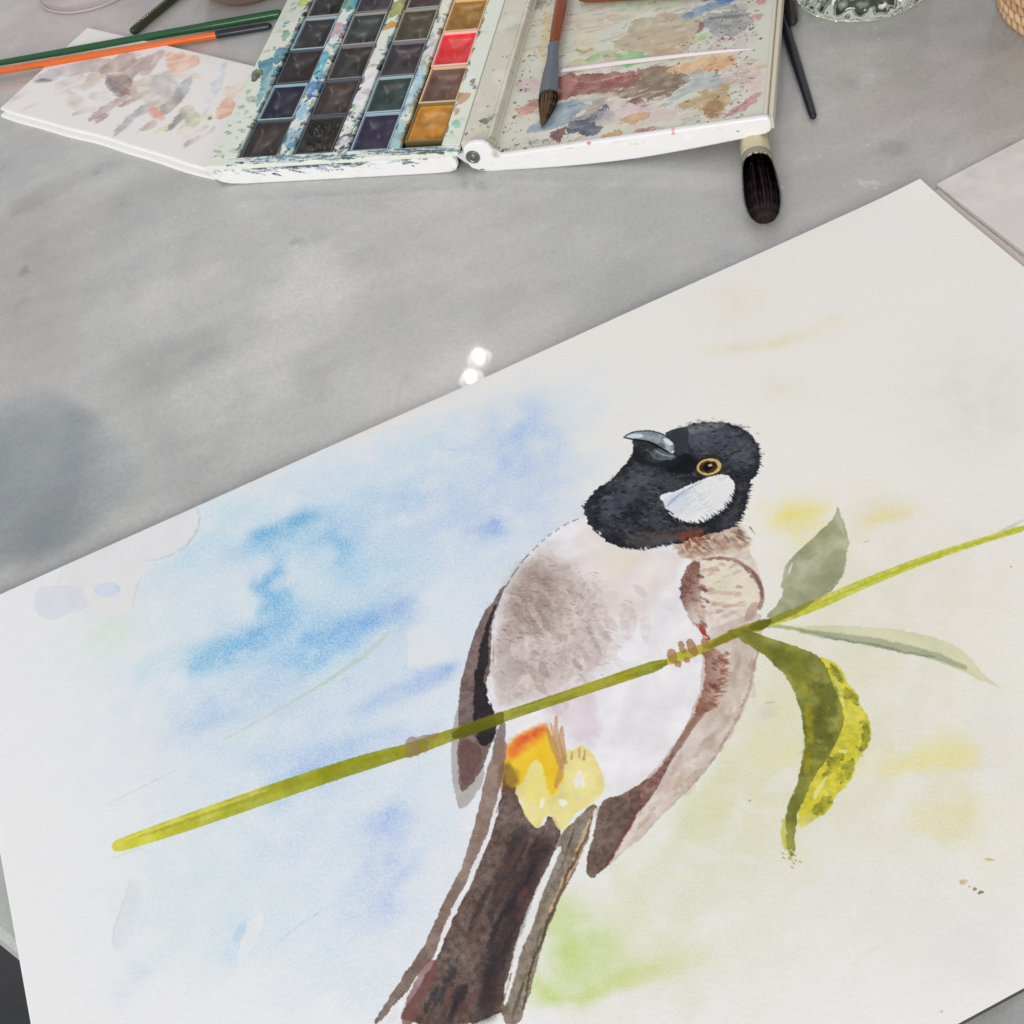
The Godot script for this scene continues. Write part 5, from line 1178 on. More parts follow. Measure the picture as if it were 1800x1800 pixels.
func paint_box() -> void:
	var xf := Transform3D(Basis(Vector3(0.92380, 0.00000, 0.38289), Vector3(0, 1, 0), Vector3(-0.38289, -0.00000, 0.92380)), Vector3(-0.09298, 0.00000, -0.57275))
	var o := thing("watercolour_box", "open white plastic watercolour box full of used paint pans with a stained mixing lid", "paint box", xf)
	var white := ph(236, 239, 241)
	# stained deck
	var dm := tex_mat(deck_image(), 0.38, 0.5)
	var st := SurfaceTool.new()
	st.begin(Mesh.PRIMITIVE_TRIANGLES)
	var y0 := 0.0096
	var y1 := 0.0118
	var u := Vector2(0.13, 0.205)
	var uo := Vector2(-0.002, -0.203)
	slab(mm2([[-0.6, 0.4], [126, 0.4], [126, -5.6], [-0.6, -5.6]]), y0, y1, 0.0005, u, uo, st)
	for b in [[-0.6, 13.9], [35.0, 42.4], [63.3, 70.4], [91.2, 96.6], [117.0, 126.0]]:
		slab(mm2([[b[0], -5.6], [b[1], -5.6], [b[1], -192], [b[0], -192]]), y0, y1, 0.0005, u, uo, st)
	slab(mm2([[-0.6, -192], [126, -192], [126, -200], [-0.6, -200]]), y0, y1, 0.0005, u, uo, st)
	st.generate_normals()
	part("tray_deck", st.commit(), dm, o)
	# shell below, rounded at the front corners
	var fm := tex_mat(front_image(), 0.3, 0.5)
	var prof := mm2([[0.0, -9.2], [0.2, -6.6], [1.6, -4.0], [4.2, -1.9], [8.5, -0.7], [16, -0.15], [60, -0.1], [112, -0.1], [120, -0.4], [123, -1.6], [124.2, -3.6], [124.0, -6.4], [122.8, -9.2]])
	part("tray_front", slab(prof, -0.003, -0.0002, 0.0007, Vector2(0.126, 0.0105), Vector2(-0.001, -0.0098)), fm, o, Transform3D(FRONT, Vector3.ZERO))
	var sh := SurfaceTool.new()
	sh.begin(Mesh.PRIMITIVE_TRIANGLES)
	slab(mm2([[1.5, -3.1], [123, -3.1], [123, -198.5], [1.5, -198.5]]), 0.0003, 0.0030, 0.0, Vector2.ONE, Vector2.ZERO, sh)
	for b in [[1.5, -3.1, 123, -5.2], [1.5, -5.2, 3.6, -198.5], [120.9, -5.2, 123, -198.5], [3.6, -196.4, 120.9, -198.5]]:
		slab(mm2([[b[0], b[1]], [b[2], b[1]], [b[2], b[3]], [b[0], b[3]]]), 0.0031, 0.0094, 0.0, Vector2.ONE, Vector2.ZERO, sh)
	sh.generate_normals()
	part("tray_well", sh.commit(), mat(ph(44, 58, 68), 0.5), o)
	# hinge rail between tray and lid
	var rail := SurfaceTool.new()
	rail.begin(Mesh.PRIMITIVE_TRIANGLES)
	slab(mm2([[126.5, -6], [138.6, -6], [138.6, -196], [126.5, -196]]), 0.0070, 0.0124, 0.0006, Vector2(0.02, 0.2), Vector2(0.1265, -0.2), rail)
	slab(mm2([[138.7, -6], [140.6, -6], [140.6, -196], [138.7, -196]]), 0.0070, 0.0131, 0.0005, Vector2(0.02, 0.2), Vector2(0.1265, -0.2), rail)
	rail.generate_normals()
	part("hinge_rail", rail.commit(), tex_mat(rail_image(), 0.45), o)
	pans(o)
	# lid: leans up on the brushes under its right end
	var tilt := atan(0.095)
	var lx := Transform3D(Basis(Vector3(0, 0, 1), tilt), mm(132.7, 8.4, 0))
	var wm := tex_mat(lid_front_image(), 0.3, 0.5)
	var front := mm2([[-2.6, 6.0], [-3.9, 3.0], [-4.0, 0.0], [-3.9, -3.0], [-3.0, -5.4], [-0.6, -7.1], [3.0, -7.5], [6.6, -6.9], [8.8, -4.9], [9.9, -2.0], [10.7, 1.0], [13, 1.3], [40, 1.25], [80, 1.2], [120, 1.15], [131.6, 1.1], [133.6, 1.7], [134.4, 3.4], [134.3, 7.0], [133.6, 8.4], [131.4, 9.5], [121, 10.5], [110, 11.3], [98, 12.1], [86, 12.7], [74, 13.1], [62, 13.0], [50, 12.6], [38, 11.9], [26, 11.0], [14, 9.9], [6, 9.3], [1.6, 8.4]])
	var lid_part := part("lid", slab(front, -0.0022, 0.0, 0.0008, Vector2(0.14, 0.022), Vector2(-0.0045, -0.008)), wm, o, lx * Transform3D(FRONT, Vector3.ZERO))
	var inv := Transform3D(FRONT, Vector3.ZERO).inverse()
	# its body, floor and outer rim
	var under := mm2([[8.4, 3.2], [131.4, 3.2], [131.4, 9.0], [110, 10.7], [86, 12.1], [74, 12.4], [62, 12.3], [38, 11.2], [14, 9.1], [8.4, 8.6]])
	part("lid_shell", slab(under, 0.0023, 0.198, 0.0), mat(white, 0.35), lid_part, Transform3D(Basis(Vector3(1, 0, 0), Vector3(0, 1, 0), Vector3(0, 0, 1)), Vector3(0, -0.2003, 0)))
	var lm := tex_mat(lid_image(), 0.3, 0.5)
	part("mixing_floor", slab(mm2([[8.4, -2.3], [131.4, -2.3], [131.4, -198], [8.4, -198]]), -0.00319, -0.0028, 0.0, Vector2(0.13, 0.205), Vector2(0.006, -0.203)), lm, lid_part, inv)
	var ridge := SurfaceTool.new()
	ridge.begin(Mesh.PRIMITIVE_TRIANGLES)
	add_tube(ridge, [mm(31.5, -2.5, -62.5), mm(33.0, -1.9, -62.4), mm(60, -1.75, -61.0), mm(92, -1.9, -58.9), mm(112, -2.3, -57.6), mm(123, -2.9, -56.9)], [0.0006, 0.0010, 0.0011, 0.0010, 0.0007, 0.0003], 10)
	part("well_divider", ridge.commit(), mat(ph(214, 205, 208), 0.3), lid_part, inv)
	var rim := SurfaceTool.new()
	rim.begin(Mesh.PRIMITIVE_TRIANGLES)
	slab(mm2([[131.5, -2.3], [132.9, -2.3], [132.9, -198], [131.5, -198]]), -0.009, -0.0015, 0.0004, Vector2.ONE, Vector2.ZERO, rim)
	slab(mm2([[133.0, -2.3], [135.2, -2.3], [135.2, -198], [133.0, -198]]), -0.0085, -0.0035, 0.0006, Vector2.ONE, Vector2.ZERO, rim)
	slab(mm2([[6.9, -2.3], [8.3, -2.3], [8.3, -198], [6.9, -198]]), -0.0085, -0.0018, 0.0004, Vector2.ONE, Vector2.ZERO, rim)
	rim.generate_normals()
	part("lid_rim", rim.commit(), mat(ph(206, 200, 182), 0.4), lid_part, inv)
	# screw in the knuckle
	var sc := part("hinge_screw", lathe([Vector2(0.0, -0.0005), Vector2(0.0033, -0.0005), Vector2(0.0033, 0.0004), Vector2(0.0029, 0.0008), Vector2(0.0024, 0.0006), Vector2(0.0022, 0.0002), Vector2(0.0015, 0.0002), Vector2(0.0012, 0.0005), Vector2(0.0, 0.0005)], 30), mat(ph(112, 112, 112), 0.35), o, lx * Transform3D(Basis(Vector3(1, 0, 0), PI / 2), mm(0, 0.2, 0.3)))
	var metal: StandardMaterial3D = sc.material_override
	metal.metallic = 0.7
	part("hinge_tab", slab(mm2([[122.6, -7.5], [129.4, -8.6], [128.9, -3.2], [127.6, -2.2]]), -0.006, -0.0036, 0.0004), mat(ph(206, 208, 210), 0.4), o, Transform3D(FRONT, Vector3.ZERO))

const PANS := [
	# columns from the left: paint tone r, g, b, of each pan from the front
	[14.8, 6.4, "64 54 54, 40 37 66, 60 50 54, 60 60 63, 46 54 52, 70 60 60"],
	[43.0, 6.4, "52 47 45, 76 61 55, 56 58 52, 58 67 67, 66 56 68, 60 52 50"],
	[71.1, 6.2, "54 46 78, 56 74 73, 66 58 66, 88 78 56, 84 56 58, 70 60 50"],
	[97.3, 11.4, "198 136 44, 108 78 66, 226 48 52, 152 110 40, 176 98 46, 120 70 50"],
]

func pans(o: Node3D) -> void:
	var shell := SurfaceTool.new()
	shell.begin(Mesh.PRIMITIVE_TRIANGLES)
	for b in [[-9.6, 14.8, -8.8, -14.8], [8.8, 14.8, 9.6, -14.8], [-8.8, 14.8, 8.8, 14.0], [-8.8, -14.0, 8.8, -14.8]]:
		slab(mm2([[b[0], b[1]], [b[2], b[1]], [b[2], b[3]], [b[0], b[3]]]), 0.0, 0.0078, 0.0002, Vector2.ONE, Vector2.ZERO, shell)
	slab(mm2([[-8.8, 14.0], [8.8, 14.0], [8.8, -14.0], [-8.8, -14.0]]), 0.0002, 0.001, 0.0, Vector2.ONE, Vector2.ZERO, shell)
	shell.generate_normals()
	var sm := shell.commit()
	var walls := [mat(ph(150, 176, 184), 0.35), mat(ph(118, 112, 118), 0.35), mat(ph(150, 150, 142), 0.35), mat(ph(74, 84, 92), 0.35), mat(ph(212, 184, 142), 0.35), mat(ph(226, 186, 176), 0.35), mat(ph(120, 100, 60), 0.35)]
	var which := [[3, 0, 3, 0, 2, 2], [3, 3, 1, 2, 1, 1], [0, 0, 1, 2, 2, 1], [6, 4, 5, 4, 4, 2]]
	var f := FastNoiseLite.new()
	f.frequency = 0.16
	f.fractal_octaves = 2
	var n := 0
	for ci in 4:
		var col: Array = PANS[ci]
		var tones := (col[2] as String).split(", ")
		for ri in tones.size():
			var t := tones[ri].split_floats(" ")
			var z: float = -(col[1] + 15.0 + ri * 30.5)
			if z < -180.0: continue
			var at := mm(col[0] + 9.9 + rng.randf_range(-0.3, 0.3), 3.1 + rng.randf_range(-0.25, 0.25), z)
			var p := part("paint_pan", sm, walls[which[ci][ri]], o, Transform3D(Basis(Vector3.UP, rng.randf_range(-0.012, 0.012)), at))
			f.seed = 40 + n
			n += 1
			var base := ph(t[0], t[1], t[2]).srgb_to_linear() * (0.62 if ci < 3 else 0.88)
			var st := SurfaceTool.new()
			st.begin(Mesh.PRIMITIVE_TRIANGLES)
			st.set_smooth_group(0)
			var nx := 16
			var nz := 24
			var grid := []
			var hole := Vector2(rng.randf_range(-0.3, 0.4), rng.randf_range(-0.2, 0.6))
			var lump := 1.0 if not (ci == 1 and ri == 0) else 3.2
			for j in nz + 1:
				for i in nx + 1:
					var q := Vector2(float(i) / nx * 2 - 1, float(j) / nz * 2 - 1)
					var h := 6.6 - 1.5 * (1.0 - pow(maxf(absf(q.x), absf(q.y)), 4.0)) + 0.15 * lump * f.get_noise_2d(q.x * 5, q.y * 8) - 1.5 * exp(-(q - hole).length_squared() * 9.0)
					if lump > 2.0 and absf(f.get_noise_2d(q.x * 7 + 50, q.y * 10)) < 0.06: h -= 1.6
					grid.append([mm(q.x * 8.79, h, q.y * 13.99), q])
			for j in nz:
				for i in nx:
					for k in [[0, 0], [1, 0], [1, 1], [0, 0], [1, 1], [0, 1]]:
						var g: Array = grid[(j + k[1]) * (nx + 1) + i + k[0]]
						var v := f.get_noise_2d(g[1].x * 6 + 200, g[1].y * 9)
						var c := base * (1.0 + v * 0.5)
						var edge := smoothstep(0.86, 1.0, maxf(absf(g[1].x), absf(g[1].y)))
						c = c.lerp(Color(base.r * 1.7 + 0.01, base.g * 1.7 + 0.01, base.b * 1.7 + 0.012), edge * 0.5)
						if v > 0.38: c = c.lerp(Color(0.2, 0.21, 0.22), (v - 0.38) * 0.6)
						c.a = 1.0
						st.set_color(c)
						st.add_vertex(g[0])
			st.index()
			st.generate_normals()
			var pm := mat(Color.WHITE, 0.3, 0.4)
			pm.vertex_color_use_as_albedo = true
			part("paint", st.commit(), pm, p)

func deck_image() -> Image:
	var c := Sheet.new(Vector2(130, 205), 5.0, ph(214, 219, 207), noises, rng)
	var tones := [ph(196, 206, 190), ph(206, 212, 198), ph(222, 226, 218), ph(200, 204, 186)]
	for i in 70:
		c.blot(Vector2(rng.randf() * 130, rng.randf() * 205), rng.randf_range(2, 7), rng.randf_range(2, 6), rng.randf() * 3, tones[i % 4], 0.6, {"blur": 2, "hard": 1.8, "rk": 1, "rim": 0.3})
	var o := {"blur": 1, "hard": 2.0, "rk": 1, "ragged": 0.45, "rim": 0.3}
	var teal := ph(58, 124, 146)
	# left border
	for q in ["-0.3 85.9, 5.1 89.3, 9.1 92.9, 10.3 80.5, 9.5 72.5, 7.4 65.8, 6.2 76.9", "6.5 97.4, 11.5 99.9, 15.1 94.2, 14.3 86.1, 10.3 82.5"]: c.wash(dk(q), teal, 0.85, o)
	for q in ["6.3 111.2, 7.7 117.5, 11.7 112.6, 10.7 107.4, 8.3 106.7", "13.1 94.5, 14.5 98.5, 17.7 91.8, 14.3 88.1", "4.5 99.8, 6.5 101.6, 6.8 96.3", "12.1 113.6, 15.5 115.3, 17.2 100.2, 15.5 95.2"]: c.wash(dk(q), ph(112, 170, 150), 0.75, o)
	for q in ["-1.0 77.8, 1.7 81.5, 6.9 78.8, 6.2 72.9, 3.9 68.2, 0.9 73.5", "1.6 75.5, 4.6 78.1, 6.2 70.9"]: c.wash(dk(q), ph(74, 80, 56), 0.85, o)
	for q in ["6.3 145.4, 13.6 144.3, 13.5 138.7, 9.7 138.1", "5.6 143.3, 8.7 143.9, 9.4 137.1"]: c.wash(dk(q), ph(186, 204, 90), 0.8, o)
	for q in ["2.4 56.5, 8.6 56.8, 10.8 51.7, 6.3 50.3", "1.1 48.9, 5.3 49.4, 5.2 45.6, 2.0 45.9", "0.0 34.8, 3.2 32.6, 2.9 29.8", "7.8 22.0, 9.4 24.6, 10.0 19.0", "1.5 61.5, 3.5 63.3, 4.1 59.3"]: c.wash(dk(q), ph(140, 146, 130), 0.55, o)
	for q in ["7.9 75.7, 11.3 85.4, 14.0 69.9, 13.1 52.4, 12.6 45.7, 9.8 50.8"]: c.wash(dk(q), ph(70, 140, 160), 0.6, o)
	c.wash(dk("7.1 13.0, 19.2 12.7, 21.5 9.0, 8.3 9.3"), ph(190, 192, 180), 0.7, o)
	# dividers: first runs green, pink, turquoise, deep blue, pale blue
	var d1 := dk("30.5 141.7, 38.7 140.4, 38.5 118.5, 35.5 82.3, 34.1 43.4, 35.1 6.8, 41.2 6.3, 45.2 46.9, 45.2 81.1, 47.5 133.5")
	for q in [[36.0, 78.0, 4.6, 20.0, ph(76, 168, 188)], [38.5, 60.0, 3.6, 14.0, ph(52, 96, 168)], [38, 40.0, 3.4, 12.0, ph(150, 190, 212)], [38.5, 20.0, 3.6, 16.0, ph(150, 182, 196)], [38.6, 112.0, 4.0, 14.0, ph(186, 160, 172)], [38.6, 138.0, 4.2, 14.0, ph(90, 160, 136)], [38.6, 160.0, 4.2, 14.0, ph(110, 170, 150)]]:
		c.blot(Vector2(q[0] + 2, 203 - q[1]), q[2] * 1.2, q[3] * 0.6, 0.0, q[4], 0.92, {"blur": 2, "hard": 2.5, "rk": 1, "ragged": 0.5})
	for i in 34:
		var y := rng.randf_range(4, 100)
		c.blot(Vector2(40.5 + rng.randf_range(-3, 3), 203 - y), rng.randf_range(0.3, 2.2), rng.randf_range(0.3, 0.9), rng.randf() * 3, [ph(38, 62, 80), ph(30, 44, 50), ph(206, 222, 228)][i % 3], 0.8)
	# second divider: white and pinkish, dark spatter near the front, mustard and olive further back
	for q in [[66.8, 60.0, 3.4, 30.0, ph(222, 216, 220)], [67, 128.0, 3.8, 14.0, ph(146, 146, 62)], [67, 112.0, 3.0, 7.0, ph(190, 140, 60)], [67, 146.0, 3.8, 12.0, ph(150, 140, 80)]]:
		c.blot(Vector2(q[0] + 2, 203 - q[1]), q[2] * 1.2, q[3] * 0.7, 0.0, q[4], 0.85, {"blur": 2, "hard": 2.5, "rk": 1, "ragged": 0.5})
	for i in 40:
		var y := 5.0 + absf(rng.randfn(0, 16.0))
		c.blot(Vector2(69 + rng.randf_range(-3.4, 3.4), 203 - y), rng.randf_range(0.3, 2.2), rng.randf_range(0.3, 1.2), rng.randf() * 3, [ph(40, 44, 52), ph(70, 90, 130), ph(60, 50, 48)][i % 3], 0.8)
	# third divider: pale blue-green in front, cream behind
	for q in [[94, 16.0, 3.2, 16.0, ph(134, 180, 182)], [94, 44.0, 3.2, 18.0, ph(158, 194, 212)], [94, 62.0, 3.0, 10.0, ph(150, 188, 214)], [94, 90.0, 3.2, 14.0, ph(214, 210, 214)], [94, 120.0, 3.2, 16.0, ph(226, 216, 190)], [94, 146.0, 3.2, 12.0, ph(170, 158, 120)]]:
		c.blot(Vector2(q[0] + 2, 203 - q[1]), q[2] * 1.2, q[3] * 0.7, 0.0, q[4], 0.85, {"blur": 2, "hard": 2.5, "rk": 1, "ragged": 0.5})
	# grime along the edges of the slots, thickest in blue and black
	for x in [13.6, 35.3, 42.1, 63.6, 70.1, 91.5, 96.3, 117.3]:
		for i in 46:
			var y := rng.randf_range(4, 196)
			var tone: Color = [ph(40, 70, 90), ph(36, 44, 52), ph(66, 128, 146), ph(90, 84, 80), ph(150, 170, 160)][i % 5] if x < 94.0 else [ph(120, 96, 60), ph(70, 64, 56), ph(176, 140, 80), ph(200, 196, 170), ph(96, 110, 100)][i % 5]
			c.blot(Vector2(x + 2 + rng.randf_range(-0.7, 0.7), 203 - y), rng.randf_range(0.3, 1.2), rng.randf_range(0.8, 4.5), rng.randf_range(-0.12, 0.12), tone, rng.randf_range(0.4, 0.85), {"blur": 1, "rk": 1, "ragged": 0.7})
	for i in 120:
		var k := i % 3
		var x2: float = [38.7, 66.8, 94.0][k]
		var y2 := rng.randf_range(2, 190)
		var tone2: Color = [[ph(66, 140, 170), ph(130, 180, 200), ph(46, 88, 130), ph(206, 216, 220)][i % 4], [ph(214, 206, 208), ph(150, 140, 90), ph(120, 120, 130), ph(228, 228, 228)][i % 4], [ph(150, 190, 200), ph(206, 214, 214), ph(190, 170, 130), ph(120, 150, 150)][i % 4]][k]
		c.blot(Vector2(x2 + 2 + rng.randf_range(-2.8, 2.8), 203 - y2), rng.randf_range(0.5, 2.6), rng.randf_range(0.6, 4.0), rng.randf_range(-0.5, 0.5), tone2, rng.randf_range(0.35, 0.8), {"blur": 1, "rk": 1, "ragged": 0.7, "rim": 0.4})
	for i in 50:
		c.blot(Vector2(2 + rng.randf_range(0.5, 13), 203 - rng.randf_range(4, 170)), rng.randf_range(0.5, 2.4), rng.randf_range(0.5, 1.8), rng.randf() * 3, [ph(150, 160, 140), ph(120, 168, 150), ph(96, 110, 100), ph(84, 140, 156), ph(178, 186, 150)][i % 5], rng.randf_range(0.3, 0.75), {"blur": 1, "rk": 1, "ragged": 0.6, "rim": 0.4})
	# right strip: ochre smear, mint, cream
	for q in ["117.1 47.2, 123.5 46.5, 123.8 41.9, 119.3 36.0, 117.6 38.9", "118.0 34.3, 120.9 34.0, 120.6 29.5, 118.5 28.8"]: c.wash(dk(q), ph(178, 128, 78), 0.8, o)
	for q in ["117.9 23.6, 121.4 25.9, 124.3 19.4, 121.3 17.9", "119.0 15.5, 120.3 17.1, 122.5 11.7"]: c.wash(dk(q), ph(130, 190, 168), 0.8, o)
	for q in ["118.0 12.1, 121.8 15.2, 122.3 10.0, 118.7 3.5", "117.8 2.7, 123.4 7.3, 126.1 1.9, 119.3 0.9"]: c.wash(dk(q), ph(204, 214, 190), 0.7, o)
	for q in ["121.5 57.0, 123.4 58.7, 124.1 52.0, 122.0 51.3", "123.7 51.1, 124.9 53.8, 125.6 47.2"]: c.wash(dk(q), ph(90, 92, 84), 0.7, o)
	# front strip: dark blue-black smears
	for i in 150:
		var x := rng.randf_range(10, 124)
		c.blot(Vector2(x + 2, 203 - rng.randf_range(-0.3, 5.0)), rng.randf_range(0.6, 6.0), rng.randf_range(0.2, 0.9), rng.randf_range(-0.15, 0.15), [ph(48, 56, 64), ph(96, 140, 156), ph(232, 236, 238), ph(70, 84, 92), ph(168, 196, 204)][i % 5], 0.75, {"blur": 1, "rk": 1, "ragged": 0.5})
	for i in 90:
		c.blot(Vector2(rng.randf() * 130, rng.randf() * 205), rng.randf_range(0.2, 0.9), rng.randf_range(0.2, 0.6), rng.randf() * 3, [ph(70, 76, 70), ph(120, 128, 110), ph(150, 120, 90), ph(50, 60, 74)][i % 4], rng.randf_range(0.3, 0.8))
	return c.image()

func rail_image() -> Image:
	var c := Sheet.new(Vector2(20, 200), 5.0, ph(200, 196, 180), noises, rng)
	for i in 30:
		c.blot(Vector2(rng.randf() * 20, rng.randf() * 200), rng.randf_range(2, 5), rng.randf_range(3, 10), rng.randf_range(-0.3, 0.3), [ph(206, 196, 184), ph(212, 208, 196), ph(186, 184, 164), ph(210, 196, 190)][i % 4], 0.5, {"blur": 3, "hard": 1.5})
	for i in 90:
		c.blot(Vector2(rng.randf() * 20, rng.randf() * 200), rng.randf_range(0.2, 0.7), rng.randf_range(0.3, 1.3), rng.randf_range(-0.5, 0.5), [ph(90, 88, 80), ph(130, 124, 96), ph(110, 90, 84), ph(150, 160, 130)][i % 4], rng.randf_range(0.35, 0.85))
	c.blot(Vector2(9.0, 200 - 22.0), 2.2, 3.2, 0.25, ph(82, 84, 84), 0.85)
	c.blot(Vector2(11.2, 200 - 24.0), 2.2, 3.0, 0.25, ph(150, 148, 140), 0.6)
	return c.image()

func front_image() -> Image:
	var c := Sheet.new(Vector2(126, 10.5), 8.0, ph(236, 239, 241), noises, rng)
	for i in 130:
		var x := clampf(rng.randfn(52, 24.0), 4, 122)
		var y := absf(rng.randfn(0, 1.6))
		c.blot(Vector2(x, y + 0.6), rng.randf_range(0.5, 4.2), rng.randf_range(0.15, 0.8), rng.randf_range(-0.25, 0.35), [ph(52, 58, 64), ph(84, 98, 106), ph(150, 170, 184), ph(40, 46, 52), ph(196, 210, 220)][i % 5], rng.randf_range(0.3, 0.85), {"blur": 1, "rk": 1, "ragged": 0.6})
	for i in 40:
		c.blot(Vector2(rng.randf() * 126, rng.randf_range(2, 10)), rng.randf_range(0.3, 3.0), rng.randf_range(0.15, 0.6), rng.randf_range(-0.4, 0.4), [ph(206, 216, 224), ph(198, 204, 206), ph(222, 224, 206)][i % 3], 0.6)
	c.blot(Vector2(104, 4.4), 1.1, 0.4, 0.3, ph(80, 82, 90), 0.8)
	return c.image()

func lid_front_image() -> Image:
	var c := Sheet.new(Vector2(140, 22), 6.0, ph(236, 238, 238), noises, rng)
	for i in 20:
		c.blot(Vector2(rng.randf() * 140, rng.randf() * 22), rng.randf_range(1, 5), rng.randf_range(0.3, 1.2), rng.randf_range(-0.3, 0.3), [ph(226, 222, 220), ph(222, 224, 226), ph(230, 222, 206)][i % 3], 0.5, {"blur": 2})
	for q in [[59.0, 9.8, 0.8, 0.5, ph(206, 92, 104)], [97.0, 10.6, 0.7, 1.2, ph(228, 140, 140)], [79.0, 13.0, 2.2, 0.3, ph(208, 176, 120)], [124.5, 14.2, 0.7, 0.5, ph(48, 78, 104)], [6.5, 15.6, 1.7, 0.25, ph(70, 70, 72)], [50.0, 10.6, 1.6, 0.3, ph(226, 170, 170)], [30.0, 11.6, 2.0, 0.25, ph(236, 196, 188)], [12.0, 13.4, 2.0, 0.2, ph(214, 206, 170)], [117.0, 11.4, 2.0, 0.3, ph(222, 186, 186)]]:
		c.blot(Vector2(q[0], q[1]), q[2], q[3], 0.1, q[4], 0.85)
	return c.image()

func lid_image() -> Image:
	var c := Sheet.new(Vector2(130, 205), 7.0, ph(203, 203, 190), noises, rng)
	c.crinkle = 4.0
	c.wobble = 0.16
	c.wmax = 12.0
	var soft := {"blur": 3, "hard": 1.6, "rk": 1, "ragged": 0.5, "gran": 0.15}
	var wet := {"blur": 1, "hard": 2.0, "rk": 1, "ragged": 0.35, "rim": 0.9, "gran": 0.15}
	var dry := {"blur": 1, "hard": 2.0, "rk": 1, "ragged": 0.5, "rim": 0.3, "gran": 0.2}
	# thin layers of everything mixed before
	var old := [ph(206, 186, 178), ph(196, 184, 156), ph(186, 196, 168), ph(214, 208, 196), ph(198, 182, 184), ph(212, 204, 178), ph(184, 176, 160)]
	for i in 120:
		var p := Vector2(rng.randf_range(4, 118), rng.randf_range(0, 203))
		c.blot(p, rng.randf_range(3, 14), rng.randf_range(1.5, 5), rng.randf_range(-0.35, 0.15), old[i % 7], rng.randf_range(0.3, 0.6), wet if i % 2 else soft)
	for i in 170:
		var p := Vector2(rng.randf_range(6, 112), rng.randf_range(60, 203))
		var near := p.y > 146.0
		var d := Vector2(rng.randf_range(5, 18), rng.randf_range(-5, 0.5))
		var tone: Color = [ph(196, 168, 162), ph(176, 150, 140), ph(206, 196, 186), ph(172, 168, 172), ph(190, 150, 130), ph(214, 206, 198)][i % 6] if near else [ph(192, 178, 146), ph(178, 190, 156), ph(206, 198, 174), ph(198, 172, 152), ph(170, 164, 146), ph(212, 208, 196)][i % 6]
		c.stroke(PackedVector2Array([p, p + d * 0.5 + Vector2(0, rng.randf_range(-1.5, 1.0)), p + d]), 0.8, rng.randf_range(1.5, 5.0), 0.5, tone, rng.randf_range(0.35, 0.75), {"blur": 1 + i % 3, "hard": 1.7, "rk": 1, "ragged": 0.7, "rim": 0.7})
	# far well
	c.wash(lf("71.9 114.2, 95.2 106.9, 84.2 104.3, 67.4 103.4, 45.7 115.2, 50.9 120.8"), ph(186, 198, 172), 0.8, soft)
	c.wash(lf("59.7 95.7, 73.3 100.6, 90.3 98.4, 99.2 90.8, 97.6 76.8, 90.2 69.4, 76.6 69.5, 62.5 71.5, 53.1 79.9, 63.6 86.7"), ph(178, 166, 140), 0.85, dry)
	c.wash(lf("57.2 83.6, 66.3 87.8, 83.2 85.8, 97.8 74.8, 95.9 65.9, 88.1 62.5, 77.4 61.8, 71.0 70.1, 58.8 79.3"), ph(184, 164, 138), 0.8, wet)
	c.wash(lf("32.5 103.8, 40.9 107.4, 49.0 102.9, 51.0 96.3, 42.6 94.8, 33.8 99.3"), ph(204, 182, 164), 0.75, wet)
	c.wash(lf("46.2 106.8, 55.5 107.0, 53.2 101.6, 49.2 101.8"), ph(206, 166, 160), 0.7, wet)
	c.wash(lf("33.1 95.5, 42.3 96.8, 48.0 88.2, 47.3 80.6, 41.9 78.2, 36.1 82.8"), ph(206, 198, 170), 0.8, wet)
	c.wash(lf("35.5 82.9, 41.9 78.2, 46.3 79.9, 45.0 76.4, 39.4 76.0"), ph(170, 140, 92), 0.75, dry)
	c.wash(lf("58.2 61.4, 58.3 69.8, 65.3 71.7, 73.9 68.3, 76.2 63.0, 72.7 59.3, 64.0 58.9"), ph(134, 190, 116), 0.88, dry)
	c.wash(lf("43.0 70.2, 49.5 77.1, 53.3 74.1, 49.9 69.3, 46.5 65.5"), ph(156, 190, 126), 0.7, soft)
	c.wash(lf("34.6 69.7, 40.8 73.7, 45.1 67.8, 38.3 63.9"), ph(198, 196, 136), 0.65, soft)
	c.wash(lf("51.3 76.6, 59.3 75.3, 58.5 67.9, 53.4 64.6"), ph(176, 178, 128), 0.7, wet)
	c.wash(lf("73.8 69.3, 87.6 68.3, 90.9 61.8, 80.2 61.0, 76.0 64.0"), ph(184, 148, 116), 0.6, wet)
	c.wash(lf("87.8 96.2, 91.9 99.9, 101.0 103.1, 112.1 101.6, 107.0 96.3, 99.0 93.8, 94.1 93.3, 91.2 88.3"), ph(126, 156, 182), 0.85, dry)
	c.wash(lf("102.5 104.6, 113.7 101.1, 109.6 98.4, 104.5 100.0"), ph(74, 112, 176), 0.85, soft)
	c.wash(lf("88.8 96.9, 93.8 96.3, 93.6 92.5, 90.2 93.5"), ph(90, 120, 150), 0.7, dry)
	c.wash(lf("97.9 87.3, 100.2 92.4, 112.7 92.6, 120.5 87.2, 123.1 78.8, 119.3 72.3, 114.2 69.1, 106.6 71.3, 101.3 78.6"), ph(140, 140, 146), 0.9, wet)
	c.wash(lf("99.3 89.8, 107.6 88.3, 115.7 87.7, 119.0 84.8, 113.2 84.6, 105.0 86.1"), ph(98, 98, 96), 0.75, dry)
	c.wash(lf("105.9 81.0, 113.4 80.7, 111.1 75.7, 107.3 76.8"), ph(108, 106, 104), 0.6, soft)
	c.wash(lf("101.2 101.0, 113.9 98.1, 120.9 90.0, 115.5 90.7, 104.5 93.1"), ph(158, 160, 164), 0.7, wet)
	c.wash(lf("97.8 88.3, 96.3 80.0, 95.5 76.4, 98.1 77.6, 99.8 83.8"), ph(110, 72, 76), 0.75, dry)
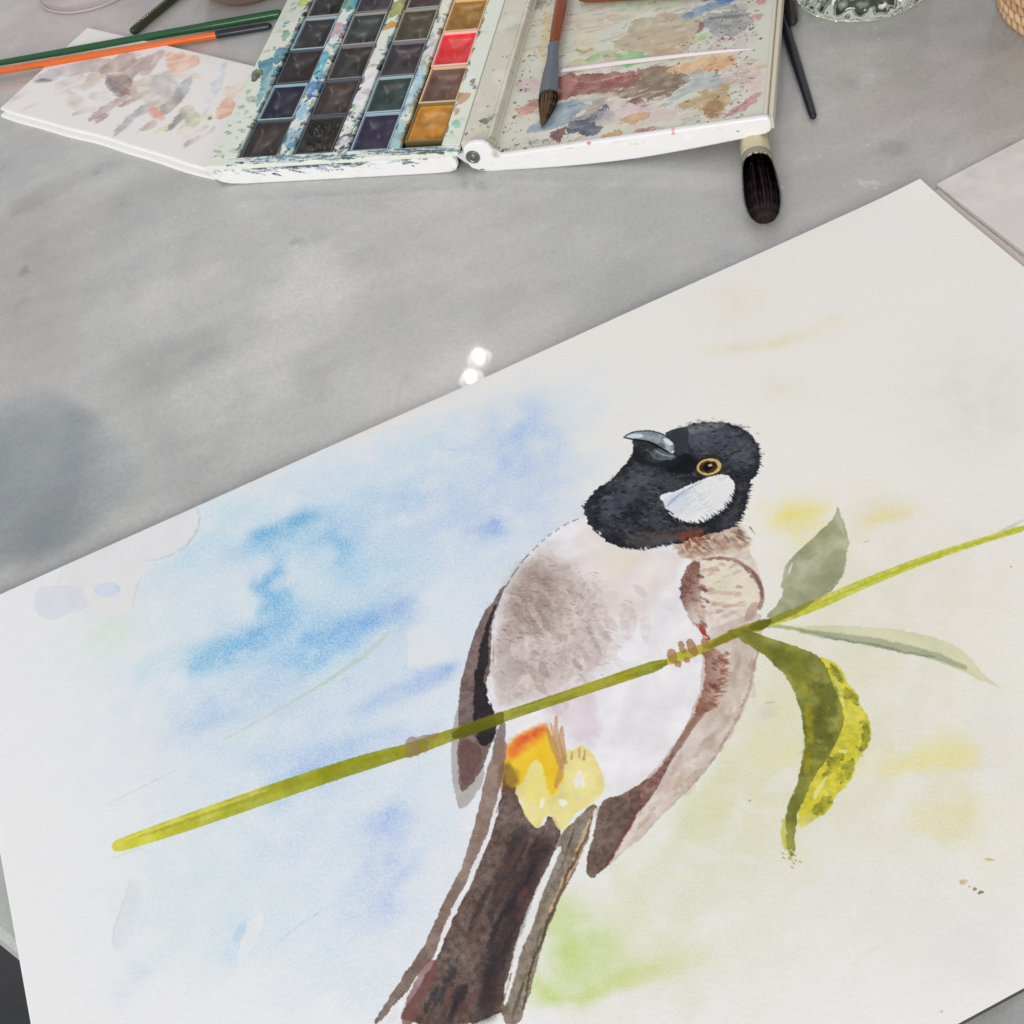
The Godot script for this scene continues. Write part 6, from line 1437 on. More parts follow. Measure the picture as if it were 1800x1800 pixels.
	c.wash(lf("123.1 98.2, 128.6 95.5, 126.1 92.3, 123.2 95.2"), ph(190, 96, 104), 0.7, dry)
	c.wash(lf("121.7 84.0, 128.0 84.9, 125.8 78.0, 122.5 80.9"), ph(190, 128, 130), 0.6, dry)
	c.wash(lf("96.6 76.1, 100.3 76.9, 102.4 71.6, 98.2 70.0"), ph(160, 196, 136), 0.75, dry)
	for q in ["13.3 122.0, 19.0 118.1, 20.8 99.1, 19.7 87.4, 17.7 85.0, 15.6 105.7", "15.9 85.5, 21.1 86.0, 23.1 76.6, 20.1 73.6"]: c.wash(lf(q), ph(208, 188, 128), 0.6, soft)
	for q in ["5.0 135.2, 13.8 132.5, 13.7 125.0, 8.5 123.5, 5.8 128.5"]: c.wash(lf(q), ph(130, 128, 116), 0.7, dry)
	# near well
	c.wash(lf("31.6 61.0, 53.3 56.2, 67.3 54.3, 72.1 50.3, 72.9 42.8, 60.8 40.6, 41.7 40.0, 34.3 37.3, 31.9 49.8"), ph(134, 72, 64), 0.92, dry)
	c.wash(lf("31.9 59.0, 39.1 58.1, 41.1 48.3, 33.3 47.6"), ph(176, 120, 112), 0.7, soft)
	c.wash(lf("67.8 55.1, 78.0 56.1, 89.2 51.2, 97.0 40.2, 92.4 33.4, 86.0 28.9, 75.5 28.9, 60.2 36.3, 49.6 42.5, 60.8 40.6, 72.9 42.8, 73.3 49.1"), ph(124, 102, 82), 0.9, dry)
	c.wash(lf("47.0 41.4, 58.1 40.4, 69.3 36.6, 64.3 33.5, 53.3 35.3"), ph(206, 190, 174), 0.7, wet)
	c.wash(lf("82.6 53.0, 95.7 54.9, 107.2 56.3, 116.7 54.6, 117.2 47.2, 109.2 43.1, 97.7 44.4, 89.6 46.6"), ph(212, 174, 134), 0.85, soft)
	c.wash(lf("102.2 53.1, 110.5 54.5, 116.4 51.1, 114.2 45.4, 105.5 44.1, 102.1 47.7"), ph(202, 160, 114), 0.8, wet)
	c.wash(lf("91.9 44.2, 99.2 44.9, 108.9 40.6, 112.9 35.1, 110.7 29.6, 103.0 29.8, 95.4 28.3, 88.1 23.2, 83.8 20.0, 85.2 26.5, 92.5 32.5, 97.2 37.4"), ph(160, 170, 172), 0.92, wet)
	c.wash(lf("91.0 19.9, 99.1 27.4, 109.7 29.9, 114.5 33.8, 115.3 22.4, 112.8 7.9, 107.3 7.6, 105.1 16.5, 96.6 15.2"), ph(172, 146, 98), 0.8, dry)
	c.wash(lf("103.9 18.5, 108.8 20.6, 113.9 20.2, 113.3 7.0, 107.3 7.6"), ph(150, 112, 74), 0.7, soft)
	c.wash(lf("68.3 31.6, 73.7 31.1, 77.9 26.6, 77.2 23.3, 69.9 26.8"), ph(116, 76, 72), 0.9, dry)
	c.wash(lf("56.9 28.2, 70.2 29.4, 89.5 19.4, 95.3 12.1, 82.7 10.1, 63.8 16.2"), ph(204, 186, 184), 0.8, soft)
	c.wash(lf("67.2 18.8, 76.4 20.9, 82.1 16.1, 74.8 11.9, 69.0 12.5"), ph(192, 146, 96), 0.75, dry)
	c.wash(lf("117.9 13.4, 127.3 22.0, 130.8 20.2, 125.4 11.5, 118.3 6.6, 113.7 8.5"), ph(188, 136, 140), 0.85, soft)
	c.wash(lf("117.7 39.1, 128.8 40.6, 131.0 27.0, 119.7 23.9"), ph(204, 178, 172), 0.7, soft)
	c.wash(lf("29.6 32.3, 35.5 37.1, 42.5 38.0, 48.0 34.0, 48.8 28.5, 43.2 22.0, 35.8 16.8, 23.3 16.2, 20.2 21.2, 27.6 23.9"), ph(136, 154, 170), 0.88, dry)
	c.wash(lf("41.6 21.5, 46.1 24.8, 50.2 29.9, 53.2 36.2, 58.2 35.0, 55.5 26.8, 51.5 20.9, 45.3 18.9"), ph(150, 140, 140), 0.9, wet)
	c.wash(lf("37.8 18.0, 44.6 19.9, 52.3 22.4, 57.5 28.1, 59.6 32.9, 60.0 29.2, 55.7 21.6, 55.5 14.8, 59.6 12.1, 56.8 8.5, 52.2 7.9, 46.3 11.8, 40.4 14.8"), ph(66, 78, 94), 0.9, dry)
	c.wash(lf("54.7 24.4, 61.9 27.0, 63.2 20.6, 58.4 16.6, 55.0 18.3"), ph(158, 154, 166), 0.7, soft)
	c.wash(lf("33.1 13.1, 37.7 18.9, 42.1 14.4, 41.1 10.4, 40.2 5.5, 35.9 9.0"), ph(104, 56, 62), 0.85, dry)
	c.wash(lf("58.7 6.4, 63.7 8.6, 68.4 8.4, 69.4 4.8, 60.1 3.6"), ph(178, 128, 62), 0.8, dry)
	c.wash(lf("12.8 38.1, 21.9 41.3, 25.6 35.9, 23.5 31.9, 15.0 32.2"), ph(196, 136, 112), 0.7, dry)
	c.wash(lf("17.6 43.3, 24.4 43.4, 25.6 35.9, 20.8 38.0"), ph(140, 96, 90), 0.7, soft)
	c.wash(lf("9.7 63.0, 21.5 61.8, 23.6 48.2, 12.6 49.1"), ph(202, 176, 176), 0.7, soft)
	c.wash(lf("72.7 7.4, 82.9 8.3, 85.8 5.2, 75.7 3.4"), ph(168, 82, 80), 0.55, dry)
	# drying edges and drags across the puddles
	for i in 150:
		var p := Vector2(rng.randf_range(14, 112), rng.randf_range(64, 202))
		var d := Vector2(rng.randf_range(2, 9), rng.randf_range(-3.5, 1.5))
		c.stroke(PackedVector2Array([p, p + d * 0.4 + Vector2(0, rng.randf_range(-1.4, 1.4)), p + d]), 0.2, rng.randf_range(0.4, 1.3), 0.2, [ph(128, 98, 88), ph(222, 214, 204), ph(150, 128, 106), ph(96, 92, 100), ph(200, 178, 168)][i % 5], rng.randf_range(0.3, 0.7), {"blur": 1, "hard": 1.7, "rk": 1, "ragged": 0.8})
	# brushed lines
	for i in 40:
		var p := Vector2(rng.randf_range(30, 110), 203 - rng.randf_range(4, 52))
		var d := Vector2(rng.randf_range(4, 12), rng.randf_range(-4, 0))
		c.hair(p, p + d, rng.randf_range(0.3, 0.8), [ph(224, 214, 202), ph(120, 86, 78), ph(196, 176, 166)][i % 3], rng.randf_range(0.2, 0.5))
	for i in 30:
		var p := Vector2(rng.randf_range(30, 100), 203 - rng.randf_range(66, 130))
		var d := Vector2(rng.randf_range(4, 12), rng.randf_range(-3, 1))
		c.hair(p, p + d, rng.randf_range(0.3, 0.7), [ph(222, 216, 200), ph(146, 122, 92), ph(160, 140, 110)][i % 3], rng.randf_range(0.25, 0.6))
	# spatter, thick on the right and the left edge
	var drops := [ph(44, 46, 48), ph(96, 54, 58), ph(60, 78, 60), ph(130, 70, 76), ph(60, 50, 46), ph(150, 132, 104)]
	for i in 430:
		var p := Vector2(125.0 - 6.0 - absf(rng.randfn(0, 11.0)), rng.randf_range(60, 203))
		if i % 4 == 0: p = Vector2(4.0 + absf(rng.randfn(0, 7.0)), rng.randf_range(70, 203))
		if i % 9 == 0: p = Vector2(rng.randfn(98, 12.0), 203 - rng.randfn(67, 4.0))
		if i % 11 == 0: p = Vector2(rng.randf_range(6, 40), 203 - rng.randf_range(0, 10))
		c.blot(p, rng.randf_range(0.2, 1.0), rng.randf_range(0.2, 0.7), rng.randf_range(-0.8, 0.2), drops[i % 6], rng.randf_range(0.5, 0.95), {"blur": 1, "ragged": 0.4, "rk": 1})
	return c.image()

# ---------------------------------------------------------------- the test paper

func test_paper() -> void:
	var xf := Transform3D(Basis(Vector3(0.68737, 0.00000, 0.72631), Vector3(0, 1, 0), Vector3(-0.72631, 0.00000, 0.68737)), Vector3(-0.20529, 0.00000, -0.70202))
	var c := Sheet.new(Vector2(195, 100), 5.0, ph(226, 223, 220), noises, rng)
	for s in STROKES:
		var a := (s as String).split_floats(" ")
		c.blot(Vector2(a[0] + 14, 92 - a[1]), a[2], a[3], deg_to_rad(-a[4]), ph(a[5], a[6], a[7]), a[8], {"blur": 3, "hard": 1.3, "rk": 1, "ragged": 0.35, "gran": 0.1})
	var m := tex_mat(c.image(), 0.95, 0.2)
	var o := thing("folded_test_paper", "folded white test paper covered with grey and brown brush dabs, left of the paint box", "paper", xf)
	var soft := func(x0: float, z0: float, x1: float, z1: float, sk: float) -> PackedVector2Array:
		var out := PackedVector2Array()
		for i in 25:
			var k := i / 24.0
			out.append(Vector2(lerpf(x0, x1, k), z0 + sin(k * 9.0) * 0.0006 + sin(k * 23.0) * 0.0003))
		out.append(Vector2(x1, z1))
		out.append(Vector2(lerpf(x0, x1, 0.5) + sk * 0.5, z1 - 0.0006))
		out.append(Vector2(x0 + sk, z1))
		return out
	var u := Vector2(0.195, 0.1)
	var uo := Vector2(-0.014, -0.092)
	part("upper_fold", slab(soft.call(0.0, 0.0, 0.170, -0.079, -0.010), 0.0017, 0.0032, 0.0009, u, uo), m, o)
	part("lower_fold", slab(soft.call(0.0028, 0.0034, 0.168, -0.078, -0.010), 0.0001, 0.0016, 0.0009, u, uo), mat(ph(228, 229, 231), 0.95, 0.2), o)

const STROKES := [
	"5.7 32.5 9.18 5.87 -162 190 184 188 0.6", "6.3 28.7 4.86 1.78 -154 120 118 124 0.6", "2.6 10.8 6.78 3.25 -115 214 204 204 0.5", "17.7 6.8 5.01 1.85 -104 206 202 202 0.5", "18.9 45 13.84 8.36 -158 200 192 194 0.7", "22.9 32.2 7.45 5.81 -132 206 198 194 0.6", "36.3 41.9 10.65 6.72 -81 196 178 164 0.6",
	"25.2 48.1 12.52 7.88 -128 198 184 182 0.7", "40.5 56.2 12.92 7.89 -82 176 156 146 0.75", "53.7 54.5 11.34 8.88 -71 174 150 144 0.7", "58.9 61.7 9.97 7.76 -71 186 166 164 0.7", "57.7 41.3 13.82 6.61 170 160 140 136 0.75", "57.1 37.3 10.3 4.41 163 140 128 128 0.6", "67.3 36.7 5.86 3.54 170 150 116 108 0.6",
	"39.5 20.9 13.02 4.55 169 214 206 200 0.65", "54.9 15 5.41 3.64 -130 202 196 194 0.6", "66.4 21.4 11.16 4.65 -104 184 166 164 0.7", "69.7 13 4.94 2.85 -101 160 140 140 0.65", "75.1 30.6 6.04 2.98 -115 176 138 130 0.6", "88.7 10.4 8.49 2.58 -91 176 172 172 0.75", "88.6 25.9 11.59 3.78 -96 176 174 180 0.7",
	"81.4 42.2 15.71 13.24 148 206 196 186 0.75", "84.2 48.5 13.54 8.92 138 196 190 190 0.6", "98.2 47.5 11.42 4.67 103 172 174 180 0.7", "101.2 35.2 8.97 5.54 -70 168 160 156 0.65", "98.8 26.6 7.69 3.1 -27 222 162 144 0.65", "102.9 16.6 5.25 3.41 -128 188 168 164 0.65", "113 18.4 5.26 1.67 -117 200 190 120 0.5",
	"115.3 25.8 7.31 3.15 103 140 138 136 0.75", "120.1 31 9.91 4.78 -32 192 190 168 0.7", "125.8 22.7 6.12 4.18 -96 210 208 190 0.6", "129.7 34.1 7.56 2.79 -127 214 214 170 0.65", "132 33.3 1.76 1.1 155 110 116 80 0.8", "77.6 68.5 14.13 7.8 149 232 188 168 0.85", "71.4 72.2 6.56 2.99 -151 224 170 150 0.5",
	"134.8 43.4 10.09 5.25 143 222 176 158 0.85", "127.7 56.8 8.21 4.65 146 234 206 192 0.7", "112.1 62.6 16.18 2.99 117 206 210 216 0.75", "121.5 44.4 11.63 2.78 122 212 214 220 0.6", "133 21.6 6.38 2.71 -116 212 202 206 0.7", "136.6 13.8 4.99 2.46 -94 190 184 188 0.7", "140.3 22.5 6.19 1.5 -99 200 192 198 0.6",
	"91.7 59 10.07 3.29 -158 216 200 184 0.5", "26 24.8 6.16 3.83 -129 212 206 206 0.5", "53.1 27.9 6.74 4.45 -162 212 204 202 0.5", "44.8 47.3 5.44 3.48 -160 214 200 190 0.4", "35.8 33.4 8.09 4.65 -156 214 206 202 0.5", "40.6 63 9.79 3.14 -144 198 180 184 0.5",
]

# ---------------------------------------------------------------- brushes

func axis_points(a: Vector3, b: Vector3, ks: Array) -> Array:
	var out := []
	for k in ks: out.append(a.lerp(b, k))
	return out

func brush_root(called: String, label: String, group: String, at: Vector3) -> Node3D:
	return thing(called, label, "paintbrush", Transform3D(Basis(), at), group)

func hairs(path: Array, rad: Array, n: int, wid: float, flat := 1.0) -> ArrayMesh:
	# fine tapering filaments over a tuft
	var st := SurfaceTool.new()
	st.begin(Mesh.PRIMITIVE_TRIANGLES)
	var last := path.size() - 1
	for i in n:
		var ang := rng.randf() * TAU
		var inn := rng.randf_range(0.86, 1.04) if i % 6 else rng.randf_range(1.0, 1.16)
		var pl := []
		var end := rng.randf_range(0.8, 1.0)
		for k in 9:
			var t := k / 8.0 * end * last
			var j := mini(int(t), last - 1)
			var f := t - j
			var p: Vector3 = path[j].lerp(path[j + 1], f)
			var r: float = lerpf(rad[j], rad[j + 1], f) * inn
			var d: Vector3 = (path[j + 1] - path[j]).normalized()
			var a := d.cross(Vector3.UP).normalized()
			var b := a.cross(d)
			var w := ang + sin(k * 0.7 + i) * 0.05
			pl.append([p + a * cos(w) * r + b * sin(w) * r * flat, (a * cos(w) + b * sin(w)).normalized(), d])
		for k in 8:
			var s0: Vector3 = pl[k][2].cross(pl[k][1]) * wid * (1.0 - k / 9.0)
			var s1: Vector3 = pl[k + 1][2].cross(pl[k + 1][1]) * wid * (1.0 - (k + 1) / 9.0)
			for v in [[pl[k][0] - s0, k], [pl[k][0] + s0, k], [pl[k + 1][0] + s1, k + 1], [pl[k][0] - s0, k], [pl[k + 1][0] + s1, k + 1], [pl[k + 1][0] - s1, k + 1]]:
				st.set_normal(pl[v[1]][1])
				st.add_vertex(v[0])
	return st.commit()

func varnish(c: Color, rough := 0.18) -> StandardMaterial3D:
	var m := mat(c, rough, 0.3)
	m.clearcoat_enabled = true
	m.clearcoat = 0.35
	m.clearcoat_roughness = 0.06
	return m

func brushes() -> void:
	# the green handle, its ferrule out of sight on the left
	var a := Vector3(-0.0423, 0.0026, -0.7138)
	var b := Vector3(-0.2124, 0.0056, -0.7487)
	var d := (b - a).normalized()
	var o := brush_root("paintbrush", "glossy dark green brush handle lying behind the orange one, across the test paper", "loose brushes", a)
	part("handle", tube([d * 0.0002, d * 0.0008, d * 0.0022, d * 0.006, d * 0.05, d * 0.12, d * 0.19], [0.0008, 0.0017, 0.0022, 0.0024, 0.0023, 0.0019, 0.0015], 24), varnish(ph(38, 84, 54)), o)
	part("ferrule", tube([d * 0.19, d * 0.191, d * 0.21, d * 0.212], [0.0017, 0.0018, 0.0016, 0.0014], 20), metal_mat(), o)
	part("bristles", tube([d * 0.212, d * 0.218, d * 0.226, d * 0.232], [0.0013, 0.0015, 0.0009, 0.0001], 14), mat(ph(70, 48, 34), 0.7), o)
	# the orange one with a dark end
	a = Vector3(-0.0496, 0.0022, -0.7045)
	b = Vector3(-0.2123, 0.0052, -0.7403)
	d = (b - a).normalized()
	var k := Vector3(-0.0807, 0.0022, -0.7120)
	var cut := (k - a).dot(d)
	o = brush_root("paintbrush", "slim orange brush handle with a dark blue-black end, lying in front of the green one", "loose brushes", a)
	part("dipped_end", tube([d * 0.0001, d * 0.0006, d * 0.0018, d * 0.005, d * cut], [0.0005, 0.0013, 0.00185, 0.00205, 0.0021], 24), varnish(ph(40, 44, 54)), o)
	part("handle", tube([d * cut, d * (cut + 0.0003), d * 0.08, d * 0.13, d * 0.18], [0.0020, 0.00212, 0.0021, 0.0020, 0.0017], 24), orange_mat(), o)
	part("ferrule", tube([d * 0.18, d * 0.181, d * 0.2, d * 0.202], [0.0018, 0.0019, 0.0016, 0.0014], 20), metal_mat(), o)
	part("bristles", tube([d * 0.202, d * 0.208, d * 0.218, d * 0.224], [0.0013, 0.0015, 0.0009, 0.0001], 14), mat(ph(70, 48, 34), 0.7), o)
	# dark olive handle pointing away
	a = Vector3(-0.1290, 0.0024, -0.7433)
	b = Vector3(-0.1023, 0.0024, -0.7689)
	d = (b - a).normalized()
	o = brush_root("paintbrush", "dark olive green brush handle with a blunt end pointing out of the top edge", "loose brushes", a)
	part("handle", tube([d * 0.0001, d * 0.0005, d * 0.0014, d * 0.004, d * 0.06, d * 0.14], [0.0012, 0.0018, 0.0022, 0.0024, 0.0024, 0.0018], 24), varnish(ph(52, 58, 42), 0.25), o)
	part("ferrule", tube([d * 0.14, d * 0.141, d * 0.165], [0.0019, 0.0020, 0.0016], 20), metal_mat(), o)
	part("bristles", tube([d * 0.165, d * 0.172, d * 0.182], [0.0014, 0.0015, 0.0001], 14), mat(ph(60, 44, 34), 0.7), o)
	# black handle by the lid
	a = Vector3(0.1781, 0.0019, -0.4857)
	b = Vector3(0.1898, 0.0022, -0.5475)
	d = (b - a).normalized()
	o = brush_root("paintbrush", "thin black brush handle sticking out to the right from under the lid", "brushes under the lid", a)
	part("handle", tube([d * 0.0001, d * 0.0005, d * 0.0014, d * 0.004, d * 0.03, d * 0.055, d * 0.12], [0.0006, 0.0013, 0.0017, 0.0019, 0.0022, 0.0025, 0.0022], 24), varnish(ph(34, 35, 44), 0.25), o)
	part("ferrule", tube([d * 0.12, d * 0.121, d * 0.14], [0.0023, 0.0024, 0.0019], 20), metal_mat(), o)
	part("bristles", tube([d * 0.14, d * 0.148, d * 0.158], [0.0018, 0.0018, 0.0001], 14), mat(ph(60, 44, 34), 0.7), o)
	# a thicker dark end just behind it
	a = Vector3(0.1957, 0.0034, -0.5595)
	b = Vector3(0.2078, 0.0034, -0.5993)
	d = (b - a).normalized()
	o = brush_root("paintbrush", "thick dark brown brush end peeping out behind the lid's right edge near the glass", "brushes under the lid", a)
	part("handle", tube([d * 0.0001, d * 0.0008, d * 0.0025, d * 0.008, d * 0.05, d * 0.11], [0.0010, 0.0022, 0.0030, 0.0034, 0.0034, 0.0026], 24), varnish(ph(46, 40, 40), 0.3), o)
	part("ferrule", tube([d * 0.11, d * 0.111, d * 0.13], [0.0027, 0.0028, 0.0022], 20), metal_mat(), o)
	part("bristles", tube([d * 0.13, d * 0.137, d * 0.15], [0.0020, 0.0022, 0.0001], 14), mat(ph(60, 44, 34), 0.7), o)
	mop()
	lid_brushes()

func metal_mat() -> StandardMaterial3D:
	var m := mat(Color(0.62, 0.62, 0.64), 0.28)
	m.metallic = 1.0
	return m

func orange_mat() -> StandardMaterial3D:
	var c := Sheet.new(Vector2(60, 200), 5.0, ph(212, 98, 20), noises, rng)
	# worn dark imprint, too small to read
	var y := 78.0
	while y < 138.0:
		for r in 4:
			c.blot(Vector2(15.0 * r + 6.0, y), rng.randf_range(0.8, 1.8), rng.randf_range(0.3, 0.5), 0.0, ph(120, 50, 20), rng.randf_range(0.25, 0.6), {"blur": 1, "ragged": 0.5})
		y += rng.randf_range(1.3, 2.6)
	var m := tex_mat(c.image(), 0.2)
	m.uv1_scale = Vector3(1, 5.0, 1)
	m.clearcoat_enabled = true
	m.clearcoat = 0.7
	m.clearcoat_roughness = 0.06
	return m

func mop() -> void:
	var root := Vector3(0.1435, 0.0064, -0.4609)
	var back := Vector3(0.1528, 0.0054, -0.4971)
	var tip := Vector3(0.1342, 0.0040, -0.4243) - root
	var d := (back - root).normalized()
	var o := brush_root("mop_brush", "fat mop brush with dark round tuft and beige quill, under the lid's front corner", "brushes under the lid", root)
	var path := axis_points(Vector3.ZERO, tip, [-0.06, 0.05, 0.18, 0.34, 0.54, 0.72, 0.87, 0.96, 1.0])
	for i in path.size(): path[i] += Vector3(0, 0.0018 * sin(PI * i / 8.0), 0)
	var rad := [0.0053, 0.0057, 0.0062, 0.0067, 0.0071, 0.0070, 0.0060, 0.0041, 0.0011]
	part("tuft", tube(path, rad, 30, 0.8), mat(ph(50, 40, 43), 0.8, 0.15), o)
	var hm := mat(ph(74, 60, 61), 0.7, 0.2)
	var hp := part("tuft_hairs", hairs(path, rad, 1600, 0.00009, 0.8), hm, o)
	hp.set_meta("kind", "stuff")
	part("quill", tube([d * -0.0004, d * 0.001, d * 0.006, d * 0.014, d * 0.03, d * 0.045], [0.0060, 0.0064, 0.0064, 0.0062, 0.0054, 0.0042], 30, 0.86), quill_mat(), o)
	for i in 3:
		var x := 0.0004 + i * 0.0013
		var ring_pts := []
		var rr := []
		for q in 5:
			ring_pts.append(d * (x + 0.0012 * q / 4.0))
			rr.append(0.0063 + 0.0005 * sin(PI * q / 4.0))
		part("binding_wire", tube(ring_pts, rr, 30, 0.86), mat(ph(128, 124, 112), 0.4), o)
	part("handle", tube([d * 0.0452, d * 0.05, d * 0.1, d * 0.16, d * 0.17], [0.0040, 0.0042, 0.0045, 0.0030, 0.0010], 20), varnish(ph(120, 80, 48)), o)

func quill_mat() -> StandardMaterial3D:
	var c := Sheet.new(Vector2(40, 50), 5.0, ph(196, 186, 152), noises, rng)
	for i in 40:
		c.blot(Vector2(rng.randf() * 40, rng.randf() * 50), rng.randf_range(1, 6), rng.randf_range(0.6, 2.0), rng.randf_range(-0.4, 0.4), [ph(210, 202, 170), ph(176, 166, 132), ph(188, 172, 136)][i % 3], 0.6, {"blur": 2, "rk": 1})
	var m := tex_mat(c.image(), 0.35)
	m.uv1_scale = Vector3(1, 20, 1)
	return m

func lid_brushes() -> void:
	var pal := Transform3D(Basis(Vector3(0.92380, 0.00000, 0.38289), Vector3(0, 1, 0), Vector3(-0.38289, -0.00000, 0.92380)), Vector3(-0.09298, 0.00000, -0.57275))
	var lx := pal * Transform3D(Basis(Vector3(0, 0, 1), atan(0.095)), mm(132.7, 8.4, 0))
	var at := func(p: Vector2, v: float) -> Vector3: return mm(p.x, v, -p.y)
	# the filbert lying on the mixing lid
	var base: Vector3 = at.call(Vector2(26.5, 81.7), 1.6)
	var o := thing("filbert_brush", "brown-handled brush with a dark grey ferrule and brown tip, lying on the mixing lid", "paintbrush", lx * Transform3D(Basis(), base), "brushes on the lid")
	var f: Array = []
	for q in [[Vector2(26.5, 81.7), 1.6], [Vector2(26.7, 78.7), 1.6], [Vector2(26.9, 75.7), 1.6], [Vector2(28.0, 66.8), 1.4], [Vector2(28.7, 54.9), 1.0], [Vector2(29.7, 43.1), 0.7], [Vector2(30.0, 39.4), 0.6]]: f.append((at.call(q[0], q[1]) as Vector3) - base)
	var fm := metal_mat()
	fm.albedo_color = ph(104, 112, 120)
	fm.metallic = 0.75
	fm.roughness = 0.3
	part("ferrule", tube(f, [0.00265, 0.0029, 0.0026, 0.0031, 0.0040, 0.0046, 0.0046], 24, 0.72), fm, o)
	var bp: Array = []
	for q in [[Vector2(29.9, 39.9), 0.6], [Vector2(30.6, 35.7), 0.4], [Vector2(30.7, 31.2), 0.1], [Vector2(30.5, 25.9), -0.4], [Vector2(30.0, 21.6), -0.9], [Vector2(29.6, 17.8), -1.7]]: bp.append((at.call(q[0], q[1]) as Vector3) - base)
	var br := [0.0044, 0.0044, 0.0040, 0.0028, 0.0016, 0.0002]
	part("bristles", tube(bp, br, 24, 0.5), bristle_mat(), o)
	var hp := part("bristle_hairs", hairs(bp, br, 260, 0.00008, 0.5), mat(ph(94, 71, 51), 0.7, 0.2), o)
	hp.set_meta("kind", "stuff")
	var h: Array = []
	for q in [[Vector2(26.5, 81.7), 1.6], [Vector2(26.5, 83.7), 1.6], [Vector2(26.2, 91.7), 1.9], [Vector2(25.8, 103.9), 2.2], [Vector2(25.1, 118.6), 2.5]]: h.append((at.call(q[0], q[1]) as Vector3) - base)
	var dir: Vector3 = (h[4] - h[3]).normalized()
	h.append(h[4] + dir * 0.05)
	h.append(h[4] + dir * 0.10)
	part("handle", tube(h, [0.0023, 0.0026, 0.0029, 0.0031, 0.0032, 0.0026, 0.0016], 24), varnish(ph(124, 54, 16)), o)
	# another handle crossing behind it at the top
	base = at.call(Vector2(32.5, 123.1), 0.4)
	var b2: Vector3 = at.call(Vector2(95.6, 109.7), 0.6)
	var d := (b2 - base).normalized()
	o = thing("paintbrush", "orange-brown brush handle crossing the far end of the lid at the top edge", "paintbrush", lx * Transform3D(Basis(), base), "brushes on the lid")
	part("handle", tube([d * 0.0002, d * 0.001, d * 0.004, d * 0.01, d * 0.06], [0.0010, 0.0020, 0.0027, 0.0030, 0.0030], 24), varnish(ph(128, 70, 36)), o)
	part("ferrule", tube([d * 0.06, d * 0.061, d * 0.08], [0.0031, 0.0032, 0.0028], 20), metal_mat(), o)
	part("bristles", tube([d * 0.08, d * 0.088, d * 0.1], [0.0027, 0.0027, 0.0002], 14), mat(ph(60, 44, 34), 0.7), o)

func bristle_mat() -> StandardMaterial3D:
	return mat(ph(88, 66, 48), 0.55, 0.4)

# ---------------------------------------------------------------- glass, cups and basket along the far edge

func glass_mat(tint: Color) -> StandardMaterial3D:
	var m := mat(tint, 0.02, 0.5)
	m.transparency = BaseMaterial3D.TRANSPARENCY_ALPHA
	m.albedo_color.a = 0.03
	m.refraction_enabled = true
	m.refraction_scale = 0.05
	return m

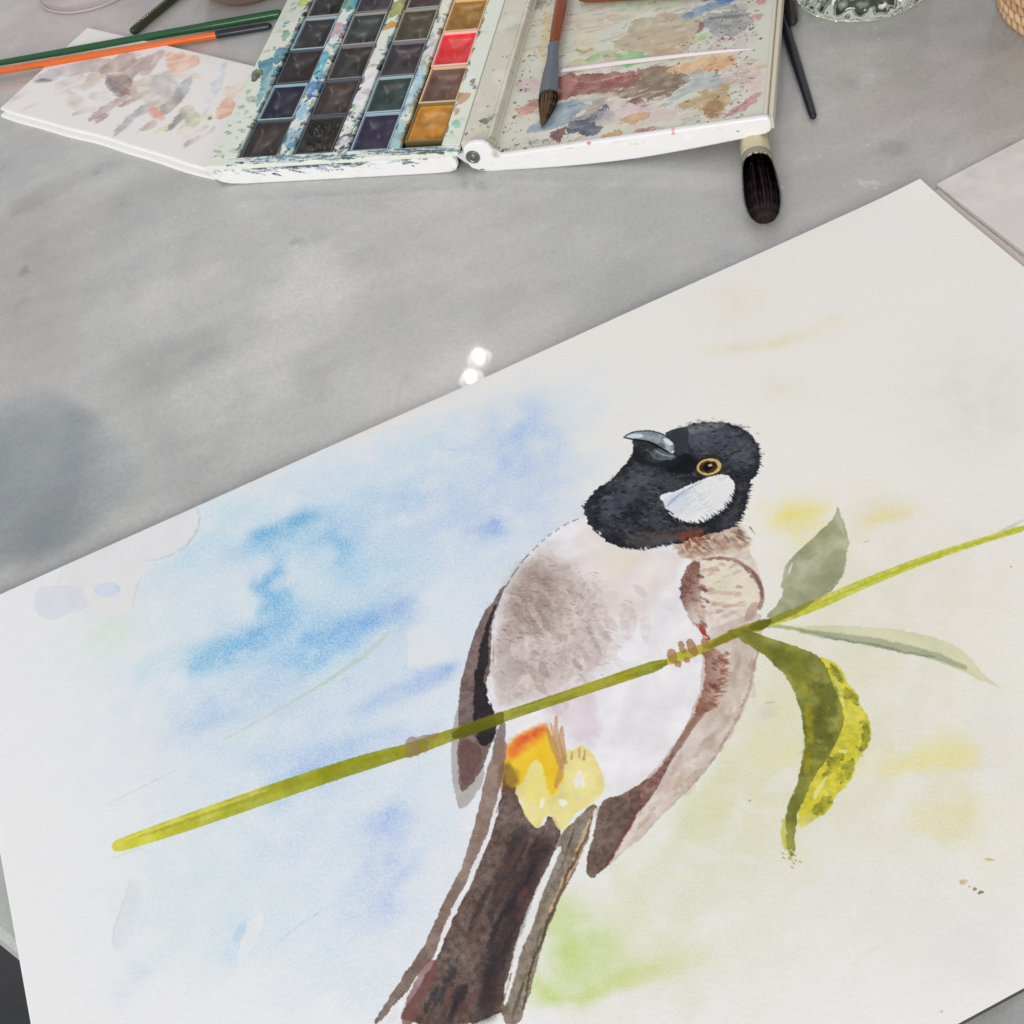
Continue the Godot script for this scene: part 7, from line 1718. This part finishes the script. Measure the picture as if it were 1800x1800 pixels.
func vessels() -> void:
	var o := thing("pressed_glass_dish", "clear pressed glass dish with a rippled sparkling foot, right of the paint box", "glass dish", Transform3D(Basis(), Vector3(0.2379, 0, -0.5774)))
	var prof := [Vector2(0.0, 0.0008), Vector2(0.018, 0.0008), Vector2(0.024, 0.0006), Vector2(0.029, 0.0003), Vector2(0.0325, 0.0008), Vector2(0.0340, 0.0030), Vector2(0.0342, 0.0055), Vector2(0.0335, 0.0080), Vector2(0.0322, 0.0098), Vector2(0.0305, 0.0110), Vector2(0.0295, 0.0125), Vector2(0.0300, 0.0145), Vector2(0.0315, 0.0165), Vector2(0.0322, 0.0190), Vector2(0.0315, 0.0215), Vector2(0.0305, 0.0235), Vector2(0.0312, 0.0270), Vector2(0.0330, 0.0320), Vector2(0.0350, 0.0400), Vector2(0.0358, 0.0450), Vector2(0.0352, 0.0462), Vector2(0.0340, 0.0450), Vector2(0.0328, 0.0390), Vector2(0.0300, 0.0280), Vector2(0.0280, 0.0200), Vector2(0.0262, 0.0130), Vector2(0.0220, 0.0095), Vector2(0.0120, 0.0080), Vector2(0.0, 0.0078)]
	part("bowl", lathe(prof, 200, 22, 0.0008, 0.0006, 0.024, 0.0014), glass_mat(Color(0.97, 0.99, 0.93)), o)
	# clear plastic cup with a pink rim line, far left
	o = thing("clear_cup", "clear plastic cup with a faint pink line round its base, in the top left corner", "cup", Transform3D(Basis(), Vector3(-0.1503, 0, -0.8239)))
	var cm := mat(Color(0.95, 0.88, 0.86, 0.10), 0.08)
	cm.transparency = BaseMaterial3D.TRANSPARENCY_ALPHA
	part("wall", lathe([Vector2(0.0, 0.0012), Vector2(0.034, 0.0012), Vector2(0.0352, 0.002), Vector2(0.036, 0.004), Vector2(0.040, 0.08), Vector2(0.0395, 0.08), Vector2(0.0352, 0.005), Vector2(0.034, 0.003), Vector2(0.0, 0.003)], 72), cm, o)
	var ring_p := []
	var ring_r := []
	for i in 61:
		var t := TAU * i / 60.0
		ring_p.append(Vector3(cos(t) * 0.0356, 0.0010, sin(t) * 0.0356))
		ring_r.append(0.0007)
	part("base_ring", tube(ring_p, ring_r, 10), mat(ph(184, 168, 172), 0.3), o)
	# brown cup
	o = thing("brown_cup", "round brown pottery cup behind the green brush handle at the top edge", "cup", Transform3D(Basis(), Vector3(-0.0548, 0, -0.7624)))
	part("bowl", lathe([Vector2(0.0, 0.0005), Vector2(0.022, 0.0005), Vector2(0.026, 0.0012), Vector2(0.030, 0.005), Vector2(0.0345, 0.013), Vector2(0.038, 0.026), Vector2(0.039, 0.045), Vector2(0.037, 0.062), Vector2(0.0355, 0.0625), Vector2(0.036, 0.045), Vector2(0.035, 0.026), Vector2(0.030, 0.012), Vector2(0.0, 0.006)], 72), mat(ph(128, 106, 94), 0.5), o)
	basket()

func basket() -> void:
	var o := thing("wicker_basket", "tan woven wicker basket at the top right edge", "basket", Transform3D(Basis(), Vector3(0.3257, 0, -0.5127)))
	var tan := [mat(ph(196, 162, 124), 0.6), mat(ph(182, 146, 108), 0.6), mat(ph(206, 174, 138), 0.6)]
	var inner := mat(ph(110, 78, 50), 0.8)
	part("lining", lathe([Vector2(0.0, 0.001), Vector2(0.040, 0.001), Vector2(0.0415, 0.003), Vector2(0.050, 0.07), Vector2(0.049, 0.07), Vector2(0.040, 0.004), Vector2(0.0, 0.003)], 60), inner, o)
	var n := 58
	for row in 14:
		var y := 0.0026 + row * 0.0047
		var r := 0.0425 + y * 0.125
		var st := SurfaceTool.new()
		st.begin(Mesh.PRIMITIVE_TRIANGLES)
		for i in n:
			var a0 := TAU * (i + 0.5 * (row % 2)) / n
			var p := []
			var rr := []
			for k in 6:
				var t := k / 5.0
				var a := a0 + (t - 0.5) * TAU / n * 1.1
				var bulge := sin(PI * t) * 0.0013
				p.append(Vector3(cos(a) * (r + bulge), y + (t - 0.5) * 0.0052, sin(a) * (r + bulge)))
				rr.append(0.0006 + 0.0010 * sin(PI * clampf(t, 0.04, 0.96)))
			add_tube(st, p, rr, 7)
		part("woven_row", st.commit(), tan[(row * 2) % 3], o)
